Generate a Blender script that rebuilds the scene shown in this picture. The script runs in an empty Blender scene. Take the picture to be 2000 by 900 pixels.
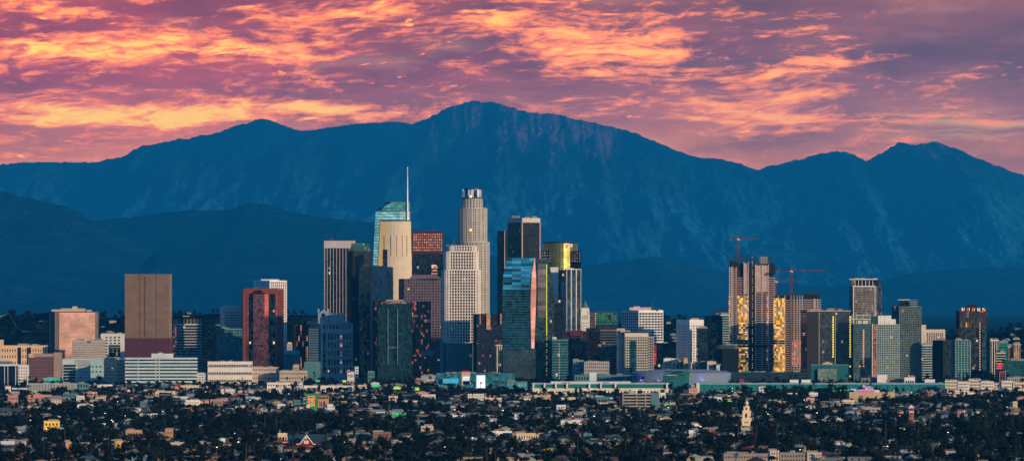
import bpy, math, random
from math import sin, cos, pi, radians, sqrt, floor
from mathutils import Vector, noise
random.seed(7)
SC = bpy.context.scene
COL = SC.collection
# ---------------------------------------------------------------- geometry of the view
H, F, YH = 130.0, 13250.0, 588.0          # camera height, focal length in photo pixels, horizon row
def wx(px, d): return (px - 1000.0) / F * d
def wz(py, d): return H - (py - YH) / F * d
def dbase(py): return F * H / (py - YH)     # distance of the ground seen at row py

SUN_AZ, SUN_EL = 43.0, 9.0                 # sun behind the camera, to the right
# ---------------------------------------------------------------- node helpers
class V:
    nt = None
    def __init__(s, sock): s.s = sock
    @staticmethod
    def m(op, *a, clamp=False):
        n = V.nt.nodes.new('ShaderNodeMath'); n.operation = op; n.use_clamp = clamp
        for i, x in enumerate(a):
            if isinstance(x, V): V.nt.links.new(x.s, n.inputs[i])
            else: n.inputs[i].default_value = x
        return V(n.outputs[0])
    def __add__(s, o): return V.m('ADD', s, o)
    def __radd__(s, o): return V.m('ADD', s, o)
    def __sub__(s, o): return V.m('SUBTRACT', s, o)
    def __rsub__(s, o): return V.m('SUBTRACT', o, s)
    def __mul__(s, o): return V.m('MULTIPLY', s, o)
    def __rmul__(s, o): return V.m('MULTIPLY', s, o)
    def __truediv__(s, o): return V.m('DIVIDE', s, o)
    def floor(s): return V.m('FLOOR', s)
    def fract(s): return V.m('FRACT', s)
def vmax(a, b): return V.m('MAXIMUM', a, b)
def vmin(a, b): return V.m('MINIMUM', a, b)
def sstep(x, lo, hi, a=0.0, b=1.0):
    n = V.nt.nodes.new('ShaderNodeMapRange'); n.interpolation_type = 'SMOOTHSTEP'
    V.nt.links.new(x.s, n.inputs[0])
    for i, v in zip((1, 2, 3, 4), (lo, hi, a, b)): n.inputs[i].default_value = v
    return V(n.outputs[0])
def comb(x, y, z=0.0):
    n = V.nt.nodes.new('ShaderNodeCombineXYZ')
    for i, v in enumerate((x, y, z)):
        if isinstance(v, V): V.nt.links.new(v.s, n.inputs[i])
        else: n.inputs[i].default_value = v
    return n.outputs[0]
def nz(vec, scale=1.0, detail=4, rough=.5, dist=0.0, dim='3D'):
    n = V.nt.nodes.new('ShaderNodeTexNoise'); n.noise_dimensions = dim
    n.inputs['Scale'].default_value = scale; n.inputs['Detail'].default_value = detail
    n.inputs['Roughness'].default_value = rough; n.inputs['Distortion'].default_value = dist
    V.nt.links.new(vec, n.inputs['Vector'])
    return V(n.outputs['Fac'])
def wn(vec):
    n = V.nt.nodes.new('ShaderNodeTexWhiteNoise'); n.noise_dimensions = '3D'
    V.nt.links.new(vec, n.inputs['Vector']); return V(n.outputs['Value']), n.outputs['Color']
def mixc(f, a, b):
    n = V.nt.nodes.new('ShaderNodeMix'); n.data_type = 'RGBA'
    if isinstance(f, V): V.nt.links.new(f.s, n.inputs[0])
    else: n.inputs[0].default_value = f
    for k, c in ((6, a), (7, b)):
        if isinstance(c, (tuple, list)): n.inputs[k].default_value = (*c[:3], 1)
        else: V.nt.links.new(c, n.inputs[k])
    return n.outputs[2]
def mulc(c, f):
    n = V.nt.nodes.new('ShaderNodeVectorMath'); n.operation = 'SCALE'
    if isinstance(c, (tuple, list)): n.inputs[0].default_value = c[:3]
    else: V.nt.links.new(c, n.inputs[0])
    if isinstance(f, V): V.nt.links.new(f.s, n.inputs[3])
    else: n.inputs[3].default_value = f
    return n.outputs[0]
def srgb(r, g, b):
    f = lambda c: (c / 255) / 12.92 if c <= 10 else (((c / 255) + .055) / 1.055) ** 2.4
    return (f(r), f(g), f(b))
# ---------------------------------------------------------------- world: evening sky with lit clouds
W = bpy.data.worlds.new("World"); SC.world = W; W.use_nodes = True
nt = W.node_tree; nt.nodes.clear(); V.nt = nt
out = nt.nodes.new('ShaderNodeOutputWorld'); bg = nt.nodes.new('ShaderNodeBackground')
sky = nt.nodes.new('ShaderNodeTexSky'); sky.sky_type = 'NISHITA'; sky.sun_disc = False
sky.sun_elevation = radians(SUN_EL); sky.sun_rotation = radians(180 - SUN_AZ)
sky.altitude = 130; sky.air_density = 1.0; sky.dust_density = .6; sky.ozone_density = 4.0
tc = nt.nodes.new('ShaderNodeTexCoord'); sp = nt.nodes.new('ShaderNodeSeparateXYZ')
nt.links.new(tc.outputs['Generated'], sp.inputs[0])
X, Y, Z = (V(sp.outputs[i]) for i in range(3))
Yp = vmax(Y, .05)
U = X / Yp * 13.25; Q = Z / Yp * 13.25      # directions in the scale of the cloud field (1 = 4.3 degrees)
wa = nz(comb(U * 1.5, Q * 4.0, 3.0), 1, 3, .55) - .5
wb = nz(comb(U * 1.5, Q * 4.0, 9.0), 1, 3, .55) - .5
wc = nz(comb(U * 9, Q * 22.0, 5.0), 1, 3, .6) - .5
Uw = U + wa * .22 + wc * .02; Qw = Q + wb * .06 + wc * .014
def blob(cx, cy, sx, sy, tilt, amp):       # one bank of cloud: centre, spread and slope in the sky
    cu, cq = (cx - 1000) / 1000, (588 - cy) / 1000
    du = Uw - cu; dq = Qw - cq - du * tilt
    a = du / (sx / 1000); b = dq / (sy / 1000)
    e = V.m('POWER', 2.718, (a * a + b * b) * -1.0)
    return e * amp
BL = [(50,22,110,20,-.02,.55),(90,100,180,30,-.03,.6),(440,85,200,30,.10,.62),(560,110,80,20,-.1,.4),
      (200,212,420,16,0,.5),(430,222,330,18,.0,.5),(150,235,300,12,0,.4),(690,30,110,26,.1,.45),(930,42,110,22,.05,.42),
      (1080,62,120,22,0,.4),(1240,92,200,34,-.12,.60),(1120,105,90,16,0,.3),(1330,150,150,22,-.1,.32),(1560,62,90,9,.12,.5),
      (1600,128,210,14,.14,.42),(1450,190,200,14,.05,.4),(1500,228,300,20,-.02,.5),(1780,180,60,16,-.2,.35),
      (1850,232,220,10,0,.22),(350,185,90,10,.1,.35),(240,168,60,6,0,.3),(600,205,150,14,-.1,.4),(1950,130,80,8,.2,.25),(860,150,150,10,.1,.22)]
dens = None
for b_ in BL:
    e = blob(*b_); dens = e if dens is None else dens + e
n1 = nz(comb(Uw * 5.0 - Qw * 3, Qw * 22.0, 1.0), 1, 9, .66, .5)
n2 = nz(comb(Uw * 18 - Qw * 16, Qw * 62.0, 7.0), 1, 7, .68, .4)
n3 = nz(comb(Uw * 3.5, Qw * 80.0, 2.0), 1, 6, .66)
tex = n1 * .48 + n2 * .34 + n3 * .18
cl = dens * .95 + (tex - .5) * 5.2 - sstep(U, .35, .95) * sstep(Q, .40, .50) * .30
dab = sstep(nz(comb(Uw * 9 - Qw * 12, Qw * 38.0, 31.0), 1, 7, .62, .3), .60, .68) * sstep(U, .9, .1) * .8
cl = cl + dab * (.55 + (n2 - .5) * 2.5)
lit = sstep(cl, .04, .60); core = sstep(cl, .40, .92)
left = sstep(U, -1.0, .9, 1.0, 0.0)
hor = sstep(Q, .24, .46, 1.0, 0.0); top = sstep(Q, .30, .60)
base = mixc(left, srgb(140, 84, 110), srgb(172, 66, 66))
base = mixc(top * .5, base, mixc(left, srgb(104, 66, 104), srgb(140, 48, 66)))
base = mixc(hor * .9, base, mixc(left, srgb(206, 134, 126), srgb(222, 138, 112)))
tone = nz(comb(Uw * 2.2, Qw * 9.0, 13.0), 1, 5, .6)
base = mulc(base, sstep(tone + (tex - .5) * .5, .28, .75, .46, 1.16))
lav = sstep(nz(comb(Uw * 3, Qw * 12.0, 23.0), 1, 4, .55), .55, .75) * .45
base = mixc(lav, base, srgb(176, 140, 164))
pale = sstep(U, .62, .9) * sstep(Q, .30, .345) * sstep(Q, .385, .35) * sstep(n3, .42, .62)
base = mixc(pale * .7, base, srgb(206, 186, 190))
orange = mixc(left, srgb(236, 140, 104), srgb(248, 136, 72))
yellow = mixc(left, srgb(255, 184, 120), srgb(255, 222, 84))
cloud = mixc(core, orange, yellow)
col = mixc(lit, base, cloud)
front = sstep(Y, .78, .95) * sstep(Z, .17, .07) * sstep(Z, -.02, .0)
nish = mulc(sky.outputs[0], .15)
tint = nt.nodes.new('ShaderNodeMix'); tint.data_type = 'RGBA'; tint.blend_type = 'MULTIPLY'
tint.inputs[0].default_value = 1; nt.links.new(nish, tint.inputs[6]); tint.inputs[7].default_value = (.52, .96, 1.42, 1)
SKYGAIN = 2.45
warm = nt.nodes.new('ShaderNodeMix'); warm.data_type = 'RGBA'; warm.blend_type = 'MULTIPLY'
warm.inputs[0].default_value = 1; nt.links.new(col, warm.inputs[6]); warm.inputs[7].default_value = (1.08, .76, .22, 1)
fin = mixc(front, tint.outputs[2], mulc(warm.outputs[2], SKYGAIN))
nt.links.new(fin, bg.inputs[0]); bg.inputs[1].default_value = 1.0
nt.links.new(bg.outputs[0], out.inputs[0])
W.cycles.sampling_method = 'MANUAL'; W.cycles.sample_map_resolution = 1024
# ---------------------------------------------------------------- sun and camera
sl = bpy.data.lights.new('sun', 'SUN'); sl.energy = 5.0; sl.angle = radians(.5); sl.color = (1, .70, .42)
so = bpy.data.objects.new('sun', sl); COL.objects.link(so)
sd = Vector((sin(radians(SUN_AZ)) * cos(radians(SUN_EL)), -cos(radians(SUN_AZ)) * cos(radians(SUN_EL)), sin(radians(SUN_EL))))
so.rotation_euler = sd.to_track_quat('Z', 'Y').to_euler()
cam = bpy.data.cameras.new('camera'); co = bpy.data.objects.new('camera', cam); COL.objects.link(co)
co.location = (0, 0, H); co.rotation_euler = (radians(90), 0, 0)
cam.sensor_width = 36; cam.lens = 36 * F / 2000; cam.shift_y = (YH - 450) / 2000
cam.clip_start = 5; cam.clip_end = 200000; SC.camera = co
SC.view_settings.view_transform = 'Standard'; SC.view_settings.look = 'None'
SC.view_settings.exposure = 0; SC.view_settings.gamma = 1
SC.cycles.use_denoising = True; SC.cycles.max_bounces = 4; SC.cycles.diffuse_bounces = 2
SC.cycles.glossy_bounces = 2; SC.cycles.volume_bounces = 0; SC.cycles.transmission_bounces = 2
SC.cycles.transparent_max_bounces = 4; SC.cycles.sample_clamp_indirect = 3
# ---------------------------------------------------------------- object helpers
def tag(o, label=None, cat=None, group=None, kind=None):
    if label: o['label'] = label
    if cat: o['category'] = cat
    if group: o['group'] = group
    if kind: o['kind'] = kind
    return o
class MB:
    def __init__(s): s.v = []; s.f = []; s.mi = []
    def face(s, pts, m=0):
        i = len(s.v); s.v += [tuple(p) for p in pts]; s.f.append(tuple(range(i, i + len(pts)))); s.mi.append(m)
    def prism(s, poly, z0, z1, m=0, poly2=None):
        n = len(poly); p2 = poly2 or poly; i = len(s.v)
        s.v += [(p[0], p[1], z0) for p in poly] + [(p[0], p[1], z1) for p in p2]
        for k in range(n):
            j = (k + 1) % n; s.f.append((i + k, i + j, i + n + j, i + n + k)); s.mi.append(m)
        s.f.append(tuple(i + k for k in range(n - 1, -1, -1))); s.mi.append(m)
        s.f.append(tuple(i + n + k for k in range(n))); s.mi.append(m)
    def box(s, x0, x1, y0, y1, z0, z1, m=0): s.prism([(x0, y0), (x1, y0), (x1, y1), (x0, y1)], z0, z1, m)
    def bar(s, a, b, r, m=0, n=4):
        a = Vector(a); b = Vector(b); d = (b - a).normalized()
        u = d.orthogonal().normalized(); w = d.cross(u); i = len(s.v)
        for p in (a, b):
            for k in range(n):
                t = 2 * pi * k / n + pi / 4; s.v.append(tuple(p + u * cos(t) * r + w * sin(t) * r))
        for k in range(n):
            j = (k + 1) % n; s.f.append((i + k, i + j, i + n + j, i + n + k)); s.mi.append(m)
        s.f.append(tuple(i + k for k in range(n - 1, -1, -1))); s.mi.append(m)
        s.f.append(tuple(i + n + k for k in range(n))); s.mi.append(m)
    def build(s, name, mat, parent=None, org=(0, 0, 0)):
        me = bpy.data.meshes.new(name)
        ox, oy, oz = org
        me.from_pydata([(x - ox, y - oy, z - oz) for x, y, z in s.v], [], s.f)
        mats = mat if isinstance(mat, (list, tuple)) else [mat]
        for m in mats: me.materials.append(m)
        if len(mats) > 1: me.polygons.foreach_set('material_index', s.mi)
        o = bpy.data.objects.new(name, me); COL.objects.link(o)
        if parent: o.parent = parent
        else: o.location = org
        return o
def new_mat(name):
    m = bpy.data.materials.new(name); m.use_nodes = True; V.nt = m.node_tree
    return m, m.node_tree.nodes['Principled BSDF']
def lk(sock, inp):
    V.nt.links.new(sock.s if isinstance(sock, V) else sock, inp)
def pos():
    g = V.nt.nodes.new('ShaderNodeNewGeometry'); sx = V.nt.nodes.new('ShaderNodeSeparateXYZ')
    V.nt.links.new(g.outputs['Position'], sx.inputs[0])
    return V(sx.outputs[0]), V(sx.outputs[1]), V(sx.outputs[2])
# ---------------------------------------------------------------- haze: one box of even blue air
HK = 0.84e-5
hm, _ = new_mat('haze_air'); hn = hm.node_tree; hn.nodes.clear()
ho = hn.nodes.new('ShaderNodeOutputMaterial'); hv = hn.nodes.new('ShaderNodeVolumePrincipled')
hv.inputs['Color'].default_value = (.02, .61, 1.0, 1); hv.inputs['Density'].default_value = HK
hv.inputs['Anisotropy'].default_value = .35
hn.links.new(hv.outputs[0], ho.inputs['Volume'])
b = MB(); b.box(-10500, 10500, -600, 118000, -3, 3500)
hz = b.build('haze', hm); tag(hz, 'thin blue evening haze over the city and the mountains', 'haze', kind='stuff')
# ---------------------------------------------------------------- mountains and hills
def lerp_pts(pts, x):
    if x <= pts[0][0]: return pts[0][1]
    for (a, ya), (b_, yb) in zip(pts, pts[1:]):
        if x <= b_:
            t = (x - a) / (b_ - a); s_ = t * t * (3 - 2 * t) * .35 + t * .65
            return ya + (yb - ya) * s_
    return pts[-1][1]
def hill_mat(name, c1, c2, sc, scree=None, zs=None, bump=.0006):
    m, p = new_mat(name); x, y, z = pos()
    n = nz(comb(x * sc, y * sc, z * sc * 1.5), 1, 7, .6)
    n2_ = nz(comb(x * sc * 6, y * sc * 2, z * sc * 6), 1, 4, .6)
    c = mixc(sstep(n * .65 + n2_ * .35, .38, .62), c1, c2)
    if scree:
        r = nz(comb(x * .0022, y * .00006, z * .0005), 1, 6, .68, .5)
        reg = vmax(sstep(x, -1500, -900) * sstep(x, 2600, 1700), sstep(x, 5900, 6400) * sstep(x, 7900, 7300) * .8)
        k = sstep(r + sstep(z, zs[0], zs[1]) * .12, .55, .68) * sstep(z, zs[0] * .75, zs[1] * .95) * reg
        c = mixc(k * .45, mixc(sstep(z, zs[0] * .7, zs[1] * .8) * .85, c, (.004, .018, .040)), scree)  # upper slopes darkened in colour, painting haze that thins with height
    lk(c, p.inputs['Base Color']); p.inputs['Roughness'].default_value = 1
    p.inputs['Specular IOR Level'].default_value = 0
    if bump:
        w_ = nz(comb(x * bump * .4, y * bump * .3, z * bump * .3), 1, 3, .5); rn = nz(comb(x * bump + w_ * 1.2, y * bump * .5, z * bump * .5), 1, 9, .62)
        bp_ = V.nt.nodes.new('ShaderNodeBump'); bp_.inputs['Distance'].default_value = 1.1 / bump; bp_.inputs['Strength'].default_value = 1.0
        lk(V.m('ABSOLUTE', rn - .5) * 2.0, bp_.inputs['Height']); V.nt.links.new(bp_.outputs[0], p.inputs['Normal'])
    return m
def ridge(name, pts, d, depth, rough, mat, nx=420, ny=60, back=.25, fn=6.0, seed=0, tiny=1.0):
    x0, x1 = wx(pts[0][0], d), wx(pts[-1][0], d); vs = []; fs = []
    W_ = x1 - x0
    for j in range(ny + 1):
        s = j / ny * (1 + back); yy = d - depth + s * depth
        for i in range(nx + 1):
            xx = x0 + W_ * i / nx
            px = 1000 + xx / d * F
            zt = wz(lerp_pts(pts, px), d)
            zt += (noise.noise(Vector((xx / d * 600, seed, 0))) + .7 * noise.noise(Vector((xx / d * 1500, seed, 5))) + .5 * noise.noise(Vector((xx / d * 4200, seed, 9)))) * d * 1.3e-4 * tiny
            t = min(1, s)
            wv = noise.noise(Vector((xx / depth * fn * .7, s * 2.2, seed + 3))) * .22
            sp_ = noise.ridged_multi_fractal(Vector((xx / depth * fn + wv, s * 1.5 + wv, seed)), .75, 2.1, 8, 1.0, 2.0)
            if s <= 1: zz = -30 + (zt + 30) * (t ** 1.15) * (1 + rough * (sp_ - 1.1) * (1 - t) ** .8)
            else: zz = -30 + (zt + 30) * max(0, 1 - ((s - 1) / back) * .8)
            vs.append((xx, yy, zz))
    for j in range(ny):
        for i in range(nx):
            a = j * (nx + 1) + i; fs.append((a, a + 1, a + nx + 2, a + nx + 1))
    m = MB(); m.v = vs; m.f = fs; m.mi = [0] * len(fs)
    o = m.build(name, mat); o['kind'] = 'structure'
    for p in o.data.polygons: p.use_smooth = True
    return o
M1 = [(-160,324),(0,320),(70,317),(180,315),(215,308),(245,303),(262,293),(280,285),(340,272),(400,264),(430,258),(455,248),(480,241),(500,235),(517,232),(535,236),(550,242),(590,255),(620,252),(650,247),(700,241),(775,237),(790,240),(805,242),(825,233),(850,222),(870,211),(890,203),(910,197),(930,195),(950,197),(975,203),(1000,210),(1020,216),(1050,220),(1075,221),(1100,226),(1120,231),(1150,238),(1190,245),(1220,252),(1240,258),(1265,270),(1290,280),(1320,293),(1350,303),(1365,308),(1400,310),(1440,318),(1465,327),(1480,330),(1510,322),(1560,312),(1600,300),(1640,295),(1665,300),(1690,313),(1720,298),(1740,286),(1755,276),(1780,281),(1820,276),(1845,280),(1860,287),(1885,297),(1910,310),(1950,324),(1985,338),(2060,350),(2160,362)]
mm1 = hill_mat('mountain_slope', (.010,.11,.21), (.024,.18,.32), .0004, (.40,.19,.28), (1700, 3000))  # blue distance haze is partly put into the slope colours
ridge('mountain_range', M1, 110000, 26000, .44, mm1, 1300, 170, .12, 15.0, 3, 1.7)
ridge('far_foothills', [(1060,520),(1100,491),(1180,477),(1250,485),(1350,491),(1500,490),(1620,492),(1750,500),(1880,505),(2000,512),(2160,520)], 94000, 9000, .25, hill_mat('far_foothill_slope', (.010,.066,.125), (.014,.082,.145), .001), 300, 40, seed=8)  # foothill colours, here to the front hills, carry painted blue haze by distance
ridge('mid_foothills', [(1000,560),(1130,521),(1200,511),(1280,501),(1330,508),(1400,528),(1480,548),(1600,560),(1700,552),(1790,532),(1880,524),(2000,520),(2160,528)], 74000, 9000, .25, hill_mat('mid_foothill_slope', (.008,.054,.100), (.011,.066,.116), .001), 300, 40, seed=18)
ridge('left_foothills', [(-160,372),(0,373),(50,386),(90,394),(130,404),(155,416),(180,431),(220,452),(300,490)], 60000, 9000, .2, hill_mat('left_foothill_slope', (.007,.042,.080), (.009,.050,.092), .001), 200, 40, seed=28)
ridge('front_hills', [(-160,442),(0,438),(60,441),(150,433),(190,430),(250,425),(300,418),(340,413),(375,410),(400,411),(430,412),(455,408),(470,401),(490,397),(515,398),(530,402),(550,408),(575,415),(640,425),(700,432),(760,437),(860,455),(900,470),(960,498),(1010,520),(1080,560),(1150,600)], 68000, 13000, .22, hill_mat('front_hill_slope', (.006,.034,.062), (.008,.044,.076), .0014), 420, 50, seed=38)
# the near hills behind downtown, dark scrub with paler tracks
NEARL = [(-120,625),(0,620),(25,612),(60,614),(95,606),(130,612),(175,617),(215,620),(245,614),(290,612),(330,615),(380,612),(430,610),(480,618),(540,612),(600,613),(680,612),(760,620),(900,632),(1100,640),(1290,622),(1320,624),(1400,640),(1600,655),(1800,655),(1900,652),(1945,651),(1965,645),(1985,641),(2010,640),(2140,636)]
nm = hill_mat('near_hill_scrub', (.006,.016,.018), (.022,.034,.028), .004)
ridge('near_hills', NEARL, 14500, 2300, .30, nm, 520, 40, .3, 5.0, 48, 2.2)
def near_hill_z(px, t):     # ground height on the near hills at fraction t up the slope
    return -30 + (wz(lerp_pts(NEARL, px), 14500) + 30) * t ** 1.15
# ---------------------------------------------------------------- ground
gm, p = new_mat('ground_soil'); x, y, z = pos()
n = nz(comb(x * .02, y * .02, 0.0), 1, 5, .6)
lk(mixc(sstep(n, .4, .62), (.006, .009, .009), (.016, .020, .019)), p.inputs['Base Color']); p.inputs['Roughness'].default_value = 1; p.inputs['Specular IOR Level'].default_value = 0
b = MB(); b.face([(-9500, -800, 0), (9500, -800, 0), (9500, 117000, 0), (-9500, 117000, 0)])
o = b.build('ground', gm); o['kind'] = 'structure'
# ---------------------------------------------------------------- materials
MC = {}
def wall(name, c, rough=.8, var=.2, streak=.14, spec=.12, metal=0.0):
    if name in MC: return MC[name]
    m, p = new_mat(name); x, y, z = pos()
    n = nz(comb(x * .05, y * .05, z * .12), 1, 5, .6); s = nz(comb(x * .6, y * .6, z * .03), 1, 3, .5)
    k = (n - .5) * (2.4 * var) + (s - .5) * (2 * streak) + 1.0
    cell, _ = wn(comb((x * .11).floor(), 0.0, (z * .13).floor())); k = k * (1 + (cell - .5) * (var * .5))
    lk(mulc(c, k), p.inputs['Base Color']); p.inputs['Roughness'].default_value = rough
    p.inputs['Specular IOR Level'].default_value = spec; p.inputs['Metallic'].default_value = metal
    MC[name] = m; return m
def glass(name, c, rough=.08, var=.7, cw=3.0, ch=4.0, lit=0.0, litc=(1, .62, .28), lits=1.2, metal=0.0, wob=.03, spec=.32, warm=None, warmf=0.0):
    """window glass: each pane a little different in tint, gloss and tilt; some panes emit, as lit rooms or as painted sunset glare"""
    if name in MC: return MC[name]
    m, p = new_mat(name); x, y, z = pos()
    cx, cz = (x / cw).floor(), (z / ch).floor()
    r, rc = wn(comb(cx, 0.0, cz)); r2, _ = wn(comb(cx, 7.0, cz))
    big = nz(comb(x * .02, y * .01, z * .03), 1, 3, .6)
    k = (r - .5) * (2 * var) + 1.0; k = vmax(k, .15) * sstep(big, .3, .7, .6, 1.4)
    col = mulc(c, k)
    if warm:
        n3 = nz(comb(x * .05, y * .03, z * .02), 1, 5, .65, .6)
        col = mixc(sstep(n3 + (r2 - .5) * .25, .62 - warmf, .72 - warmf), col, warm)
    lk(col, p.inputs['Base Color'])
    p.inputs['Roughness'].default_value = rough; p.inputs['Metallic'].default_value = metal
    p.inputs['Specular IOR Level'].default_value = spec
    g = V.nt.nodes.new('ShaderNodeNewGeometry')
    a = V.nt.nodes.new('ShaderNodeVectorMath'); a.operation = 'SUBTRACT'; V.nt.links.new(rc, a.inputs[0]); a.inputs[1].default_value = (.5, .5, .5)
    b = V.nt.nodes.new('ShaderNodeVectorMath'); b.operation = 'MULTIPLY_ADD'; V.nt.links.new(a.outputs[0], b.inputs[0])
    b.inputs[1].default_value = (wob * 2,) * 3; V.nt.links.new(g.outputs['Normal'], b.inputs[2])
    c_ = V.nt.nodes.new('ShaderNodeVectorMath'); c_.operation = 'NORMALIZE'; V.nt.links.new(b.outputs[0], c_.inputs[0])
    V.nt.links.new(c_.outputs[0], p.inputs['Normal'])
    if lit > 0:
        lk(V.m('GREATER_THAN', r2, 1 - lit) * r * lits, p.inputs['Emission Strength'])
        p.inputs['Emission Color'].default_value = (*litc, 1)
    MC[name] = m; return m
def glow(name, c, s):
    if name in MC: return MC[name]
    m, p = new_mat(name); p.inputs['Base Color'].default_value = (*[v * .3 for v in c], 1)
    p.inputs['Emission Color'].default_value = (*c, 1); p.inputs['Emission Strength'].default_value = s
    x, y, z = pos(); n = nz(comb(x * .5, y * .5, z * .5), 1, 2, .5); lk((n * .4 + .8) * s, p.inputs['Emission Strength'])
    MC[name] = m; return m
steel = wall('weathered_steel', (.10, .10, .11), .5)
roofgrey = wall('roof_gravel', (.22, .21, .20), .95)
dkmetal = wall('dark_metal_trim', (.025, .03, .035), .4, spec=.5)
# ---------------------------------------------------------------- footprints
def foot(xl, xc, xr, d, a):
    """rectangle seen corner-on: corner at xc, its right face turned away by a degrees"""
    a = radians(a); C = Vector((wx(xc, d), d))
    r = Vector((cos(a), sin(a))); l = Vector((-sin(a), cos(a)))
    Lr = (wx(xr, d) - C.x) / cos(a); Ll = min(95, max(12, (C.x - wx(xl, d)) / sin(a)))
    return [tuple(C), tuple(C + r * Lr), tuple(C + r * Lr + l * Ll), tuple(C + l * Ll)]
def rect(xl, xr, d, dep): return [(wx(xl, d), d), (wx(xr, d), d), (wx(xr, d), d + dep), (wx(xl, d), d + dep)]
def rounded(poly, r, n=4):
    out = []
    for i in range(len(poly)):
        p0, p1, p2 = (Vector(poly[k % len(poly)]) for k in (i - 1, i, i + 1))
        u, v = (p0 - p1).normalized(), (p2 - p1).normalized(); a, b = p1 + u * r, p1 + v * r
        for k in range(n + 1):
            t = k / n; out.append(tuple(a * (1 - t) ** 2 + p1 * 2 * t * (1 - t) + b * t * t))
    return out
def ellipse(cx, cy, rx, ry, n=28): return [(cx + rx * cos(2 * pi * k / n), cy + ry * sin(2 * pi * k / n)) for k in range(n)]
def offs(poly, t):
    n = len(poly); out = []
    for i in range(n):
        p0, p1, p2 = (Vector(poly[k % n]) for k in (i - 1, i, i + 1))
        e1, e2 = (p1 - p0).normalized(), (p2 - p1).normalized()
        n1, n2 = Vector((e1.y, -e1.x)), Vector((e2.y, -e2.x)); m = n1 + n2
        out.append(tuple(p1 + m * (t / max(.3, m.dot(n1)))))
    return out
def edges(poly, lim=.6):
    n = len(poly)
    for i in range(n):
        p, q = Vector(poly[i]), Vector(poly[(i + 1) % n]); L = (q - p).length
        if L < .01: continue
        u = (q - p) / L; nn = Vector((u.y, -u.x))
        if nn.y < lim: yield i, p, u, nn, L
def slab(m, p, u, nn, u0, u1, z0, z1, i0, o1, mi=0):   # a box on a facade, u along it, from -i0 inside to o1 outside
    a, b = p + u * u0, p + u * u1
    m.prism([tuple(a + nn * o1), tuple(b + nn * o1), tuple(b - nn * i0), tuple(a - nn * i0)], z0, z1, mi)
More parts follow.
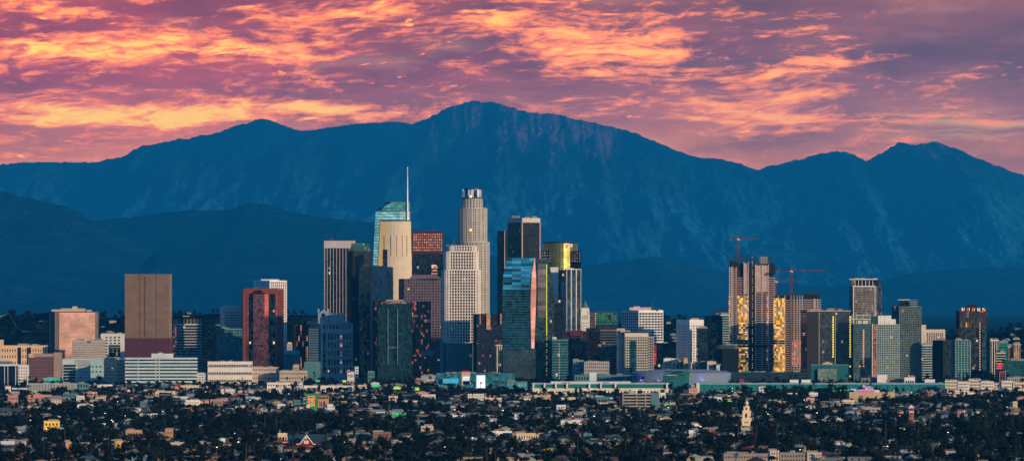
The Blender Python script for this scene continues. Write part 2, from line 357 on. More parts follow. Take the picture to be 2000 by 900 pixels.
# ---------------------------------------------------------------- buildings
LM = []          # landmarks: (name phrase, pixel x, distance)
KEEP = []        # (px0, px1, d, clear metres in front)
class Bld:
    def __init__(s, name, label, cat, poly, d, group=None):
        s.poly = poly; s.d = d
        s.org = (sum(p[0] for p in poly) / len(poly), sum(p[1] for p in poly) / len(poly), 0)
        s.root = bpy.data.objects.new(name, None); COL.objects.link(s.root); s.root.location = s.org
        s.root.empty_display_size = 5; tag(s.root, label, cat, group)
        s.w = MB(); s.wm = None; s.z1 = 0
    def part(s, name, mb, mat, parent=None, label=None, kind=None):
        o = mb.build(name, mat, parent or s.root, s.org); tag(o, label, None, None, kind); return o
    def done(s, wm=None, nm='wall', plant=True):
        if s.w.v: s.part(nm, s.w, wm or s.wm)
        return s
    def vol(s, poly, z0, z1, wm, nm, label=None):
        m = MB(); m.prism(poly, z0, z1); return s.part(nm, m, wm, label=label)
    def bands(s, z0, z1, gl, fl=4.0, sp=1.5, rec=.5, pier=None, top=2.5, poly=None, nm='window_band', lim=.6, w=None):
        poly = poly or s.poly; w = w or s.w
        n = max(1, round((z1 - top - z0) / fl)); f = (z1 - top - z0) / n; inn = offs(poly, -rec)
        for k in range(n):
            z = z0 + k * f
            w.prism(poly, z, z + sp)
            m = MB(); m.prism(inn, z + sp, z + f); s.part(nm, m, gl)
        w.prism(poly, z1 - top, z1)
        if pier:
            spc, pw, po = pier
            for i, p, u, nn, L in edges(poly, lim):
                c = max(1, round(L / spc))
                for k in range(c + 1):
                    u0 = max(0, min(L - pw, L * k / c - pw / 2)); slab(w, p, u, nn, u0, u0 + pw, z0, z1 - top * .3, rec + .1, po)
        s.z1 = max(s.z1, z1)
    def strips(s, z0, z1, gl, spc=3.5, pw=1.2, rec=.8, top=5.0, bot=0.0, poly=None, nm='glass_strip', w=None, lim=.6):
        poly = poly or s.poly; w = w or s.w; inn = offs(poly, -rec - .6); w.prism(inn, z0, z1 - top); w.prism(poly, z1 - top, z1)
        if bot: w.prism(offs(poly, -.01), z0, z0 + bot)
        for i, p, u, nn, L in edges(poly, lim):
            c = max(1, round(L / spc)); st = L / c
            for k in range(c + 1):
                u0 = max(0, min(L - pw, st * k - pw / 2)); slab(w, p, u, nn, u0, u0 + pw, z0 + bot, z1 - top, rec + .7, 0)
            for k in range(c):
                m = MB(); slab(m, p, u, nn, st * k + pw / 2, st * (k + 1) - pw / 2, z0 + bot, z1 - top, rec + .5, -rec); s.part(nm, m, gl)
        s.z1 = max(s.z1, z1)
    def panes(s, i, z0, z1, cols, rows, gl, ww=.6, hh=.55, poly=None, mar=0.0, frame=None, nm='window', mat_of=None, out=.06):
        """single windows on facade i, one part each; the window is a thin glazed box with its sill"""
        poly = poly or s.poly
        for j, p, u, nn, L in edges(poly, 2):
            if j != i: continue
            st = (L - 2 * mar) / cols; fh = (z1 - z0) / rows
            base = MB(); slab(base, Vector((0, 0)), u, nn, -st * ww / 2, st * ww / 2, -fh * hh / 2, fh * hh / 2, .5, out)
            me = None
            for r in range(rows):
                for c in range(cols):
                    q = p + u * (mar + st * (c + .5)); zc = z0 + fh * (r + .5)
                    if me is None: o = base.build(nm, gl, s.root); me = o.data
                    else: o = bpy.data.objects.new(nm, me); COL.objects.link(o); o.parent = s.root
                    o.location = (q.x - s.org[0], q.y - s.org[1], zc)
    def roof(s, items, mat=None):
        """roof plant: (xl, xr, ytop, dep, back) boxes in photo columns, real boxes standing on the roof"""
        z0 = s.z1 - .05
        for xl, xr, yt, dep, bk in items: m = MB(); m.box(wx(xl, s.d), wx(xr, s.d), s.d + bk, s.d + bk + dep, z0, wz(yt, s.d + bk)); s.part('roof_plant', m, mat or roofgrey)
    def clutter(s, n=6, hmax=4.0, seed=1, mast=0):
        R = random.Random(seed); xs = [p[0] for p in s.poly]; ys = [p[1] for p in s.poly]; m = MB()
        cx, cy = (min(xs) + max(xs)) / 2, (min(ys) + max(ys)) / 2; wx_, wy_ = (max(xs) - min(xs)) * .33, (max(ys) - min(ys)) * .3
        for _ in range(n):
            x, y = cx + R.uniform(-1, 1) * wx_, cy + R.uniform(-1, 1) * wy_; a, b, h = R.uniform(1.5, 5), R.uniform(1.5, 4), R.uniform(1, hmax)
            m = MB(); m.box(x - a, x + a, y - b, y + b, s.z1 - .05, s.z1 + h); s.part('roof_plant', m, roofgrey)
        for k in range(mast):
            m = MB(); x, y = cx + R.uniform(-.8, .8) * wx_, cy + R.uniform(-1, 1) * wy_
            m.bar((x, y, s.z1), (x, y, s.z1 + R.uniform(7, 14)), .35); s.part('mast', m, steel)
    def keep(s, clear=250, lm=None):
        xs = [1000 + p[0] / p[1] * F for p in s.poly]; KEEP.append((min(xs), max(xs), s.d, clear))
        if lm: LM.append((lm, sum(xs) / len(xs), s.d))
        return s
# --- glass and wall palette
g_dark = glass('dark_office_glass', (.008, .011, .016), .07, lit=.004)
g_navy = glass('navy_office_glass', (.006, .018, .032), .07, lit=.004)
g_teal = glass('teal_tower_glass', (.008, .045, .055), .08, lit=.004)
g_tealb = glass('bright_teal_glass', (.05, .36, .38), .3, var=.6, cw=5)
g_green = glass('green_wall_glass', (.01, .11, .08), .2, var=.6, lit=.02)
g_blue = glass('blue_mirror_glass', (.03, .22, .38), .12, var=1.1, cw=14, ch=4.2, metal=.55, wob=.03)
g_red = glass('red_mirror_glass', (.25, .05, .03), .30, var=.6, cw=2.4, metal=.5, wob=.05)
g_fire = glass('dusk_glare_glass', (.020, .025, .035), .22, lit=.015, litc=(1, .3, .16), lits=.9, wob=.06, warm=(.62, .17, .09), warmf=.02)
g_gold = glass('amber_painted_glare', (.30, .18, .04), .3, var=.5, cw=3.2, ch=3.3, lit=.80, litc=(1, .52, .07), lits=1.5)  # emission stands in for sunset reflection on the golden bays
g_goldm = glass('amber_mirror_glass', (.55, .38, .12), .34, var=.2, metal=.9, wob=.02)
g_pinkg = glass('pink_mirror_glass', (.85, .50, .42), .38, var=.35, cw=5, ch=5, metal=.5, wob=.05)
g_res = glass('apartment_glass', (.02, .05, .06), .18, lit=.02, litc=(1, .5, .25), lits=.9)
w_white = wall('white_concrete', (.62, .60, .57)); w_cream = wall('cream_stucco', (.55, .47, .34))
w_beige = wall('beige_stone', (.42, .35, .27)); w_grey = wall('grey_concrete', (.30, .29, .28))
w_pale = wall('pale_green_white_precast', (.44, .50, .47)); w_brown = wall('brown_precast', (.20, .135, .095), var=.2)
w_brick = wall('dark_red_brick', (.18, .08, .07)); w_plum = wall('plum_granite', (.10, .055, .06)); w_black = wall('black_granite', (.012, .012, .014), .6, spec=.15)
w_teal = wall('teal_precast', (.07, .17, .18)); w_blue = wall('blue_grey_stone', (.20, .27, .30)); w_tan = wall('tan_stucco', (.45, .32, .21))
w_salmon = wall('salmon_stucco', (.52, .27, .20)); w_yellow = wall('yellow_stucco', (.62, .44, .14)); w_stone = wall('grey_brown_stone', (.20, .18, .155), var=.3)
w_pink = wall('pink_granite', (.50, .38, .34)); w_redm = wall('red_granite', (.16, .045, .03)); w_dgreen = wall('dark_green_cladding', (.012, .075, .062))
w_olive = wall('olive_metal_fin', (.30, .34, .03), .5)
# ================================================================ LEFT GROUP
b = Bld('office_tower', 'broad pink fronted office block with black flanks, left of the tall brown tower', 'office building', foot(90, 106, 192, 10950, 8), 10950)
z = wz(608, b.d); A = b.poly
b.w.prism(A, 0, z)
b.part('wall', b.w, wall('black_ribbed_flank', (.03, .03, .035))); b.w = MB(); b.z1 = z
for i, p, u, nn, L in edges(A):
    if i == 0:
        m = MB(); slab(m, p, u, nn, 8, L - 6, 30, z - 1.5, .2, .5)
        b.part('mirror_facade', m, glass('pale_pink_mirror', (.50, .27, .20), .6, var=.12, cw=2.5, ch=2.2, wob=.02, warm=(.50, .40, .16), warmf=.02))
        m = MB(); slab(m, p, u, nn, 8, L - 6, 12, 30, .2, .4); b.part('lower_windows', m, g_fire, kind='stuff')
    for k in range(1, 5 if i == 0 else 12):
        for e in ((k * 1.9, k * 1.9 + .5), (L - k * 1.6 - .5, L - k * 1.6))[:(2 if i == 0 else 1)]: m = MB(); slab(m, p, u, nn, e[0], e[1], 0, z - 1, .1, .3); b.part('pale_rib', m, w_beige)
b.roof([(100, 118, 604, 12, 10), (118, 165, 602, 16, 12), (140, 150, 598, 6, 14), (168, 178, 605, 8, 12)], w_beige)
b.keep(0, 'the pink fronted office block')
b = Bld('office_tower', 'tall windowless brown slab tower with two dark vertical grooves and a plum podium', 'office building', foot(243, 331, 335.5, 11000, 72), 11000)
b.poly = foot(243, 331, 335.5, 11000, 80); zt = wz(535, b.d); zp = wz(660, b.d); P = b.poly
i3 = [e for e in edges(P) if e[0] == 3][0]; _, p, u, nn, L = i3
w = MB(); w.prism(offs(P, -.8), zp, zt)
for a0, a1 in ((0, .315), (.335, .655), (.70, .993)): slab(w, p, u, nn, L * a0, L * a1, zp, zt, .9, 0)
m_ = wall('brown_banded_precast', (.215, .145, .10), var=.25)
nt = m_.node_tree; V.nt = nt; b.part('wall', w, m_)
m = MB(); n = 34
for k in range(n):
    zz = zp + (zt - zp) * (k + .5) / n
    for a0, a1 in ((0, .315), (.335, .655), (.70, .993)): slab(m, p, u, nn, L * a0, L * a1, zz, zz + .45, .1, .12)
b.part('floor_line', m, wall('brown_joint', (.10, .065, .045)))
for k in range(30): m = MB(); slab(m, p, u, nn, L * .435, L * .46, zp + 2 + k * 3.3, zp + 3.8 + k * 3.3, .1, .2); b.part('stair_window', m, g_dark)
m = MB(); m.prism(offs(P, .4), 0, zp); b.part('podium', m, wall('plum_podium', (.085, .03, .042)))
m = MB()
for k in range(7): slab(m, p, u, nn, L * .42, L * .70, 6 + k * 5, 9 + k * 5, .1, .55)
b.part('podium_window', m, g_dark); b.z1 = zt; b.done(); b.keep(0, 'the tall brown slab tower')
b = Bld('office_tower', 'dark office tower with pale storey bands, right of the brown slab tower', 'office building', rounded(foot(333, 345, 395, 11450, 12), 6), 11450)
z = wz(632, b.d); b.bands(0, z, g_dark, 4.6, 1.4, pier=None); b.done(wall('pale_green_spandrel', (.34, .38, .36)))
b.vol(offs(b.poly, -1), z, wz(622, b.d), w_black, 'attic'); m = MB()
for i, p, u, nn, L in edges(offs(b.poly, -1)):
    for k in range(int(L / 6) + 1): m = MB(); slab(m, p, u, nn, min(k * 6, L - .8), min(k * 6 + .8, L), z, wz(622.5, b.d), .1, .3); b.part('attic_column', m, w_grey); b.z1 = wz(622, b.d); b.roof([(340, 372, 618, 10, 8)], w_redm)
b = Bld('office_block', 'low pale grey office block with thin window lines in front of the pink fronted block', 'office building', foot(139, 141, 206, 10850, 4), 10850)
z = wz(664, b.d); b.bands(0, z, glass('pale_slot_glass', (.10, .09, .08), .3), 3.6, 2.7, rec=.25, top=4.5); b.done(wall('pale_taupe_concrete', (.34, .30, .25))); b.panes(0, z - 4, z - 1, 12, 1, g_dark, .8, .8, mar=30); b.clutter(5, 3, 3)
b = Bld('office_block', 'white framed block with a dark glass middle, left of the brown slab tower', 'office building', foot(193, 197, 243, 11300, 10), 11300)
z = wz(651, b.d); b.w.prism(b.poly, 0, z); b.z1 = z; b.done(w_pale)
for k in range(9):
    for i, p, u, nn, L in edges(b.poly):
        if i == 0: m = MB(); slab(m, p, u, nn, L * .32, L * .82, 22 + k * 4, 25.4 + k * 4, .1, .15); b.part('window_band', m, g_navy)
b.panes(0, 14, z - 4, 4, 12, g_dark, .5, .5, mar=34); b.clutter(8, 5, 4)
b = Bld('apartment_block', 'long peach apartment block with rows of small dark windows at the left edge', 'apartment building', foot(-30, -28, 92, 10900, 3), 10900)
z = wz(674, b.d); b.w.prism(b.poly, 0, z); b.w.box(wx(-30, b.d), wx(6, b.d), b.d + 1, b.d + 14, z - .5, wz(663, b.d)); b.z1 = z
m = MB()
for xa in (37, 56): m.box(wx(xa, b.d), wx(xa + 4, b.d), b.d - .35, b.d + 1, 0, z - 3)
b.part('balcony_recess', m, g_dark); b.done(wall('peach_stucco', (.60, .40, .24))); b.panes(0, 16, z - 3, 24, 4, g_dark, .34, .45); b.clutter(10, 3, 5); b.keep(100, 'the peach apartment block')
b = Bld('office_block', 'plum brick office block with a cream sign panel at its top left corner', 'office building', foot(53, 55, 121, 10650, 3), 10650)
z = wz(690, b.d); P = b.poly; b.w.prism(P, 0, z); b.z1 = z; b.done(wall('plum_brick', (.13, .07, .075))); _, p, u, nn, L = [e for e in edges(P) if e[0] == 0][0]
m = MB(); slab(m, p, u, nn, L * .755, L, 0, wz(687.5, b.d), 8, .6); m.box(wx(66, b.d), wx(104, b.d), b.d - .5, b.d + 1, z - 5, z); b.part('beige_wing', m, wall('taupe_stucco', (.27, .21, .17)))
m = MB(); slab(m, p, u, nn, 1, 10.5, z - 5.6, z - .6, .1, .8); sg = b.part('sign_panel', m, w_cream)
m = MB()
for k, (a0, a1) in enumerate(((2.4, 3.0), (4.2, 5.0), (5.4, 6.3), (6.7, 7.6), (8.0, 8.9))): slab(m, p, u, nn, a0, a1, z - 4, z - 2.2, .1, 1.0)
o = b.part('sign_marks', m, w_brown, parent=None); b.panes(0, 10, z - 6, 12, 7, g_dark, .4, .42, mar=1.5, out=.1); b.keep(120, 'the plum brick office block')
b = Bld('office_block', 'white gridded low office block, left of the cream apartment block', 'office building', foot(121, 122, 177, 10500, 2), 10500)
z = wz(700, b.d); P = b.poly; w = b.w; w.prism(offs(P, -.9), 0, z); w.prism(P, z - 1.6, z); _, p, u, nn, L = [e for e in edges(P) if e[0] == 0][0]
for k in range(7): slab(w, p, u, nn, 0, L, k * 4.6, k * 4.6 + .9, .9, 0)
for k in range(16): slab(w, p, u, nn, L * .5 + k * L / 32, L * .5 + k * L / 32 + .7, 0, z - 1, .9, .1)
slab(w, p, u, nn, L * .47, L * .5, 0, z - 1, .9, .15); slab(w, p, u, nn, 0, 1.2, 0, z - 1, .9, .1); b.done(w_pale); b.z1 = z
for k in range(7):
    m = MB(); slab(m, p, u, nn, .8, L - .8, k * 4.6 + .9, (k + 1) * 4.6, .8, -.8); b.part('window_band', m, g_teal)
b.keep(150)
b = Bld('low_building', 'pale turquoise low building between the white gridded block and the cream apartment block', 'building', rect(177, 200, 10600, 30), 10600)
b.w.prism(b.poly, 0, wz(700, b.d)); b.z1 = wz(700, b.d); b.done(wall('pale_turquoise_render', (.30, .46, .45))); b.panes(0, 16, 32, 3, 2, g_teal, .5, .3)
b = Bld('apartment_block', 'cream apartment block with five storeys of windows, left of the long striped white block', 'apartment building', foot(200, 229, 243, 10450, 30), 10450)
z = wz(700, b.d); b.w.prism(b.poly, 0, z); b.z1 = z; b.done(wall('light_peach_stucco', (.56, .42, .27))); b.panes(3, 4, z - 2, 8, 7, g_dark, .4, .5, mar=1); b.panes(0, 4, z - 2, 3, 7, g_dark, .4, .5, mar=.5); b.clutter(4, 3, 6); b.keep(120)
b = Bld('office_block', 'long white office block with continuous dark window stripes below the brown slab tower', 'office building', foot(242, 244, 385, 10400, 2), 10400)
z = wz(698, b.d); b.bands(0, z, g_teal, 5.3, 2.7, rec=1.0, top=2.6); _, p, u, nn, L = [e for e in edges(b.poly) if e[0] == 0][0]
for t in (.18, .42, .47): slab(b.w, p, u, nn, L * t, L * t + 1.2, 0, z, .9, .3)
b.done(wall('pale_blue_white_precast', (.42, .50, .50))); b.roof([(295, 337, 690, 16, 12), (308, 316, 688, 6, 16)], w_pale); b.keep(150, 'the long striped white block')
b = Bld('office_block', 'black glass office cube with three white fins at the left edge', 'office building', rect(-40, 31, 10000, 50), 10000)
z = wz(714, b.d); b.w.prism(b.poly, 0, z); b.done(wall('black_glass_wall', (.006, .012, .03), .15)); m = MB(); m.prism(offs(b.poly, .5), z, wz(711, b.d))
for xx in (-12, 8.5, 15, 30): m.box(wx(xx, b.d), wx(xx + .9, b.d), b.d - 1.2, b.d - .01, 0, z)
b.part('white_fin', m, w_white); m = MB(); m.box(wx(-30, b.d), wx(20, b.d), b.d + 4, b.d + 30, wz(711, b.d), wz(705, b.d + 4)); b.part('penthouse', m, w_teal); b.keep(200, 'the black glass cube')
b = Bld('low_building', 'small white building with square windows between the black glass cube and the plum brick block', 'building', rect(16, 54, 10300, 30), 10300)
b.w.prism(b.poly, 0, wz(712, b.d)); b.z1 = wz(712, b.d); b.done(w_white); b.panes(0, 4, 31, 8, 6, g_dark, .35, .45)
b = Bld('office_block', 'pale sage office block rising behind a teal block, left of the copper mirror tower', 'office building', foot(428, 438, 476, 11250, 12), 11250)
z = wz(599, b.d); b.bands(0, z, glass('sage_slot_glass', (.12, .15, .14), .3), 4.2, 2.8, rec=.25, top=9); b.done(wall('pale_sage_precast', (.42, .46, .40))); b.roof([(437, 468, 597, 12, 10)], w_pale)
b = Bld('office_block', 'low teal glass block left of the copper mirror tower', 'office building', foot(420, 439, 472, 11080, 30), 11080)
z = wz(641, b.d); b.bands(0, z, g_teal, 4.2, 1.2, pier=(5, .7, .15)); b.done(w_teal); b.clutter(5, 3, 8)
# white tower behind, then the copper-fronted tower
b = Bld('office_tower', 'white gridded office tower standing behind the copper mirror tower', 'office building', foot(494, 527, 559, 11235, 40), 11235)
z = wz(547.5, b.d); b.bands(0, z, g_dark, 4.4, 1.3, pier=(4.6, 1.5, .5), top=2.5, rec=1.0); b.done(wall('bright_white_precast', (.70, .69, .68))); b.roof([(509, 544, 545, 14, 12)], w_white)
b = Bld('office_tower', 'dark red office tower with a copper mirror centre in sunset glare and black side bays', 'office building', foot(469.5, 474, 554, 11150, 5), 11150)
z = wz(563, b.d); P = b.poly; b.w.prism(offs(P, -.4), 0, z - 1); _, p, u, nn, L = [e for e in edges(P) if e[0] == 0][0]
slab(b.w, p, u, nn, 4, L - 10, z - 9, z, .5, .4); slab(b.w, p, u, nn, 1.2 / 12 * L, 1.8 / 12 * L, 0, z - 9, .5, .3); slab(b.w, p, u, nn, L * .80, L * .84, 0, z - 9, .5, .3)
b.done(w_redm); b.z1 = z; n = 38
for k in range(n):
    m = MB(); slab(m, p, u, nn, L * .255, L * .63, 4 + (z - 13) * k / n, 4 + (z - 13) * (k + .82) / n, .3, .3); b.part('copper_window_band', m, glass('copper_painted_glow', (.62, .15, .085), .55, var=.12, cw=2.2, ch=4.2, metal=.1, wob=.02, lit=.97, litc=(1, .22, .11), lits=.15))  # copper colour and emission paint the sunset reflection on a shaded front
for a0, a1 in ((.15, .245), (.64, .79)):
    m = MB(); slab(m, p, u, nn, L * a0, L * a1, 0, z - 9.2, .3, .1); b.part('black_glass_bay', m, g_dark)
for a0 in (.125, .815):
    m = MB(); slab(m, p, u, nn, L * a0, L * a0 + .8, 0, z - 9.2, .1, .5); b.part('corner_strip', m, glass('rose_strip', (.5, .16, .14), .5, wob=.03))
b.keep(0, 'the copper mirror tower')
b = Bld('office_block', 'small teal block with a pale top, right of the copper mirror tower', 'office building', rect(555, 585, 11100, 30), 11100)
z = wz(684, b.d); b.strips(0, z, g_teal, 3.0, .8, top=6); b.done(wall('pale_teal_cladding', (.12, .34, .38)))
b = Bld('low_building', 'small grey building with white roof boxes behind the teal block', 'building', rect(559, 571, 11400, 24), 11400); b.w.prism(b.poly, 0, wz(671, b.d)); b.z1 = wz(671, b.d); b.done(w_grey); b.roof([(562, 570, 668, 8, 4)], w_white)
b = Bld('office_tower', 'narrow black tower with orange vertical glints, left of the blue stone tower', 'office building', foot(571, 574, 606, 11400, 10), 11400)
z = wz(633, b.d); b.strips(0, z, glass('orange_streak_glass', (.03, .02, .02), .3, lit=.22, litc=(1, .36, .14), lits=.55, cw=3.4, ch=9, warm=(.4, .15, .08), warmf=.04), 3.4, 1.3, top=.6); b.done(w_black)
b = Bld('office_block', 'pale low block with roof plant peeping over the blue stone tower\'s left wing', 'office building', rect(600, 624, 11700, 30), 11700); b.w.prism(b.poly, 0, wz(626, b.d)); b.z1 = wz(626, b.d); b.done(w_grey); b.clutter(4, 5, 2, 1)
# blue grey postmodern tower
b = Bld('office_tower', 'blue grey stone tower with a gabled crown and framed window panels', 'office building', foot(624, 627, 689, 10900, 5), 10900)
z = wz(631, b.d); P = b.poly; b.w.prism(P, 0, z); _, p, u, nn, L = [e for e in edges(P) if e[0] == 0][0]
for q in range(6):
    zz = z - 6 - q * 13.6
    slab(b.w, p, u, nn, -.4, L + .4, zz + 4.6, zz + 5.6, .2, .8)
    if q: slab(b.w, p, u, nn, L * .20, L * .985, zz - 7.4, zz - 6.8, .1, .35); slab(b.w, p, u, nn, L * .20, L * .985, zz + 3.4, zz + 3.9, .1, .35)
b.z1 = z
b.w.box(wx(621, b.d), wx(642, b.d), b.d + 2, b.d + 16, z - .5, wz(609, b.d + 2)); b.w.box(wx(643, b.d), wx(672, b.d), b.d + 3, b.d + 17, z - .5, wz(612, b.d + 3))
for cx_, w_, y0, y1 in ((632, 9, 611, 604), (668, 17, 631, 624)):
    m = MB(); xa, xb, xm = wx(cx_ - w_, b.d), wx(cx_ + w_, b.d), wx(cx_, b.d); za, zb = wz(y0, b.d), wz(y1, b.d)
    for (qa, qb) in ((b.d + .5, b.d + 17),): m.v += [(xa, qa, za), (xb, qa, za), (xm, qa, zb), (xa, qb, za), (xb, qb, za), (xm, qb, zb)]; m.f += [(0, 1, 2), (5, 4, 3), (0, 2, 5, 3), (1, 4, 5, 2), (0, 3, 4, 1)]; m.mi += [0] * 5
    b.part('gable', m, w_blue)
for xx in (622, 641): b.w.box(wx(xx, b.d) - 1.5, wx(xx, b.d) + 1.5, b.d + 4, b.d + 7, wz(611, b.d), wz(603, b.d))
m = MB(); m.bar((wx(631.5, b.d), b.d + 2.2, wz(615, b.d)), (wx(631.5, b.d), b.d + 1.4, wz(615, b.d)), 4, n=4); b.part('diamond_window', m, g_dark)
b.done(w_blue)
for q in range(6):
    zz = z - 6 - q * 13.6; nwin = 9 if q == 0 else 8
    if q == 0: b.panes(0, zz - 3.2, zz + 3.2, 9, 1, g_navy, .62, .95, mar=2, nm='attic_window')
    else: b.panes(0, zz - 6.2, zz + 2.6, 8, 1, g_navy, .66, .97, mar=L * .19 / 1.0 if False else 0, nm='tall_window') if False else None
    if q:
        for k in range(8):
            a0 = L * (.22 + .095 * k); m = MB(); slab(m, p, u, nn, a0, a0 + 3.3, zz - 6.2, zz + 2.8, .3, .12)
            b.part('tall_window', m, glass('warm_painted_glare', (.7, .42, .36), .35, metal=.5, lit=.5, litc=(1, .45, .3), lits=.5, cw=9, ch=2.2) if k == 4 else g_navy)  # one column of panes has a warm reflection painted by colour and emission
m = MB(); slab(m, p, u, nn, L * .06, L * .15, 14, z - 14, .1, .25); b.part('dark_side_bay', m, g_dark)
m = MB(); m.box(wx(603, b.d), wx(626, b.d), b.d + 4, b.d + 40, 0, wz(640, b.d)); b.part('left_wing', m, wall('blue_grey_wing', (.07, .13, .17)))
for k in range(24):
    m = MB(); m.box(wx(604.5, b.d), wx(624, b.d), b.d + 3.85, b.d + 4.2, 6 + k * 4, 7.6 + k * 4); b.part('window_band', m, g_dark)
m = MB(); m.box(wx(594, b.d), wx(626, b.d), b.d - 3, b.d + 30, 0, wz(706, b.d)); b.part('podium', m, w_teal)
b.keep(60, 'the blue stone tower')
# ================================================================ CENTRE
b = Bld('skyscraper', 'black skyscraper with thin white vertical piers and a pale blank crown', 'skyscraper', foot(630.8, 633, 694, 11550, 3), 11550)
z = wz(470, b.d); P = b.poly; b.strips(0, z, g_dark, 5.1, .85, rec=.9, top=12.5); b.done(wall('aluminium_piers', (.40, .36, .35), .6)); m = MB(); m.box(wx(643, b.d), wx(651, b.d), b.d + 14, b.d + 22, z, z + 3.5); m.bar((wx(646, b.d), b.d + 16, z), (wx(646, b.d), b.d + 16, z + 5), 1.2, n=8); b.part('roof_plant', m, dkmetal)
LM.append(('the white pier skyscraper', 660, 11400))
b = Bld('skyscraper', 'dark glass skyscraper with a green tinted crown beside the white pier skyscraper', 'skyscraper', rounded(foot(679, 686, 727, 11300, 10), 5), 11300)
z = wz(490, b.d); b.bands(0, z, glass('plum_tinted_glass', (.03, .022, .035), .16, lit=.02, litc=(1, .35, .35), lits=.5), 4.3, 1.1, pier=(4, .8, .2), top=1); b.done(w_black)
cr = MB()
for k in range(5): cr.prism(offs(b.poly, -1 - 1.2 * k), wz(490 - k * 3.2, b.d), wz(487.6 - k * 3.2, b.d))
b.part('stepped_crown', cr, wall('green_crown', (.02, .09, .085), .4)); m = MB(); m.prism(offs(b.poly, -5), z, wz(475, b.d)); b.part('crown_glass', m, g_green)
b = Bld('skyscraper', 'slim black glass skyscraper left of the grey brown stone tower', 'skyscraper', foot(700, 701, 723, 10950, 4), 10950)
z = wz(521, b.d); b.strips(0, z, g_navy, 3.0, .5, top=.6); b.done(w_black); m = MB(); m.box(wx(708, b.d), wx(718, b.d), b.d + 4, b.d + 12, z, wz(516, b.d)); b.part('roof_plant', m, dkmetal)
# Wilshire sail tower
d = 11700; zt = lambda y: wz(y, d)
b = Bld('skyscraper', 'sail shaped teal glass skyscraper with a cream stone front and a tall white spire', 'skyscraper', rect(730, 801, d, 40), d)
def sail(y):   # half width limits of the glass body at photo row y
    t = (y - 405) / 200; xl = 734.5 - 9.5 * max(0, t) ** .8; return xl, 800.5
def sail_poly(y, back=0):
    xl, xr = sail(y); xa, xb = wx(xl, d), wx(xr, d); wdt = xb - xa
    return [(xa, d + 3.5), (xa + wdt * .13, d + 2.2), (xa + wdt * .35, d + 2), (xa + wdt * .7, d + 2), (xb, d + 8), (xb, d + 34), (xa + wdt * .5, d + 40), (xa + 4, d + 32)]
y = 600.0; ys = []
while y > 412: ys.append(y); y -= 5.2
ys.append(411)
for ya, yb in zip(ys, ys[1:]):
    m = MB(); m.prism(sail_poly(ya), zt(ya), zt(yb + 1.4), poly2=sail_poly(yb + 1.4)); b.part('glass_floor', m, glass('sail_glass', (.20, .54, .64), .5, var=.3, cw=4, ch=2.5, metal=.0, wob=.02))
m = MB()
for ya, yb in zip(ys, ys[1:]): m.prism(offs(sail_poly(yb), .25), zt(yb + 1.4), zt(yb))
b.part('floor_edge', m, wall('teal_floor_edge', (.03, .10, .11), .4))
def topx(y):   # the curved top
    t = (411 - y) / 17; return 735 + 23 * t ** 1.7
for k, y in enumerate([411, 408, 405, 402, 399, 396.5]):
    for (dy0, dy1, o_, mt, nm) in ((0, 1.7, 0, g_tealb, 'crown_glass'), (1.7, 2.9, .3, dkmetal, 'crown_band')):
        xl = topx(y - dy0); xa, xb = wx(xl, d) - o_, wx(800.5, d) + o_; m = MB()
        m.prism([(xa, d + 14), (xa + 10, d + 3 - o_), (xb, d + 8 - o_), (xb, d + 30), (xa + 6, d + 34)], zt(y - dy0), zt(y - min(dy1, 2.9 if y > 397 else 2))); b.part(nm, m, mt)
m = MB(); m.bar((wx(748, d), d + 12, zt(396)), (wx(760, d), d + 14, zt(394)), .7); m.bar((wx(760, d), d + 14, zt(394)), (wx(770, d), d + 16, zt(396)), .7); m.bar((wx(788, d), d + 14, zt(395)), (wx(788, d), d + 14, zt(391.5)), .6); b.part('maintenance_crane', m, dkmetal)
m = MB()
segs = [(432, 1.6), (405, 1.25), (380, .95), (350, .6), (328, .35)]
for (ya, ra), (yb, rb) in zip(segs, segs[1:]): m.prism(ellipse(wx(796, d), d + 4, ra, ra, 8), zt(ya), zt(yb), poly2=ellipse(wx(796, d), d + 4, rb, rb, 8))
m.prism(ellipse(wx(796, d), d + 4, .7, .7, 8), zt(328), zt(326.5)); b.part('spire', m, wall('white_spire_paint', (.85, .85, .85), .4))
def stone_poly(y):
    t = max(0, min(1, (y - 430) / 175)); xa, xb = wx(743.5 - 9.5 * t, d), wx(802.3 + 3 * t, d); wdt = xb - xa; out_ = []
    for k in range(9): s_ = k / 8; out_.append((xa + wdt * s_, d + 2 - 12 * sin(pi * (.12 + .76 * s_)) ** 1.0 + (4.4)))
    return out_ + [(xb, d + 12), (xa, d + 12)]
st = wall('cream_limestone_front', (.56, .47, .33), .7, var=.10, streak=.05)
yy = [605, 575, 545, 515, 485, 455, 432.5]
m = MB()
for ya, yb in zip(yy, yy[1:]):
    n_ = 7
    for q in range(n_):
        a_, b_2 = ya + (yb - ya) * q / n_, ya + (yb - ya) * (q + .92) / n_
        m.prism(stone_poly(a_), zt(a_), zt(b_2), poly2=stone_poly(b_2))
        m.prism(offs(stone_poly(b_2), -.12), zt(b_2), zt(ya + (yb - ya) * (q + 1) / n_))
b.part('stone_front', m, st)
fc = MB()
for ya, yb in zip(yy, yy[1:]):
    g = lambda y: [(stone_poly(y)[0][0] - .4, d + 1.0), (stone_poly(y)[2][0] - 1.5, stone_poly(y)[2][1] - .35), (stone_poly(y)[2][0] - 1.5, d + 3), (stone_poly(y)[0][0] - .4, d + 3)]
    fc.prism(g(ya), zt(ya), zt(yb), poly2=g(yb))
b.part('painted_sunlight_facet', fc, wall('painted_sunlight_stone', (.74, .54, .20), .7, var=.08), label='facet painted as yellow sunlight along the left of the stone front')  # low sun on the left edge put into this facet's colour
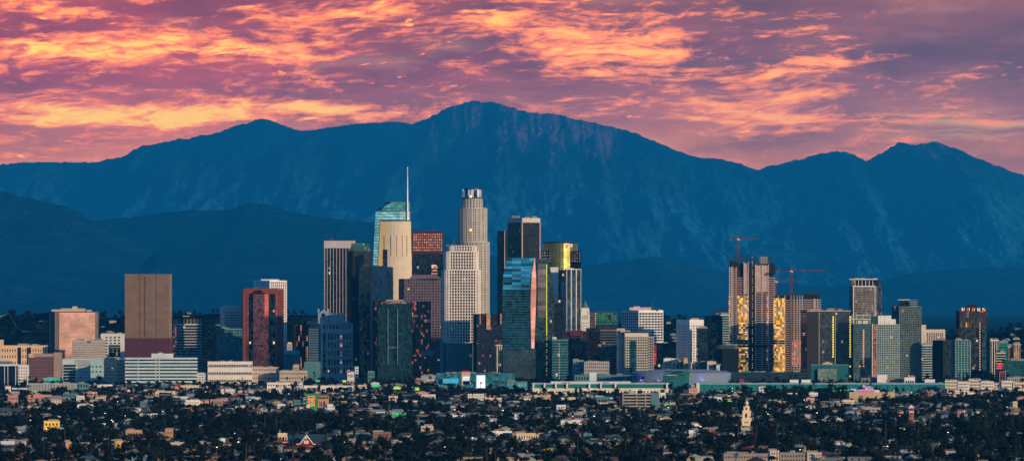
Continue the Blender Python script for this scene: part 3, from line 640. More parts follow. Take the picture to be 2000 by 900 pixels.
m = MB(); m.prism(offs(stone_poly(432), .5), zt(432.5), zt(430)); b.part('roof_cap', m, wall('dark_cap', (.12, .12, .11)))
for px_ in (751, 764, 775, 786, 795):
    k = (px_ - 738) / 66; xx = wx(px_, d); m = MB(); yd = d + 6.4 - 12 * sin(pi * (.12 + .76 * k)) - .25
    m.box(xx - .45, xx + .45, yd - .3, yd + 1.5, zt(500), zt(460)); b.part('stone_groove', m, wall('dark_limestone_joint', (.28, .23, .17)))  # darker strips along the joints of the stone front
m = MB(); m.prism([(wx(733.5, d), d + 4), (wx(738, d), d + 3.4), (wx(738, d), d + 9), (wx(733.5, d), d + 9)], zt(520), zt(455)); b.part('side_glass_slot', m, g_teal)
LM.append(('the sail shaped tower', 770, d))
b = Bld('office_tower', 'grey brown stone tower with short pale vertical slots, in front of the sail shaped tower', 'office building', rounded(foot(716, 724, 767, 11150, 16), 4), 11150)
z = wz(521, b.d); b.w.prism(b.poly, 0, z); b.z1 = z; b.done(w_stone)
for i, p, u, nn, L in edges(b.poly):
    if L > 12:
        R = random.Random(4)
        for k in range(int(L / 3.6)):
            for r in range(8):
                if R.random() < .72:
                    m = MB(); zz = z - 6 - r * 13 - R.uniform(0, 5); slab(m, p, u, nn, 2 + k * 3.6, 3.1 + k * 3.6, zz - R.uniform(5, 11), zz, .1, .12); b.part('stone_slot', m, wall('pale_slot_stone', (.34, .31, .27)) if R.random() < .6 else g_dark)
b.roof([(728, 754, 519, 14, 10)], w_stone)
b = Bld('office_tower', 'dark teal glass lift tower rising behind the grey brown stone tower against the cream front', 'office building', rect(747, 757, 11250, 12), 11250)
z = wz(487, b.d); b.bands(wz(560, b.d), z, g_navy, 4.2, 1.0, top=1); b.w.box(b.poly[0][0] + .3, b.poly[1][0] - .3, b.d + .5, b.d + 11, 0, wz(560, b.d)); b.done(w_black)
b = Bld('office_tower', 'narrow dark glass tower on the right flank of the grey brown stone tower', 'office building', rect(757.5, 768, 11230, 24), 11230)
z = wz(523, b.d); b.bands(0, z, g_dark, 4.2, .9); b.done(w_black)
# red and dark tower behind
b = Bld('skyscraper', 'dark red skyscraper with lit square windows near its top, right of the sail tower', 'skyscraper', foot(803, 805, 866, 12000, 4), 12000)
z = wz(451, b.d); zs = wz(491, b.d); b.w.prism(b.poly, 0, z); b.z1 = z; b.done(wall('dark_maroon_granite', (.055, .016, .014), .6))
b.panes(0, zs, wz(455, b.d), 14, 7, glass('copper_square_pane', (.60, .26, .18), .34, var=.5, metal=.5, lit=.3, litc=(1, .4, .25), lits=.35), .6, .6, mar=1.5)
m = MB(); m.prism(offs(b.poly, .4), 60, zs - 4); b.part('lower_glass', m, g_dark); m = MB(); m.bar((wx(845, b.d), b.d + 10, z), (wx(845, b.d), b.d + 10, z + 7), .4); b.part('mast', m, steel)
for q, y_ in enumerate((517, 522, 527, 533, 538)):
    m = MB(); m.box(wx(843, b.d), wx(854, b.d), b.d - 1.2, b.d - .4, wz(y_ + (5 if q == 0 else 2.2), b.d), wz(y_, b.d)); b.part('lit_window', m, glass('peach_glare', (.8, .45, .3), .35, metal=.4, lit=.9, litc=(1, .55, .35), lits=.8))
# purple grid tower
b = Bld('office_tower', 'plum granite tower with a fine square grid and chamfered roof', 'office building', foot(778, 790, 864, 11500, 12), 11500)
z = wz(544, b.d); b.bands(0, z, g_navy, 4.6, 1.7, pier=(4.6, 1.4, .25), rec=.6, top=1.5); b.done(wall('plum_grid_granite', (.125, .075, .085), .5))
m = MB(); P2 = rect(799, 862, b.d + 1, 42); m.prism(P2, z, wz(536.5, b.d), poly2=rect(806, 851, b.d + 14, 20)); b.part('hip_roof', m, wall('mauve_roof', (.20, .13, .13)))
# US Bank style round tower
d = 11800; cx = wx(922.5, d)
b = Bld('skyscraper', 'tallest skyscraper, pale round stepped tower with a glass crown', 'skyscraper', ellipse(cx, d + 27, 25, 25, 24), d)
ubw = wall('pale_granite_grid', (.40, .37, .32), .6); R_ = lambda a, b_: (wx(b_, d) - wx(a, d)) / 2
def usr(xa, xb, y0, y1, **k):
    c = (wx(xa, d) + wx(xb, d)) / 2; r = R_(xa, xb); b.bands(wz(y1, d), wz(y0, d), g_navy, 4.5, 1.5, .7, pier=(3.9, 1.7, .35), top=2, poly=ellipse(c, d + 27, r, r * .95, 20), **k)
usr(894, 956, 472, 745); usr(893, 951.5, 406, 472); usr(901.5, 942.5, 388, 406)
b.done(ubw)
m = MB(); m.prism(ellipse(cx, d + 27, R_(901, 943), R_(901, 943), 20), wz(388, d), wz(385.5, d)); b.part('crown_ledge', m, wall('dark_green_ledge', (.06, .08, .06)))
r = R_(902, 942); m = MB(); m.prism(ellipse(cx, d + 27, r * .9, r * .9, 20), wz(385.5, d), wz(369.5, d)); b.part('crown_drum', m, w_grey)
for k in range(20):
    a = 2 * pi * k / 20; 
    if sin(a) > .3: continue
    m = MB(); c0 = Vector((cx + cos(a) * r, d + 27 + sin(a) * r)); u = Vector((-sin(a), cos(a))); nn = Vector((cos(a), sin(a)))
    slab(m, c0, u, nn, -2.1, 2.1, wz(385, d), wz(371 - (k % 2), d), 1.5, 0); b.part('crown_glass_panel', m, glass('white_crown_glass', (.85, .85, .95), .25, var=.1, metal=.5) if k % 3 != 1 else g_navy)
m = MB(); m.prism(ellipse(cx, d + 27, r * .94, r * .94, 20), wz(370, d), wz(368, d)); b.part('crown_rim', m, dkmetal)
for yq, rr in ((383.5, 20.2), (449, 29.6)):
    m = MB(); m.prism(ellipse(wx(919, d), d + 27 - R_(893, 951.5) * (.72 if yq < 400 else .97), 2.2, 1.5, 10), wz(yq + 2.4, d), wz(yq - 2.2, d)); b.part('yellow_glow_spot', m, glow('gold_spot_glow', (1, .75, .15), 1.1))  # small emissive yellow spots on the rounded front
LM.append(('the round stepped skyscraper', 922, d))
# white lattice tower
d = 11000
b = Bld('skyscraper', 'white lattice skyscraper with rounded stepped corners in front of the round stepped skyscraper', 'skyscraper', rounded(foot(860.5, 866, 940, d, 6), 9), d)
gw = wall('white_lattice_precast', (.62, .57, .50), .6)
zb = wz(668, d)
for (xa, xm_, xb, y0, y1, r_) in ((860.5, 866, 940.5, 527, 668, 9), (864, 869, 935.5, 491, 527, 8), (871, 876, 932.5, 480, 491, 8)):
    b.bands(wz(y1, d), wz(y0, d), g_dark, 4.55, 1.25, .9, pier=(4.4, 1.3, .3), top=1.2, poly=rounded(foot(xa, xm_, xb, d + 1, 6), r_))
b.done(gw); b.w = MB(); b.clutter(9, 2.5, 9, 3)
pd = MB(); PP = rounded(foot(858, 866, 927, d - 4, 7), 5); b.strips(0, zb - 2, g_teal, 3.0, .5, rec=.5, top=.4, poly=PP, w=pd); 
m2 = MB(); R = random.Random(2)
for i, p, u, nn, L in edges(PP):
    if L > 10:
        for k in range(int(L / 3)):
            for r_q in range(15):
                m2.mi; slab(m2, p, u, nn, k * 3 + (.4 if r_q % 2 else 1.5), k * 3 + (1.3 if r_q % 2 else 2.4), 6 + r_q * 3.8, 9.6 + r_q * 3.8, .1, .45)
b.part('podium_fins', pd, wall('teal_fin_metal', (.05, .17, .18), .5)); b.part('podium_louvre', m2, wall('silver_louvre', (.30, .42, .42), .5), kind='stuff')
m = MB(); m.prism([(wx(866, d), d - 5), (wx(902, d), d - 5), (wx(902, d), d + 12), (wx(866, d), d + 12)], wz(670, d), wz(667.6, d)); b.part('roof_canopy', m, w_pale)
LM.append(('the white lattice skyscraper', 900, d))
# front dark tower with glowing-edged tower behind
b = Bld('apartment_tower', 'black residential tower with fiery orange reflections, behind the dark teal residential tower', 'apartment building', foot(727, 731, 841, 11050, 4), 11050)
z = wz(588, b.d); b.bands(0, z, glass('fiery_painted_glare', (.020, .022, .03), .22, cw=2.6, lit=.10, litc=(1, .22, .10), lits=.6, warm=(.85, .20, .09), warmf=.07), 3.6, .7, pier=(9, .6, .2), top=.8); b.done(w_black)  # orange reflections painted as warm patches and emission in the glass
m = MB(); m.box(wx(754, b.d), wx(788, b.d), b.d + 4, b.d + 14, z, wz(585, b.d)); b.part('penthouse', m, w_grey)
m = MB(); m.box(wx(819, b.d), wx(820, b.d), b.d - 1, b.d + 1, 40, z); m.box(wx(836, b.d), wx(837, b.d), b.d - 1, b.d + 1, 40, z); b.part('white_pier', m, w_grey)
for yq in (684, 689): 
    m = MB(); m.box(wx(822, b.d), wx(846, b.d), b.d - 6, b.d + 2, wz(yq + 4, b.d), wz(yq, b.d)); b.part('terrace', m, w_grey)
b = Bld('apartment_tower', 'dark teal residential tower in the centre foreground with a slim central groove', 'apartment building', foot(735, 738, 804.5, 10800, 5), 10800)
z = wz(592.5, b.d); b.bands(0, z, glass('deep_teal_glass', (.004, .018, .024), .07, var=.9, cw=2.4), 3.5, .5, pier=(3.3, .35, .15), top=.8, rec=.3); b.done(wall('deep_teal_frame', (.010, .036, .044), .6)); b.clutter(6, 3, 12); b.keep(60, 'the dark teal residential tower')
m = MB()
for xx in (757.5, 776): m.box(wx(xx, b.d), wx(xx + .9, b.d), b.d - 1.2, b.d + .1 + 6, 30, z - 8)
m.box(wx(757.5, b.d), wx(777, b.d), b.d - 1.2, b.d + 6, wz(679, b.d), wz(678, b.d)); b.part('frame_trim', m, wall('silver_trim', (.16, .28, .30), .4))
b = Bld('office_tower', 'dark navy tower with red gold glare at its top, right of the white lattice skyscraper', 'office building', foot(924, 929, 984, 10900, 5), 10900)
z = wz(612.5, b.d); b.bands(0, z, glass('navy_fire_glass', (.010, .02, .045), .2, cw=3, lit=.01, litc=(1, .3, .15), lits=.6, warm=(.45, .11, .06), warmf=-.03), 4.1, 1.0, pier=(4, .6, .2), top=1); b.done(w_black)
for xa, xb, y0, y1, nm in ((937, 938.6, 613, 633, 0), (950, 957.5, 613, 643, 1), (977, 979.5, 612, 632, 1), (931, 934, 634, 638, 0)):
    m = MB(); m.box(wx(xa, b.d), wx(xb, b.d), b.d - 1.2, b.d + 2, wz(y1, b.d), wz(y0, b.d)); b.part('gold_fin', m, glass('orange_mirror_fin', (.85, .42, .20), .36, var=.3, ch=1.2, cw=1.5, metal=.6, wob=.05))
b = Bld('low_building', 'slim white apartment slab with dark window columns below the navy tower', 'apartment building', rect(967.5, 983.5, 10700, 20), 10700)
z = wz(672.5, b.d); b.strips(0, z, g_dark, 3.2, 1.5, rec=.5, top=1.4); b.done(w_cream)
# black twin plaza towers
b = Bld('skyscraper', 'plain black skyscraper slab with a pale right edge behind the flat topped black skyscraper', 'skyscraper', foot(971, 985, 991, 12150, 60), 12150)
z = wz(451, b.d); b.strips(0, z, g_dark, 4, .3, top=.5, rec=.2); b.done(w_black); m = MB(); m.box(wx(985, b.d), wx(986.4, b.d), b.d - 1.4, b.d + .5, 0, z); b.part('pale_edge', m, w_beige)
b = Bld('skyscraper', 'flat topped black skyscraper seen corner on, with a pale blank crown', 'skyscraper', foot(991, 1020, 1055, 12000, 38), 12000)
z = wz(434.5, b.d); zt_ = wz(425.5, b.d); b.bands(0, z, glass('black_band_glass', (.013, .012, .012), .18, lit=.01, litc=(1, .5, .35), lits=.25), 4.2, 1.2, .15, top=.5); b.done(w_black); b.w = MB()
m = MB(); m.prism(offs(b.poly, .2), z, zt_); b.part('crown_wall', m, wall('cream_crown_precast', (.48, .43, .36)))
m = MB(); 
for (px_, py_) in (b.poly[0], b.poly[1]): m.prism([(px_ - 1.1, py_ - 1.2), (px_ + 1.1, py_ - 1.2), (px_ + 1.1, py_ + 1), (px_ - 1.1, py_ + 1)], 0, z)
b.part('corner_pier', m, wall('rose_corner_stone', (.42, .30, .26))); b.z1 = zt_; b.clutter(6, 5, 3, 2)
LM.append(('the flat topped black skyscraper', 1022, 11700))
# gold cylinder tower
b = Bld('skyscraper', 'dark green skyscraper with a gold glinting cylinder rising between square shoulders', 'skyscraper', foot(1054, 1058, 1134.5, 11800, 5), 11800)
zsh = wz(490, b.d); P = b.poly; d = b.d
for xa, xb in ((1057, 1086), (1106, 1134.5)):
    b.w = MB(); q = rect(xa, xb, d, 34); b.w.prism(q, 0, zsh); b.part('shoulder', b.w, wall('dark_shoulder_granite', (.03, .033, .035), .4)); b.panes(0, wz(512, d), zsh - 1, 6, 4, glass('grey_square_glass', (.16, .16, .15), .3), .55, .55, poly=q, nm='square_window')
    b.bands(wz(700, d), wz(513, d), g_dark, 4.4, 1.4, top=.4, poly=offs(q, .25)); m = b.w; b.w = MB()
    b.part('shoulder_spandrel', m, w_black)
r = R_(1061, 1128); r = (wx(1128, d) - wx(1061, d)) / 2; m = MB(); cxx = wx(1094.5, d)
n_ = 36; hh = (wz(474.5, d) - wz(620, d)) / n_
for k in range(n_):
    m = MB(); zz = wz(620, d) + k * hh; m.prism(ellipse(cxx, d + 24, r, r, 32), zz, zz + hh * .82); b.part('cylinder_window_band', m, glass('olive_gold_glass', (.34, .24, .07), .30, var=.15, cw=4, ch=4, metal=.85, wob=.01))
m = MB()
for k in range(n_): m.prism(ellipse(cxx, d + 24, r * .99, r * .99, 32), wz(620, d) + (k + .82) * hh, wz(620, d) + (k + 1) * hh)
m.prism(ellipse(cxx, d + 24, r * 1.01, r * 1.01, 32), wz(475, d), wz(472.5, d)); b.part('cylinder_frame', m, w_black)
m = MB()
for xx in (1116, 1116): 
    for yq in (477, 480.5): m.box(wx(1114, d), wx(1118, d), d - 14, d - 12.5 + 1, wz(yq + 1.6, d), wz(yq, d))
b.part('roof_light', m, glow('white_lamp', (1, .95, .9), .9))
LM.append(('the gold cylinder skyscraper', 1094, d))
# white striped tower
b = Bld('office_tower', 'dark glass tower with bold white vertical stripes below the gold cylinder skyscraper', 'office building', foot(1103, 1106, 1135.5, 11300, 6), 11300)
z = wz(525, b.d); b.strips(0, z, glass('slate_glass', (.035, .055, .065), .15), 9.0, 1.5, rec=.8, top=1.2); b.done(wall('white_stripe_stone', (.60, .62, .60))); b.roof([(1112, 1121, 523.5, 10, 8)], w_white)
b = Bld('office_tower', 'narrow tower, half blank cream wall and half dark glass, left of the white striped tower', 'office building', rect(1075, 1103, 11350, 30), 11350)
z = wz(521.5, b.d); b.w.box(wx(1075, b.d), wx(1090.5, b.d), b.d, b.d + 30, 0, z); b.done(wall('cream_blank_wall', (.52, .52, .44), .7)); m = MB(); m.box(wx(1090.5, b.d) + .01, wx(1103, b.d), b.d + 1.5, b.d + 30, 0, wz(527, b.d)); b.part('dark_half', m, g_dark); m = MB(); m.box(wx(1096, b.d), wx(1102, b.d), b.d + .6, b.d + 1.5, 0, wz(550, b.d)); b.part('grey_panel', m, w_grey)
# blue curved tower
d = 10700
b = Bld('skyscraper', 'mirror blue glass skyscraper with a curved left edge and a salmon strip on its right', 'skyscraper', rect(981, 1046, d, 34), d)
def bx(y):
    t = max(0, min(1, (y - 503) / 62)); xl = 989.5 - 8.5 * sin(t * pi / 2) ** 1.0; t2 = max(0, min(1, (y - 503) / 70)); xr = 1043.5 - 6.5 * t2 ** 1.3; return xl, xr
def bp(y, o_=0):
    xl, xr = bx(y); xa, xb = wx(xl, d), wx(xr, d); return [(xa - o_, d - o_), (xb + o_, d - o_), (xb + 2 + o_, d + 30), (xa + 3 - o_, d + 32)]
ys = [740 - 5.15 * k for k in range(46)] + [503.5]
for ya, yb in zip(ys, ys[1:]):
    m = MB(); m.prism(bp(ya), wz(ya, d), wz(yb + 1.0, d), poly2=bp(yb + 1.0)); b.part('glass_floor', m, g_blue if ya < 566 else glass('shaded_blue_glass', (.004, .028, .045), .07, var=.9, cw=5, ch=4.2, metal=.05, wob=.03))  # lower floors take a darker glass, their shade put into the colour
m = MB()
for ya, yb in zip(ys, ys[1:]): m.prism(bp(yb, .25 if yb > 560 else -.1), wz(yb + 1.0, d), wz(yb, d))
b.part('floor_edge', m, wall('blue_floor_edge', (.03, .09, .12), .5))
m = MB(); sg_ = [(503.5, 1043.6, 1044.6), (520, 1041.5, 1046), (540, 1038.5, 1047), (565, 1037, 1047.5), (600, 1036.5, 1046.5), (640, 1037, 1045), (680, 1038, 1043.5)]
for (y0, a0, b0), (y1, a1, b1) in zip(sg_, sg_[1:]):
    m.prism([(wx(a1, d), d - 1), (wx(b1, d), d + 1.2), (wx(b1, d), d + 12), (wx(a1, d), d + 12)], wz(y1, d), wz(y0, d), poly2=[(wx(a0, d), d - 1), (wx(b0, d), d + 1.2), (wx(b0, d), d + 12), (wx(a0, d), d + 12)])
b.part('salmon_strip', m, glass('salmon_mirror', (.62, .30, .22), .6, var=.15, cw=30, ch=4, metal=.1, wob=.03, spec=.2))
m = MB(); m.box(wx(982, d), wx(1046, d), d - 8, d + 6, 0, wz(682, d)); b.part('mural_podium', m, glass('mural_screen', (.012, .035, .042), .5, var=.6, cw=2, ch=2, warm=(.16, .05, .09), warmf=-.06))
b.keep(60, 'the mirror blue skyscraper'); LM.append(('the mirror blue skyscraper', 1015, d))
b = Bld('skyscraper', 'charcoal skyscraper with one yellow light line and a curved right edge', 'skyscraper', rect(1044, 1080, d + 40, 30), d + 40)
D2 = d + 40
def cxr(y): t = max(0, min(1, (y - 505) / 90)); return 1071 + 11.5 * sin(t * pi / 2)
ys = [742 - 5.2 * k for k in range(45)] + [507]
for ya, yb in zip(ys, ys[1:]):
    f = lambda y, o_=0: [(wx(1045, D2) - o_, D2 - o_), (wx(cxr(y), D2) + o_, D2 - o_), (wx(cxr(y), D2) + o_, D2 + 28), (wx(1045, D2) - o_, D2 + 28)]
    m = MB(); m.prism(f(ya), wz(ya, D2), wz(yb + .9, D2), poly2=f(yb + .9)); b.part('glass_floor', m, glass('charcoal_glass', (.022, .045, .058), .14, lit=.008))
m = MB()
for ya, yb in zip(ys, ys[1:]): m.prism(f(yb, .2), wz(yb + .9, D2), wz(yb, D2))
b.part('floor_edge', m, wall('charcoal_edge', (.022, .035, .042), .4))
m = MB(); m.box(wx(1050, D2), wx(1066, D2), D2 - 1.6, D2 + 2, wz(620, D2), wz(515, D2)); b.part('balcony_panel', m, glass('grey_banded_panel', (.13, .12, .12), .4, cw=30, ch=4.1, var=.5))
m = MB(); m.box(wx(1066.8, D2), wx(1068.4, D2), D2 - 2, D2 + 2, wz(655, D2), wz(516, D2)); b.part('yellow_light_line', m, glow('yellow_line_light', (.75, .78, .05), .75))
for k in range(20):
    if k % 3 != 2: m = MB(); m.box(wx(1067, D2), wx(1068.3, D2), D2 - 1.2, D2 + 1, wz(660 + k * 4, D2), wz(658.2 + k * 4, D2)); b.part('yellow_light', m, glow('yellow_line_light', (.75, .78, .05), .75))
m = MB(); m.box(wx(1052, D2), wx(1068, D2), D2 + 3, D2 + 16, wz(507, D2), wz(504, D2)); b.part('roof_plant', m, steel)
# ================================================================ RIGHT OF CENTRE
for (nm, lb, ct, a, st_, zt_, gl_, wl_, kw) in (
    ('office_tower', 'black ribbed tower in the gap below the white striped tower', 'office building', rect(1078, 1100, 11000, 30), 'b', 592, g_dark, w_black, {}),
    ('office_block', 'plum dark office block with thin storey lines, right of the black ribbed tower', 'office building', rect(1098, 1148, 10900, 34), 'b', 646, g_dark, wall('plum_spandrel', (.045, .022, .03)), {}),
    ('office_block', 'teal banded office block with pink entrance lights, right of the charcoal skyscraper', 'office building', rect(1078, 1110, 10700, 34), 'b', 662, g_teal, w_teal, {}),
    ('office_tower', 'black glass tower behind the mural fronted block', 'office building', foot(1145, 1147, 1180, 11100, 5), 's', 640, g_dark, w_black, {}),
    ('office_tower', 'dark glass tower with a patterned pale facade above the mural fronted block', 'office building', rect(1172, 1207, 10950, 30), 'b', 643, g_navy, wall('mauve_pattern_panel', (.12, .11, .13)), {})):
    b = Bld(nm, lb, ct, a, a[0][1]); z = wz(zt_, b.d)
    if st_ == 'b': b.bands(0, z, gl_, 4.2, 1.3, top=3)
    else: b.strips(0, z, gl_, 3.2, .5, top=1)
    b.done(wl_)
    if 'teal banded' in lb:
        for k in range(14): m = MB(); m.box(wx(1091.5, b.d), wx(1092.8, b.d), b.d - .8, b.d - .1, 8 + k * 4.2, 9.6 + k * 4.2); b.part('pink_light', m, glow('pink_lamp', (1, .45, .35), .8))
        m = MB(); m.box(wx(1079, b.d), wx(1087, b.d), b.d + 6, b.d + 14, z - .1, z + 3.5); b.part('roof_box', m, w_pale)
    if 'plum dark' in lb: m = MB(); m.box(wx(1114, b.d), wx(1138, b.d), b.d - 1, b.d + 10, z - 7, z + 1); b.part('attic', m, wall('wine_red_attic', (.09, .02, .04)))
d = 12500
b = Bld('city_hall_tower', 'small white stepped civic tower with a pyramid roof, left of the green lit tower', 'civic building', rect(1133, 1152, d, 17), d)
z = wz(613, d); b.w.prism(b.poly, 0, z); m = MB(); b.w.prism(offs(b.poly, -1.2), z, wz(601, d)); 
for xx in (1133.3, 1149): b.w.box(wx(xx, d), wx(xx + 2.6, d), d + .1 - .5, d + 3, z, wz(608, d))
b.done(wall('white_granite_tower', (.62, .62, .52))); cx_ = wx(1142.5, d); m.prism(ellipse(cx_, d + 8.5, 7.2, 7.2, 8), wz(601, d), wz(588, d), poly2=ellipse(cx_, d + 8.5, .6, .6, 8)); b.part('pyramid_roof', m, wall('dark_green_pyramid', (.10, .13, .10)))
m = MB(); m.bar((cx_, d + 8.5, wz(588.5, d)), (cx_, d + 8.5, wz(584, d)), .3); b.part('finial', m, steel)
b.panes(0, wz(625, d), wz(614.5, d), 4, 1, g_dark, .35, .8, mar=3.5, nm='tall_window'); b.panes(0, wz(660, d), wz(628, d), 5, 6, g_dark, .35, .4, mar=2)
LM.append(('the white civic tower', 1142, d))
b = Bld('apartment_tower', 'green lit residential tower with a dark square panel, right of the white civic tower', 'apartment building', foot(1152, 1163, 1207, 11300, 10), 11300)
z = wz(609, b.d); b.bands(wz(634, b.d), z, g_green, 4.1, 1.0, top=1); b.bands(0, wz(634, b.d), g_dark, 4.1, .9, top=.5); b.done(wall('green_black_frame', (.02, .05, .04), .4)); m = MB(); m.box(wx(1183, b.d), wx(1194, b.d), b.d - .8 + 5, b.d + 12, wz(624, b.d), wz(615, b.d)); b.part('dark_panel', m, w_black); b.roof([(1170, 1190, 607, 10, 12)], dkmetal)
for k in range(6): m = MB(); m.box(wx(1162.2, b.d), wx(1164, b.d), b.d - 1, b.d - .2, wz(613.5 + k * 4.2, b.d), wz(611.5 + k * 4.2, b.d)); b.part('pink_light', m, glow('pink_lamp', (1, .45, .35), .8))
b = Bld('office_tower', 'white gridded office tower seen corner on, with antennas on its roof', 'office building', foot(1215.5, 1247.5, 1296, 11600, 34), 11600)
z = wz(605.5, b.d); b.bands(wz(668, b.d), z, g_dark, 4.7, 1.5, .9, pier=(6.5, .9, .2), top=4.5); b.w.prism(offs(b.poly, -.02), wz(670, b.d), wz(668, b.d)); b.done(wall('cool_white_precast', (.66, .66, .64))); m = MB(); m.prism(offs(b.poly, -.6), 0, wz(670, b.d)); b.part('lower_glass', m, g_teal)
b.roof([(1230, 1272, 600, 14, 16), (1238, 1250, 598, 8, 18), (1286, 1292, 604, 6, 16)], wall('pinkish_plant', (.48, .36, .32)))
for k, (xx, yy_) in enumerate(((1272, 596), (1274.5, 590), (1277, 597))): m = MB(); m.bar((wx(xx, b.d), b.d + 20, b.z1), (wx(xx, b.d), b.d + 20, wz(yy_, b.d)), .5); m.bar((wx(xx - 1, b.d), b.d + 20, wz(yy_ + 4, b.d)), (wx(xx + 1, b.d), b.d + 20, wz(yy_ + 4, b.d)), .8); b.part('antenna', m, steel)
b.keep(0, 'the white gridded tower')
b = Bld('apartment_tower', 'beige residential tower with balcony corners in front of the white gridded tower', 'apartment building', foot(1218, 1220.5, 1266, 10800, 3), 10800)
z = wz(648, b.d); b.w.prism(offs(b.poly, -.7), 0, z); P = b.poly; _, p, u, nn, L = [e for e in edges(P) if e[0] == 0][0]
nf = 20
for k in range(nf): slab(b.w, p, u, nn, 0, L, k * 4.1, k * 4.1 + 1.2, .8, 0)
for k in range(14): slab(b.w, p, u, nn, k * L / 13 - (.35 if k else 0), k * L / 13 + (.35 if k < 13 else 0), 0, z - 8, .8, .05)
b.w.prism(offs(P, .3), z - 8, z - 1.5); b.done(wall('cream_precast_frame', (.50, .49, .40))); b.z1 = z
for k in range(nf): m = MB(); slab(m, p, u, nn, .8, L - .8, k * 4.1 + 1.2, k * 4.1 + 4.1, .7, -.6); b.part('window_band', m, g_dark)
m = MB(); slab(m, p, u, nn, L * .22, L * .48, 6, z - 14, .1, .25); b.part('teal_glass_bay', m, g_teal)
m = MB(); m.box(wx(1205, b.d), wx(1221, b.d), b.d + 14, b.d + 26, 0, wz(641, b.d)); m.box(wx(1212, b.d), wx(1231, b.d), b.d + 8, b.d + 24, z - 1, wz(645, b.d)); b.part('stair_tower', m, w_beige)
b.keep(0, 'the beige residential tower')
b = Bld('apartment_tower', 'slimmer grey residential wing with chequered balconies, right of the beige residential tower', 'apartment building', rect(1264, 1277, 10850, 24), 10850)
b.bands(0, wz(657, b.d), g_dark, 4.1, 1.5, pier=(3.4, 1.0, .1)); b.done(w_grey)
b = Bld('apartment_tower', 'narrow dark glass tower with a red sparkling left strip, below the white gridded tower', 'apartment building', rect(1276, 1297, 11000, 24), 11000)
b.strips(0, wz(669, b.d), g_teal, 3, .5, top=1); b.done(w_black); m = MB(); m.box(wx(1277, b.d), wx(1282, b.d), b.d - 1, b.d + 1, wz(712, b.d), wz(670, b.d)); b.part('red_sparkle_strip', m, glass('red_sparkle_glass', (.25, .03, .02), .3, lit=.4, litc=(1, .12, .06), lits=.8, cw=1.8, ch=2.4))
b = Bld('office_tower', 'grey and white office tower seen corner on, standing alone right of the white gridded tower', 'office building', foot(1322, 1347, 1375, 10840, 36), 10840)
z = wz(624, b.d); b.bands(0, z, glass('grey_slot_glass', (.06, .065, .07), .25), 4.4, 2.3, .6, pier=(5.6, 2.2, .15), top=9); b.done(wall('warm_white_precast', (.60, .59, .56))); b.roof([(1350, 1366, 621, 10, 14)], w_salmon)
b.keep(0, 'the lone grey and white tower')
for (lb, P_, yt, gl_, wl_, st_, gr) in (
    ('dark slate residential tower in front of the lone grey and white tower', foot(1360, 1362, 1382, 10800, 5), 641, g_navy, w_black, 'b', 0),
    ('teal glass tower with a dark cap, left of the construction towers', foot(1377, 1379, 1411, 10985, 5), 617, g_teal, wall('slate_frame', (.03, .06, .07)), 's', 0),
    ('pale edged teal tower directly behind the teal glass tower', rect(1395, 1426, 11300, 30), 614, g_teal, w_pale, 'b', 0)):
    b = Bld('apartment_tower', lb, 'apartment building', P_, P_[0][1]); z = wz(yt, b.d)
    (b.bands if st_ == 'b' else b.strips)(0, z, gl_, **({'fl': 4, 'sp': 1, 'top': 2} if st_ == 'b' else {'spc': 3, 'pw': .5, 'top': 3.5})); b.done(wl_); b.clutter(5, 4, hash(yt) % 9)
def scaffold(b, xl, xr, y0, y1, dep, mat=None, nm='scaffold', step=2.6):
    m = MB(); d = b.d; xa, xb = wx(xl, d), wx(xr, d); z0, z1 = wz(y0, d), wz(y1, d); R = random.Random(int(xl))
    for yy_ in (d + .5, d + dep):
        n = int((xb - xa) / step)
        for k in range(n + 1):
            x_ = xa + (xb - xa) * k / n; m.bar((x_, yy_, z0), (x_, yy_, z1 - R.uniform(0, .25) * (z1 - z0)), .22)
        m.bar((xa, d + .5, z0 + 1), (xa, d + dep, z0 + 1), .2); m.bar((xb, d + .5, z0 + 1), (xb, d + dep, z0 + 1), .2)
        k = z0 + 2
        while k < z1: m.bar((xa, yy_, k), (xb, yy_, k), .16); k += 2.6
    b.part(nm, m, mat or wall('scaffold_green', (.02, .05, .05), .6))
b = Bld('scaffold_frame', 'dark scaffold frame topping a block left of the construction towers', 'scaffold', rect(1395, 1424, 11420, 20), 11420); b.vol(rect(1396, 1423, 11421, 18), 0, wz(613, b.d), w_black, 'core'); scaffold(b, 1395, 1424, 615, 600, 18)
# ---------------- construction towers
d = 10900
b = Bld('tower_under_construction', 'tallest unfinished concrete tower with scaffolding on top and bays in golden sunset glare', 'tower under construction', foot(1423, 1427, 1515, d, 4), d)
slabm = wall('raw_concrete_slab', (.46, .36, .31), .8); P = offs(b.poly, -2)
core = MB(); core.prism(offs(P, -1.5), 0, wz(515, d)); b.part('core', core, wall('dark_core', (.035, .025, .022)))
m = MB(); fl = 3.55; nf = int(wz(518, d) / fl)
for k in range(nf):
    for xa, xb, yt, o_ in ((1425, 1438, 521, 0), (1440, 1454, 541, -.8), (1453, 1461.5, 511, 1.2), (1475.5, 1501, 516, .8), (1501, 1514.5, 540, -.8)):
        z = k * fl
        if z > wz(yt, d): continue
        m.box(wx(xa, d), wx(xb, d), d - 1 - o_, d + 8, z, z + 1.0)
for xa, xb, yt, o_ in ((1425, 1438, 521, 0), (1453, 1461.5, 511, 1.2), (1475.5, 1501, 516, .8)):
    for x_ in [xa, (xa + xb) / 2, xb] if xb - xa > 12 else [xa, xb]: m.box(wx(x_, d) - .55, wx(x_, d) + .55, d - 1.25 - o_, d + 6, 0, wz(yt, d))
b.part('floor_slab', m, slabm)
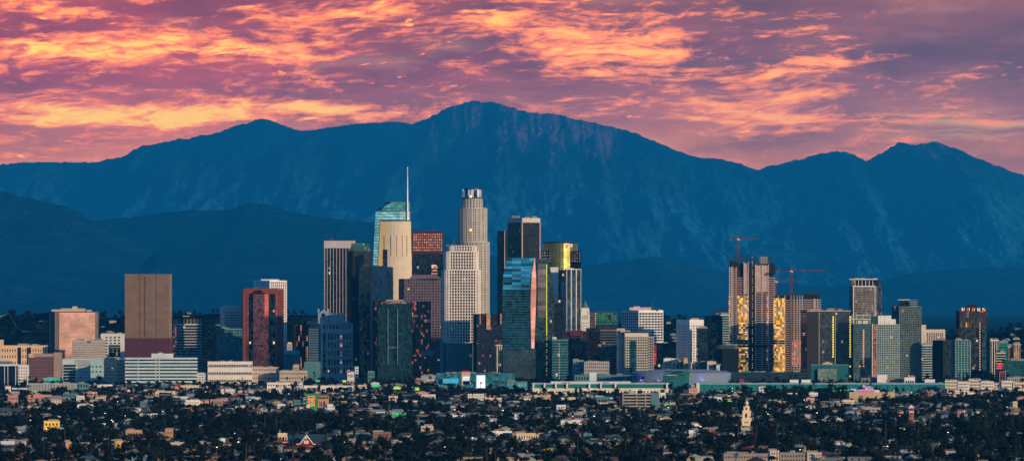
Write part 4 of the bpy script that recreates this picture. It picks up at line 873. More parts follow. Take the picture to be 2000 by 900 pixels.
m = MB(); m.box(wx(1453.5, d), wx(1461, d), d - .6, d + 8, wz(574, d), wz(514, d)); m.box(wx(1476, d), wx(1500.5, d), d - .6, d + 8, wz(570, d), wz(518, d)); m.box(wx(1428, d), wx(1432, d), d - .3, d + 8, wz(655, d), wz(521, d)); b.part('infill_panel', m, wall('pinkish_panel', (.40, .30, .26)))
for k in range(int(wz(575, d) / fl)):
    z = k * fl
    if 14 < z < 150 and not (60 < z < 66):
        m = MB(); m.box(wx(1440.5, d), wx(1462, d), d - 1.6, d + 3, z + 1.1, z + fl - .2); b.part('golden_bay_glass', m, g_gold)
        m = MB(); m.box(wx(1423.4, d), wx(1426.4, d), d - .8, d + 3, z + 1.1, z + fl - .3) if z > 62 else None
        if z > 62: b.part('golden_edge_glass', m, g_gold)
m = MB(); m.box(wx(1462.3, d), wx(1475, d), d - 1.8, d + 6, 0, wz(514, d)); b.part('lift_shaft', m, w_black)
for k in range(58): m = MB(); m.box(wx(1469, d), wx(1469.9, d), d - 2.2, d - 1.85, 6 + k * 3.4, 7 + k * 3.4) if k % 4 else None; (b.part('work_light', m, glow('work_lamp', (1, .9, .75), .8)) if k % 4 else None)
m = MB(); m.box(wx(1497.3, d), wx(1501.7, d), d - 2, d + 2, 30, wz(572, d)); b.part('rosy_glass_strip', m, glass('rosy_glint', (.4, .14, .12), .3, lit=.3, litc=(1, .35, .3), lits=.5, ch=3.5, cw=1.5))
scaffold(b, 1425, 1512, 520, 498, 30); m = MB(); m.box(wx(1484, d), wx(1500, d), d + 4, d + 12, wz(515, d), wz(501, d)); b.part('hoist_box', m, w_grey)
m = MB(); m.box(wx(1425, d), wx(1441, d), d + 2, d + 20, wz(521, d), wz(510, d)); m.box(wx(1500, d), wx(1514, d), d + 2, d + 20, wz(535, d), wz(514, d)); b.part('dark_upper_floor', m, w_black)
m = MB(); m.box(wx(1425, d), wx(1560, d), d - 5, d + 2, wz(738, d), wz(726, d)); b.part('podium', m, w_dgreen)
m = MB(); m.box(wx(1440, d), wx(1501, d), d - 3, d + 2, wz(678, d), wz(673.5, d)); b.part('mechanical_floor', m, w_black)
b.keep(0, 'the tallest unfinished tower')
b = Bld('tower_under_construction', 'middle unfinished concrete tower with golden sunset glare on its left bay', 'tower under construction', foot(1506, 1509, 1568, d + 30, 4), d + 30); D = b.d
core = MB(); core.prism(offs(b.poly, -3.5), 0, wz(577, D)); b.part('core', core, MC['dark_core']); m = MB()
for k in range(int(wz(578, D) / fl)):
    m.box(wx(1509, D), wx(1567, D), D - 1, D + 8, k * fl, k * fl + .95)
for x_ in (1509, 1520, 1533, 1545, 1551, 1557, 1562, 1567): m.box(wx(x_, D) - .5, wx(x_, D) + .5, D - 1.3, D + 6, 0, wz(577, D))
b.part('floor_slab', m, slabm)
for k in range(int(wz(580, D) / fl)):
    z = k * fl
    if z > 14 and not (60 < z < 66): m = MB(); m.box(wx(1511, D), wx(1532.5, D), D - 1.8, D + 3, z + 1.05, z + fl - .2); b.part('golden_bay_glass', m, g_gold)
    if 22 < z < 66: m = MB(); m.box(wx(1546, D), wx(1566, D), D + .4, D + 3, z + 1.05, z + fl - .2); b.part('rosy_bay_glass', m, glass('rosy_bay', (.35, .12, .08), .3, lit=.45, litc=(1, .3, .16), lits=.6, cw=3))
scaffold(b, 1520, 1568, 577, 570, 24)
b = Bld('tower_under_construction', 'rear unfinished tower with pinkish balconies behind the dark yellow-finned tower', 'tower under construction', rect(1566, 1604, d + 120, 26), d + 120); D = b.d
core = MB(); core.prism(offs(b.poly, -3), 0, wz(580, D)); b.part('core', core, MC['dark_core']); m = MB()
for k in range(int(wz(580, D) / fl)): m.box(wx(1568, D), wx(1604, D), D - 1, D + 8, k * fl, k * fl + 1.1)
for x_ in (1590, 1592, 1597): m.box(wx(x_, D) - .7, wx(x_, D) + .7, D - 1.3, D + 6, 0, wz(583, D))
b.part('floor_slab', m, slabm); scaffold(b, 1567, 1604, 582, 568, 24); m = MB(); m.box(wx(1572, D), wx(1600, D), D + 2, D + 20, wz(582, D), wz(574, D)); b.part('dark_upper_floor', m, w_black)
def crane(label, px_, d, ybase, ytop, yj, xl, xr, hanger=None):
    x = wx(px_, d); zb, zt_ = wz(ybase, d), wz(ytop, d); zj = wz(yj, d); s_ = 1.3
    r = bpy.data.objects.new('tower_crane', None); COL.objects.link(r); r.location = (x, d, 0); tag(r, label, 'crane', 'cranes over the construction site'); org = (x, d, 0)
    cm = wall('crane_red_paint', (.13, .045, .02), .8); m = MB()
    for a in (-1, 1):
        for c in (-1, 1): m.bar((x + a * s_, d + c * s_, zb), (x + a * s_, d + c * s_, zj), .42)
    k = zb; q = 1
    while k < zj - 3:
        m.bar((x - s_ * q, d - s_, k), (x + s_ * q, d - s_, k + 3), .2); m.bar((x - s_, d - s_ * q, k), (x - s_, d + s_ * q, k + 3), .2); m.bar((x - s_, d - s_, k), (x + s_, d - s_, k), .2); k += 3; q = -q
    m.build('mast', cm, r, org); m = MB(); m.bar((x - 1, d, zj), (x, d, zt_), .35); m.bar((x + 1, d, zj), (x, d, zt_), .35); m.build('tower_head', cm, r, org)
    for nm, xe in (('jib', wx(xr, d)), ('counter_jib', wx(xl, d))):
        m = MB(); sg = 1 if xe > x else -1; L = abs(xe - x); n = int(L / 3); hgt = 1.9
        m.bar((x, d - .8, zj), (xe, d - .8, zj), .38); m.bar((x, d + .8, zj), (xe, d + .8, zj), .38)
        if nm == 'jib':
            m.bar((x, d, zj + hgt), (xe - sg * 3, d, zj + hgt * .6), .22)
            for k in range(n): m.bar((x + sg * k * 3, d - .8, zj), (x + sg * (k * 3 + 1.5), d, zj + hgt), .14); m.bar((x + sg * (k * 3 + 1.5), d, zj + hgt), (x + sg * (k * 3 + 3), d + .8, zj), .14)
        m.build(nm, cm, r, org)
        m = MB(); m.bar((x, d, zt_), (x + sg * L * (.6 if nm == 'jib' else .9), d, zj + .6), .12); m.build('stay_cable', dkmetal, r, org)
    m = MB(); m.box(wx(xl, d), wx(xl, d) + 3.5, d - 1.5, d + 1.5, zj - 3, zj + .6); m.build('counterweight', wall('crane_ballast', (.12, .08, .07)), r, org)
    m = MB(); m.box(x - .2 + 1.3, x + 2.8, d - 2.4, d - .6, zj - 2.6, zj - .2); m.box(x - 1.4, x + 1.4, d - 1.5, d - 1.4, zj - 1.4, zj + .6); m.build('cab', w_white, r, org)
    if hanger: m = MB(); m.bar((wx(hanger, d), d, zj - .2), (wx(hanger, d), d, zj - 9), .15); m.box(wx(hanger, d) - .8, wx(hanger, d) + .8, d - .6, d + .6, zj - 10.5, zj - 9); m.build('hook_block', dkmetal, r, org)
crane('tower crane with a short jib on top of the tallest unfinished tower', 1441, 10912, 520, 454.5, 466.5, 1424.5, 1480)
crane('large tower crane standing in front of the middle unfinished tower', 1545, 10880, 742, 516.5, 529, 1517, 1616, 1560)
crane('small low tower crane behind the gap between the unfinished towers', 1515.5, 10990, 600, 535, 549, 1510, 1566)
d = 10600
b = Bld('hotel_tower', 'black tower with an overhanging flat roof disc, left of the golden bays', 'hotel', rect(1411, 1443, d, 26), d)
z = wz(679, d); b.w.prism(b.poly, 0, z); b.done(wall('navy_black_cladding', (.006, .010, .018), .7, spec=.1)); m = MB(); m.prism(rounded(rect(1399, 1442, d - 3, 34), 6), wz(681, d), wz(673.5, d)); b.part('roof_disc', m, dkmetal); b.z1 = wz(673.5, d); b.clutter(6, 3, 4); b.keep(0)
b = Bld('apartment_tower', 'dark residential tower with yellow vertical fins and yellow corner lights', 'apartment building', foot(1566, 1576, 1662, 10750, 10), 10750); d = b.d
z = wz(608, d); b.bands(0, z, glass('charcoal_balcony_glass', (.020, .028, .04), .2, lit=.012, litc=(1, .6, .4), lits=.6), 3.9, 1.0, top=2); b.done(w_black); _, p, u, nn, L = [e for e in edges(b.poly) if e[0] == 0][0]
m = MB(); slab(m, p, u, nn, 0, L * .27, 0, z - 2.4, .1, .5); b.part('blank_black_wall', m, w_black)
for t in (.27, .64): m = MB(); slab(m, p, u, nn, L * t, L * t + .9, 0, z - 1, .1, 1.0); b.part('yellow_fin', m, w_olive)
for t, n0, n1 in ((.585, 9, 26), (.975, 10, 26)):
    for k in range(26):
        if k >= n0 or k % 4 == 1: m = MB(); slab(m, p, u, nn, L * t, L * t + 2.0, 6 + k * 3.9, 8.6 + k * 3.9, .1, .9); b.part('yellow_corner_light', m, glow('lemon_light', (1, .78, .08), 1.0))
m = MB(); m.prism(offs(b.poly, .3), z, z + 1.6); b.part('roof_slab', m, w_grey); b.z1 = z + 1.6; b.clutter(14, 3.5, 5); b.keep(0, 'the dark yellow finned tower')
b = Bld('apartment_tower', 'white framed residential tower with a thin projecting roof canopy, tallest right of the cranes', 'apartment building', foot(1661, 1666, 1722, 11200, 8), 11200); d = b.d
z = wz(559, d); b.bands(0, z, glass('bronze_apartment_glass', (.10, .08, .065), .3, var=.7, lit=.12, litc=(1, .5, .3), lits=.35), 3.8, 1.1, top=1.0, pier=(6.5, .5, .3)); b.done(wall('dim_beige_spandrel', (.20, .17, .145))); _, p, u, nn, L = [e for e in edges(b.poly) if e[0] == 0][0]
m = MB(); slab(m, p, u, nn, 0, 1.2, 0, z + .8, .1, .9); slab(m, p, u, nn, L * .76, L * .78, 0, z + .8, .1, .9); slab(m, p, u, nn, 1.2, L * .76, z - .8, z + .8, .1, .9); b.part('white_frame', m, w_white)
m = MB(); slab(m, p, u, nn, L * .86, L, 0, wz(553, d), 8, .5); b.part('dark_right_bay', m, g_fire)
m = MB(); m.prism(offs(b.poly, -3), z, wz(547, d)); b.part('crown_glass', m, g_dark); m = MB()
for k in range(6): slab(m, p, u, nn, 3 + k * 6, 3.8 + k * 6, z, wz(546, d), .5, -1)
m.box(wx(1659, d), wx(1713, d), d - 2, d + 14, wz(546, d), wz(544.3, d)); b.part('roof_canopy', m, w_white); b.z1 = wz(544.5, d); b.clutter(6, 3, 7, 1); b.keep(0, 'the white framed residential tower')
for (lb, P_, yt, gl_, wl_, kw, extra) in (
    ('teal residential tower with white roof frames, below the white framed residential tower', foot(1661, 1667, 1702, 10850, 12), 632, g_res, wall('dusky_teal_frame', (.06, .12, .13)), dict(fl=3.5, sp=1.0, pier=(3.5, .5, .2), top=1), 'frames'),
    ('grey green balconied residential tower with a bright white roof block', foot(1702, 1708, 1757, 10700, 10), 633, g_res, wall('sage_frame', (.26, .33, .30)), dict(fl=3.5, sp=1.2, pier=(3.8, .9, .3), top=1.5, rec=.9), 'whiteblock'),
    ('tall grey green balconied residential tower with a dark glass penthouse', foot(1745, 1756, 1800, 10950, 12), 598, g_res, wall('sage_frame_dim', (.20, .26, .245)), dict(fl=3.6, sp=1.2, pier=(3.6, .8, .3), top=1.5, rec=.9), 'pent')):
    b = Bld('apartment_tower', lb, 'apartment building', P_, P_[0][1]); d = b.d; z = wz(yt, d); b.bands(0, z, gl_, **kw); b.done(wl_); _, p, u, nn, L = [e for e in edges(P_) if e[0] == 0][0]
    if extra == 'frames':
        m = MB(); m.box(wx(1663, d), wx(1701, d), d, d + 16, wz(624, d), wz(622, d)); m.box(wx(1672, d), wx(1700, d), d + 3, d + 14, wz(616, d), wz(614.5, d))
        for xx in (1664, 1673, 1686, 1700): m.box(wx(xx, d) - .4, wx(xx, d) + .4, d + 4, d + 5, z, wz(615, d))
        m.box(wx(1676, d), wx(1696, d), d + 6, d + 14, z, wz(622, d)); b.part('roof_frame', m, w_pale)
        for k in range(16): m = MB(); slab(m, p, u, nn, L * .52, L * .60, 30 + k * 3.5, 32.2 + k * 3.5, .1, .6); b.part('peach_lit_window', m, glow('peach_window', (1, .5, .3), .55))
    if extra == 'whiteblock':
        m = MB(); m.box(wx(1715, d), wx(1741, d), d + 3, d + 18, z, wz(616, d)); m.box(wx(1741, d) + .01, wx(1750, d), d + 4, d + 18, z, wz(623, d)); wb = b.part('white_roof_block', m, w_white)
        m = MB()
        for xx in (1719, 1727, 1735): m.box(wx(xx, d), wx(xx + 2, d), d + 2.8, d + 3.2, wz(619.5, d), wz(618.5, d)); m.box(wx(xx, d), wx(xx + 2, d), d + 2.8, d + 3.2, wz(630, d), wz(629, d))
        b.part('vent', m, dkmetal); m = MB(); m.box(wx(1702, d), wx(1715, d), d + 5, d + 18, z, wz(617, d)); b.part('dark_roof_block', m, w_dgreen)
        m = MB(); m.box(wx(1703, d), wx(1705, d), d - 1, d + 8, 0, z + 1); b.part('cream_edge_pier', m, w_cream); m = MB(); m.box(wx(1706, d), wx(1711.5, d), d - .8, d + 6, 0, z + .5); b.part('reddish_glass_strip', m, glass('reddish_strip', (.30, .10, .07), .3, lit=.15, litc=(1, .3, .2), lits=.4, cw=2, ch=3.5))
    if extra == 'pent':
        m = MB(); m.box(wx(1757, d), wx(1776, d), d + 4, d + 18, z, wz(586, d)); b.part('penthouse_glass', m, g_dark); m = MB(); m.box(wx(1754, d), wx(1777, d), d + 2, d + 19, wz(586, d), wz(584.5, d)); b.part('roof_canopy', m, w_pale)
        b.bands(z, wz(585, d), g_res, 3.6, 1.2, poly=rect(1776.5, 1792, d + 6, 14), top=.6, w=b.w); b.part('upper_wing', b.w, wl_); b.w = MB()
        m = MB(); m.box(wx(1747, d), wx(1757, d), d + 5, d + 10, wz(606, d), wz(598, d)); b.part('red_reflection_panel', m, g_fire)
    b.keep(0)
LM.append(('the grey green balconied towers', 1750, 10700))
b = Bld('civic_building', 'cream stone civic building with tall dark window columns, far behind the balconied towers', 'civic building', rect(1806, 1846, 12000, 30), 12000); d = b.d
b.w.prism(b.poly, 0, wz(643, d)); b.w.box(wx(1798, d), wx(1808.5, d), d - 1, d + 20, 0, wz(634, d)); b.done(w_cream); b.panes(0, wz(675, d), wz(648, d), 9, 1, g_dark, .45, .9, mar=3, nm='tall_window'); b.z1 = wz(643, d)
m = MB(); m.prism(offs(b.poly, .5), wz(646, d), wz(644.5, d)); b.part('cornice', m, w_cream)
for (lb, P_, yt, gl_, wl_, st_) in (
    ('teal low office block left of the dark twin block', rect(1801, 1826, 11200, 24), 673, g_teal, w_pale, 'b'),
    ('black residential block between the balconied towers and the teal lattice block', foot(1823, 1842, 1868, 10900, 30), 664, g_dark, w_black, 's'),
    ('teal lattice residential block with pale verticals, left of the black tower with lit crown', foot(1861, 1866, 1896, 10700, 10), 664, g_teal, wall('teal_lattice', (.14, .26, .26)), 'l'),
    ('long dark glass block at the right edge beyond the white apartments', rect(1960, 2060, 10900, 30), 704, g_teal, w_dgreen, 'b'),
    ('small white columned block at the far right', rect(1934, 1951, 11200, 20), 663, g_dark, w_white, 's'),
    ('green roofed block at the far right', rect(1951, 1968, 11300, 20), 669, g_green, wall('jade_cladding', (.02, .20, .15)), 'b'),
    ('beige ribbed block near the right edge', rect(1979, 1994, 11400, 20), 671, glass('beige_slot', (.25, .18, .12), .4), w_tan, 's'),
    ('cream capped block behind the red logo at the far right', rect(1945, 1964, 11000, 20), 688, g_dark, w_cream, 'b'),
    ('slim beige chimney like block at the far right', rect(1968, 1974, 11350, 12), 676, g_dark, w_beige, 's')):
    b = Bld('office_block', lb, 'office building', P_, P_[0][1]); z = wz(yt, b.d)
    if st_ == 'b': b.bands(0, z, gl_, 4.1, 1.2, top=2)
    elif st_ == 's': b.strips(0, z, gl_, 4, 1, top=2)
    else: b.bands(0, z, gl_, 3.8, .9, pier=(5, 1.0, .4), top=1)
    b.done(wl_); b.clutter(4, 4, len(lb)); b.keep(0)
b = Bld('apartment_tower', 'black residential tower with a lit orange crown and a column of pink lights', 'apartment building', foot(1869, 1874, 1929, 11000, 10), 11000); d = b.d
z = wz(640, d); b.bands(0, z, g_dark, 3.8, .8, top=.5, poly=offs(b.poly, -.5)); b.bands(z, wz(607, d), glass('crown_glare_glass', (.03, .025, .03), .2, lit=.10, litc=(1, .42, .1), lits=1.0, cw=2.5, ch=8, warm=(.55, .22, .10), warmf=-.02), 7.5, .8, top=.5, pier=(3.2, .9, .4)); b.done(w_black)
m = MB(); m.box(wx(1890, d), wx(1908, d), d + 6, d + 18, wz(607, d), wz(593, d)); b.part('penthouse', m, w_black); _, p, u, nn, L = [e for e in edges(b.poly) if e[0] == 0][0]
for k in range(16):
    m = MB(); slab(m, p, u, nn, 1 + k * L / 16, 1 + k * L / 16 + 1.4, wz(607, d), wz(601, d), .4, .2); b.part('crown_fin', m, glass('orange_fin', (.75, .34, .16), .35, metal=.5) if k % 3 else w_black)
for k in range(18): m = MB(); slab(m, p, u, nn, L * .72, L * .745, 18 + k * 4.4, 20.5 + k * 4.4, .1, .6); b.part('pink_light', m, glow('pink_lamp', (1, .45, .35), .8))
m = MB(); slab(m, p, u, nn, L * .80, L * .96, 0, wz(645, d), .1, .8); b.part('teal_glass_bay', m, g_teal); b.keep(0, 'the black tower with the lit crown')
# ================================================================ LOW BUILDINGS
FL = []           # foreground landmarks for wording: (phrase, px, py)
def low(label, x0, x1, yt, yb, wm, cols=0, rows=0, dep=20, a=3, gl=None, ww=.5, hh=.5, style='p', cat='building', nm='low_building', lm=None, clear=210, clut=2, roofc=None, up=0, d=None):
    d = d or min(dbase(yb), 10620 - (x0 % 7) * 9); P = foot(x0, x0 + max(.4, (x1 - x0) * .02), x1, d, a); b = Bld(nm, label, cat, P, d); z = wz(yt, d)
    gl = gl or g_dark
    if style == 'p':
        b.w.prism(P, 0, z); b.w.prism(offs(P, .25), z, z + .5); b.z1 = z + .5; b.done(wm)
        if cols: b.panes(0, up, z - .6, cols, rows, gl, ww, hh, mar=.8)
    elif style == 'b': b.bands(up, z, gl, max(2.6, (z - up) / rows), (z - up) / rows * (1 - hh), top=.8); b.done(wm)
    elif style == 's': b.strips(up, z, gl, (wx(x1, d) - wx(x0, d)) / cols, (wx(x1, d) - wx(x0, d)) / cols * (1 - ww), top=1.2, rec=.4); b.done(wm)
    elif style == 'g':      # gabled hall, ridge along its length
        ze = z - (z * .35); b.w.prism(P, 0, ze); b.done(wm); m = MB(); q = offs(P, .5); A_, B_, C_, D_ = [Vector((*t, ze)) for t in q]
        up_ = Vector((0, 0, z - ze)); r0, r1 = (A_ + D_) / 2 + up_, (B_ + C_) / 2 + up_
        m.face([A_, B_, r1, r0]); m.face([C_, D_, r0, r1]); m.face([D_, A_, r0]); m.face([B_, C_, r1]); m.face([D_, C_, B_, A_]); b.part('roof', m, roofc or roofgrey); b.z1 = ze
        if cols: b.panes(0, 0, ze, cols, rows, gl, ww, hh, mar=.8)
    if clut and style != 'g': b.clutter(clut, 1.8, int(x0) % 17)
    KEEP.append((x0 - 1, x1 + 1, d, clear))
    if lm: FL.append((lm, (x0 + x1) / 2, yb))
    return b
w_sand = wall('sand_stucco', (.48, .38, .26)); w_rose = wall('rose_stucco', (.40, .20, .17)); w_offw = wall('off_white_stucco', (.62, .58, .50)); w_turq = wall('turquoise_roof', (.05, .45, .38)); w_umber = wall('umber_stucco', (.40, .22, .11)); w_red = wall('red_cube_paint', (.35, .02, .03)); w_cool = wall('cool_white_wall', (.50, .56, .55))
OB = 'office building'; AB = 'apartment building'; WH = 'warehouse'
low('olive brown flat roofed store right of the black glass cube', 31, 62, 737, 752, wall('olive_stucco', (.16, .14, .08)), 6, 1, lm=None)
low('long ribbed grey warehouse in front of the plum brick block', 50, 149, 748, 768, wall('ribbed_grey', (.34, .36, .33)), 34, 1, style='s', ww=.35, cat=WH, nm='warehouse', lm='the ribbed warehouse', clut=4)
low('low building with a bright turquoise roof behind the ribbed warehouse', 84, 121, 738, 752, w_turq, 8, 1, ww=.5, hh=.3, clut=3)
low('small plum building between the turquoise roof and the teal cube', 121, 136, 737, 750, w_plum, 3, 1)
low('teal cube building at the right end of the ribbed warehouse', 149, 173, 748, 766, w_teal, 4, 2, clut=3)
low('long sand coloured low hall left of the salmon building', 199, 228, 736, 750, w_sand, 8, 1)
low('salmon building with three dark doors in front of the striped white block', 228, 246, 740, 753, w_salmon, 4, 1, ww=.6, hh=.35, lm='the salmon building')
low('off white low shop right of the salmon building', 246, 264, 738, 749, w_offw, 3, 1)
low('long cream arcade building below the striped white block', 280, 376, 741, 753, w_cream, 26, 1, ww=.5, hh=.5, lm='the cream arcade')
low('white gridded low office behind the cream arcade', 332, 379, 729, 745, w_offw, 14, 3, ww=.6, hh=.55)
low('small white gridded block right of the cream arcade', 380, 401, 729, 752, w_offw, 6, 5, ww=.55, hh=.55)
low('bright red cube building left of the cream shop', 341, 351.5, 750.5, 764, w_red, 2, 1, ww=.3, hh=.3, lm='the red cube building')
low('cream shop with six small windows beside the red cube building', 352, 389, 752.5, 764, w_cream, 6, 1, ww=.35, hh=.35)
low('long white building with an open top storey, left of the copper mirror tower', 404, 493, 706, 726, w_offw, 26, 3, ww=.7, hh=.35, clut=3)
low('cream stepped office with dark bands below the long white building', 424, 471, 719, 748, w_cream, 5, 5, style='b', hh=.35, clut=6, lm='the cream stepped office')
low('cream lower wing left of the cream stepped office', 400, 428, 727, 748, w_offw, 6, 3)
low('classical beige stone building with many windows below the copper mirror tower', 471, 545, 717, 742, w_beige, 22, 4, ww=.4, hh=.45, clut=10, lm='the classical beige building')
low('beige stone wing with a corner tower, right end of the classical beige building', 545, 600, 724, 742, w_beige, 16, 3, ww=.4, hh=.45, clut=6)
low('beige stone corner turret above the classical beige wing', 572, 584, 713, 740, w_beige, 3, 4, ww=.35, hh=.4)
low('white modernist building with dark corner windows', 520, 591, 747, 764, w_offw, 14, 2, ww=.5, hh=.35, clut=7, lm='the white modernist building')
low('long low white market hall right of the white modernist building', 591, 693, 753, 767, w_offw, 24, 1, ww=.5, hh=.35, clut=8, lm='the white market hall')
low('grey stone building with a blank front below the tall orange edged tower', 822, 852, 733, 756, wall('khaki_stone', (.26, .27, .23)), 0, 0, clut=4, lm='the grey stone building')
low('small brown building left of the white tilted panel', 810, 822, 740, 757, w_brown, 3, 3)
low('small teal white block below the slim black tower', 718, 732, 726, 745, w_teal, 3, 3)
low('slim white block with dark slots beside the blue stone tower', 693, 700, 717, 745, w_cool, 1, 6, ww=.7, hh=.4)
low('white crinkled pavilion left of the slim white block', 678, 692, 727, 742, w_offw, 4, 2)
low('long teal glass hall with a bright blue screen below the white lattice skyscraper', 850, 1006, 729, 762, glass('aqua_hall_glass', (.03, .16, .19), .25, var=.5, cw=5, ch=5), 60, 1, hh=.2, gl=g_teal, clut=14, lm='the teal glass hall', clear=150)
low('pale low block under the mirror blue skyscraper', 989, 1030, 745, 766, w_teal, 9, 2, gl=g_tealb)
low('cream freeway wall building below the teal glass hall', 995, 1052, 768, 773, w_sand, 0, 0, dep=6, clut=1)
low('long rosy parapet building in front of the convention hall', 934, 1060, 773, 779, wall('rosy_wall', (.50, .33, .26)), 30, 1, ww=.4, hh=.3, clut=5, lm='the rosy parapet building')
low('cream low shop below the left convention hall', 1140, 1185, 773, 782, w_cream, 8, 1, lm=None)
low('teal grey low shop left of the parking garage', 1135, 1198, 775, 788, w_teal, 10, 1)
low('cream long shop roof left of the parking garage', 1166, 1212, 786, 794, w_cream, 8, 1)
for k, (x0, x1, yt, yb, w_, c, r, lb) in enumerate(((1296, 1318, 700, 728, w_offw, 5, 3, 'white stepped apartment block left of the lone grey and white tower'), (1312, 1330, 705, 731, w_grey, 4, 4, 'grey terraced block below the lone grey and white tower'),
    (1292, 1312, 713, 732, w_beige, 4, 2, 'beige block behind the left end of the arena'), (1311, 1328, 702, 733, w_beige, 2, 2, 'beige arched block with one dark opening behind the arena'), (1328, 1345, 707, 734, w_brown, 4, 3, 'brown block between two beige blocks behind the arena'),
    (1335, 1343, 700, 731, w_tan, 2, 2, 'tan turret block behind the brown block'), (1349, 1366, 708, 735, wall('peach_block', (.55, .40, .28)), 2, 2, 'peach block with four square openings behind the arena'), (1366, 1381, 707, 733, w_dgreen, 4, 4, 'dark green block right of the peach block'),
    (1381, 1399, 706, 735, w_beige, 3, 3, 'mottled beige block behind the right half of the arena'), (1399, 1406, 713, 735, w_cool, 2, 3, 'slim white block right of the mottled beige block'))):
    low(lb, x0, x1, yt, yb, w_, c, r, ww=.45, hh=.4, d=10350 - k * 12, clear=0)
low('grey residential block with a blue mural and rounded bays, left of the beige residential tower', 1119, 1140, 703, 738, wall('mural_wall', (.16, .24, .27)), 5, 7, ww=.5, hh=.5, d=10420)
low('grey residential block with two cream bays, right of the mural block', 1140, 1190, 706, 738, w_grey, 12, 7, ww=.4, hh=.5, d=10400, lm=None)
low('long teal low block behind the left convention hall', 1120, 1232, 732, 747, w_teal, 20, 2, clut=8, d=10250)
low('cream cube on the roof line left of the arena', 1151, 1165, 727, 744, w_cool, 0, 0, d=10200)
# --- arena
d = 10150; xa, xb = wx(1234, d), wx(1430, d); cxx = (xa + xb) / 2; rx = (xb - xa) / 2
b = Bld('arena', 'long curved blue grey arena with glowing blue lights on its wall', 'arena', ellipse(cxx, d + 40, rx, 40, 40), d)
arm = wall('arena_panel', (.15, .20, .27), .45, var=.06); 
b.w.prism(ellipse(cxx, d + 40, rx * .97, 38, 40), 0, wz(728, d), poly2=b.poly); b.w.prism(ellipse(cxx, d + 40, rx, 40, 40), wz(728, d), wz(724.5, d), poly2=ellipse(cxx, d + 42, rx * .9, 34, 40)); b.done(arm)
m = MB(); m.prism(ellipse(cxx, d + 42, rx * .85, 30, 40), wz(724.5, d), wz(721.5, d), poly2=ellipse(cxx, d + 44, rx * .5, 18, 40)); b.part('roof', m, w_grey)
for px_, s_, w_ in ((1371.5, 3.5, 1.6), (1252, 1.2, 1.2), (1285, .8, 1.0)):
    x_ = wx(px_, d); t = (x_ - cxx) / rx; yy = d + 40 - 40 * sqrt(max(0, 1 - t * t)) - 1.4; m = MB(); m.prism(ellipse(x_, yy, w_, .8, 8), wz(743, d), wz(741, d)); b.part('blue_floodlight', m, glow('blue_flood_%d' % px_, (.25, .3, 1), 1.3))
    L_ = bpy.data.lights.new('floodlight', 'POINT'); L_.energy = 500 * s_; L_.color = (.15, .25, 1); L_.shadow_soft_size = .5
    lo = bpy.data.objects.new('floodlight', L_); COL.objects.link(lo); lo.parent = b.root; lo.location = (x_ - b.org[0], yy - 3 - b.org[1], wz(741, d))
for px_ in (1240, 1256): m = MB(); x_ = wx(px_, d); t = (x_ - cxx) / rx; yy = d + 40 - 40 * sqrt(1 - t * t); m.box(x_ - 2.4, x_ + 2.4, yy - .8, yy + 2, wz(739, d), wz(735, d)); b.part('dark_vent_window', m, g_dark)
KEEP.append((1230, 1435, d, 150)); FL.append(('the curved arena', 1330, 748))
# --- convention halls
d = dbase(773)
b = Bld('convention_hall', 'long cream walled convention hall with a dark green roof band and white pylons', 'hall', rect(1040, 1306, d, 90), d)
b.w.prism(b.poly, 0, wz(757.5, d)); b.done(wall('cream_hall_wall', (.60, .56, .42))); m = MB(); m.prism(offs(b.poly, -1.2), wz(757.5, d), wz(749.5, d)); b.part('green_band', m, wall('green_band_wall', (.02, .13, .11)))
m = MB(); m.prism(offs(b.poly, 1), wz(749.5, d), wz(748, d)); b.part('roof_edge', m, w_pale); m = MB(); m.prism(rect(1076, 1232, d + 20, 50), wz(748, d), wz(744.5, d + 20)); b.part('upper_roof', m, w_pale)
for px_ in (1040.5, 1062, 1084, 1106, 1149.5, 1172, 1200.5, 1301): m = MB(); m.box(wx(px_, d), wx(px_ + 3.2, d), d - 2.5, d + 1, wz(758, d), wz(747.5, d)); b.part('pylon', m, w_offw)
b.panes(0, 2, 9, 40, 1, g_dark, .3, .5, mar=4); b.z1 = wz(748, d); b.clutter(12, 1.6, 5); KEEP.append((1038, 1310, d, 170)); FL.append(('the cream convention hall', 1170, 772))
b = Bld('convention_lobby', 'dark green glass cube lobby standing in front of the curved arena', 'hall', rect(1296, 1346, dbase(764), 40), dbase(764)); d = b.d
b.w.prism(b.poly, 0, wz(733, d)); b.done(wall('green_lobby_frame', (.015, .11, .11), .5)); m = MB(); m.box(wx(1312, d), wx(1347, d), d + 8, d + 38, wz(733, d), wz(725, d)); b.part('upper_block', m, wall('green_upper_block', (.03, .12, .09)))
for k in range(8): m = MB(); m.box(wx(1298, d), wx(1345, d), d - .4, d - .05, 3 + k * 3.6, 5.2 + k * 3.6); b.part('window_band', m, glass('lobby_glass', (.01, .10, .095), .3, var=.3))
m = MB(); m.box(wx(1303, d), wx(1323, d), d + 2, d + 12, wz(733, d), wz(731.8, d)); b.part('roof_edge', m, w_white); KEEP.append((1294, 1350, d, 100)); FL.append(('the green glass lobby', 1320, 765))
d = dbase(769)
b = Bld('exhibition_hall', 'very long low teal exhibition hall below the unfinished towers', 'hall', rect(1360, 1846, d, 80), d)
b.w.prism(b.poly, 0, wz(749.5, d)); b.done(wall('teal_hall_panel', (.015, .15, .15), .7, var=.08)); m = MB(); m.prism(offs(b.poly, .8), wz(749.5, d), wz(748.3, d)); b.part('roof_edge', m, wall('pale_teal_edge', (.30, .48, .46)))
m = MB(); m.box(wx(1360, d), wx(1366, d), d - 2.5, d + 1, 0, wz(747, d)); b.part('cream_pylon', m, w_offw)
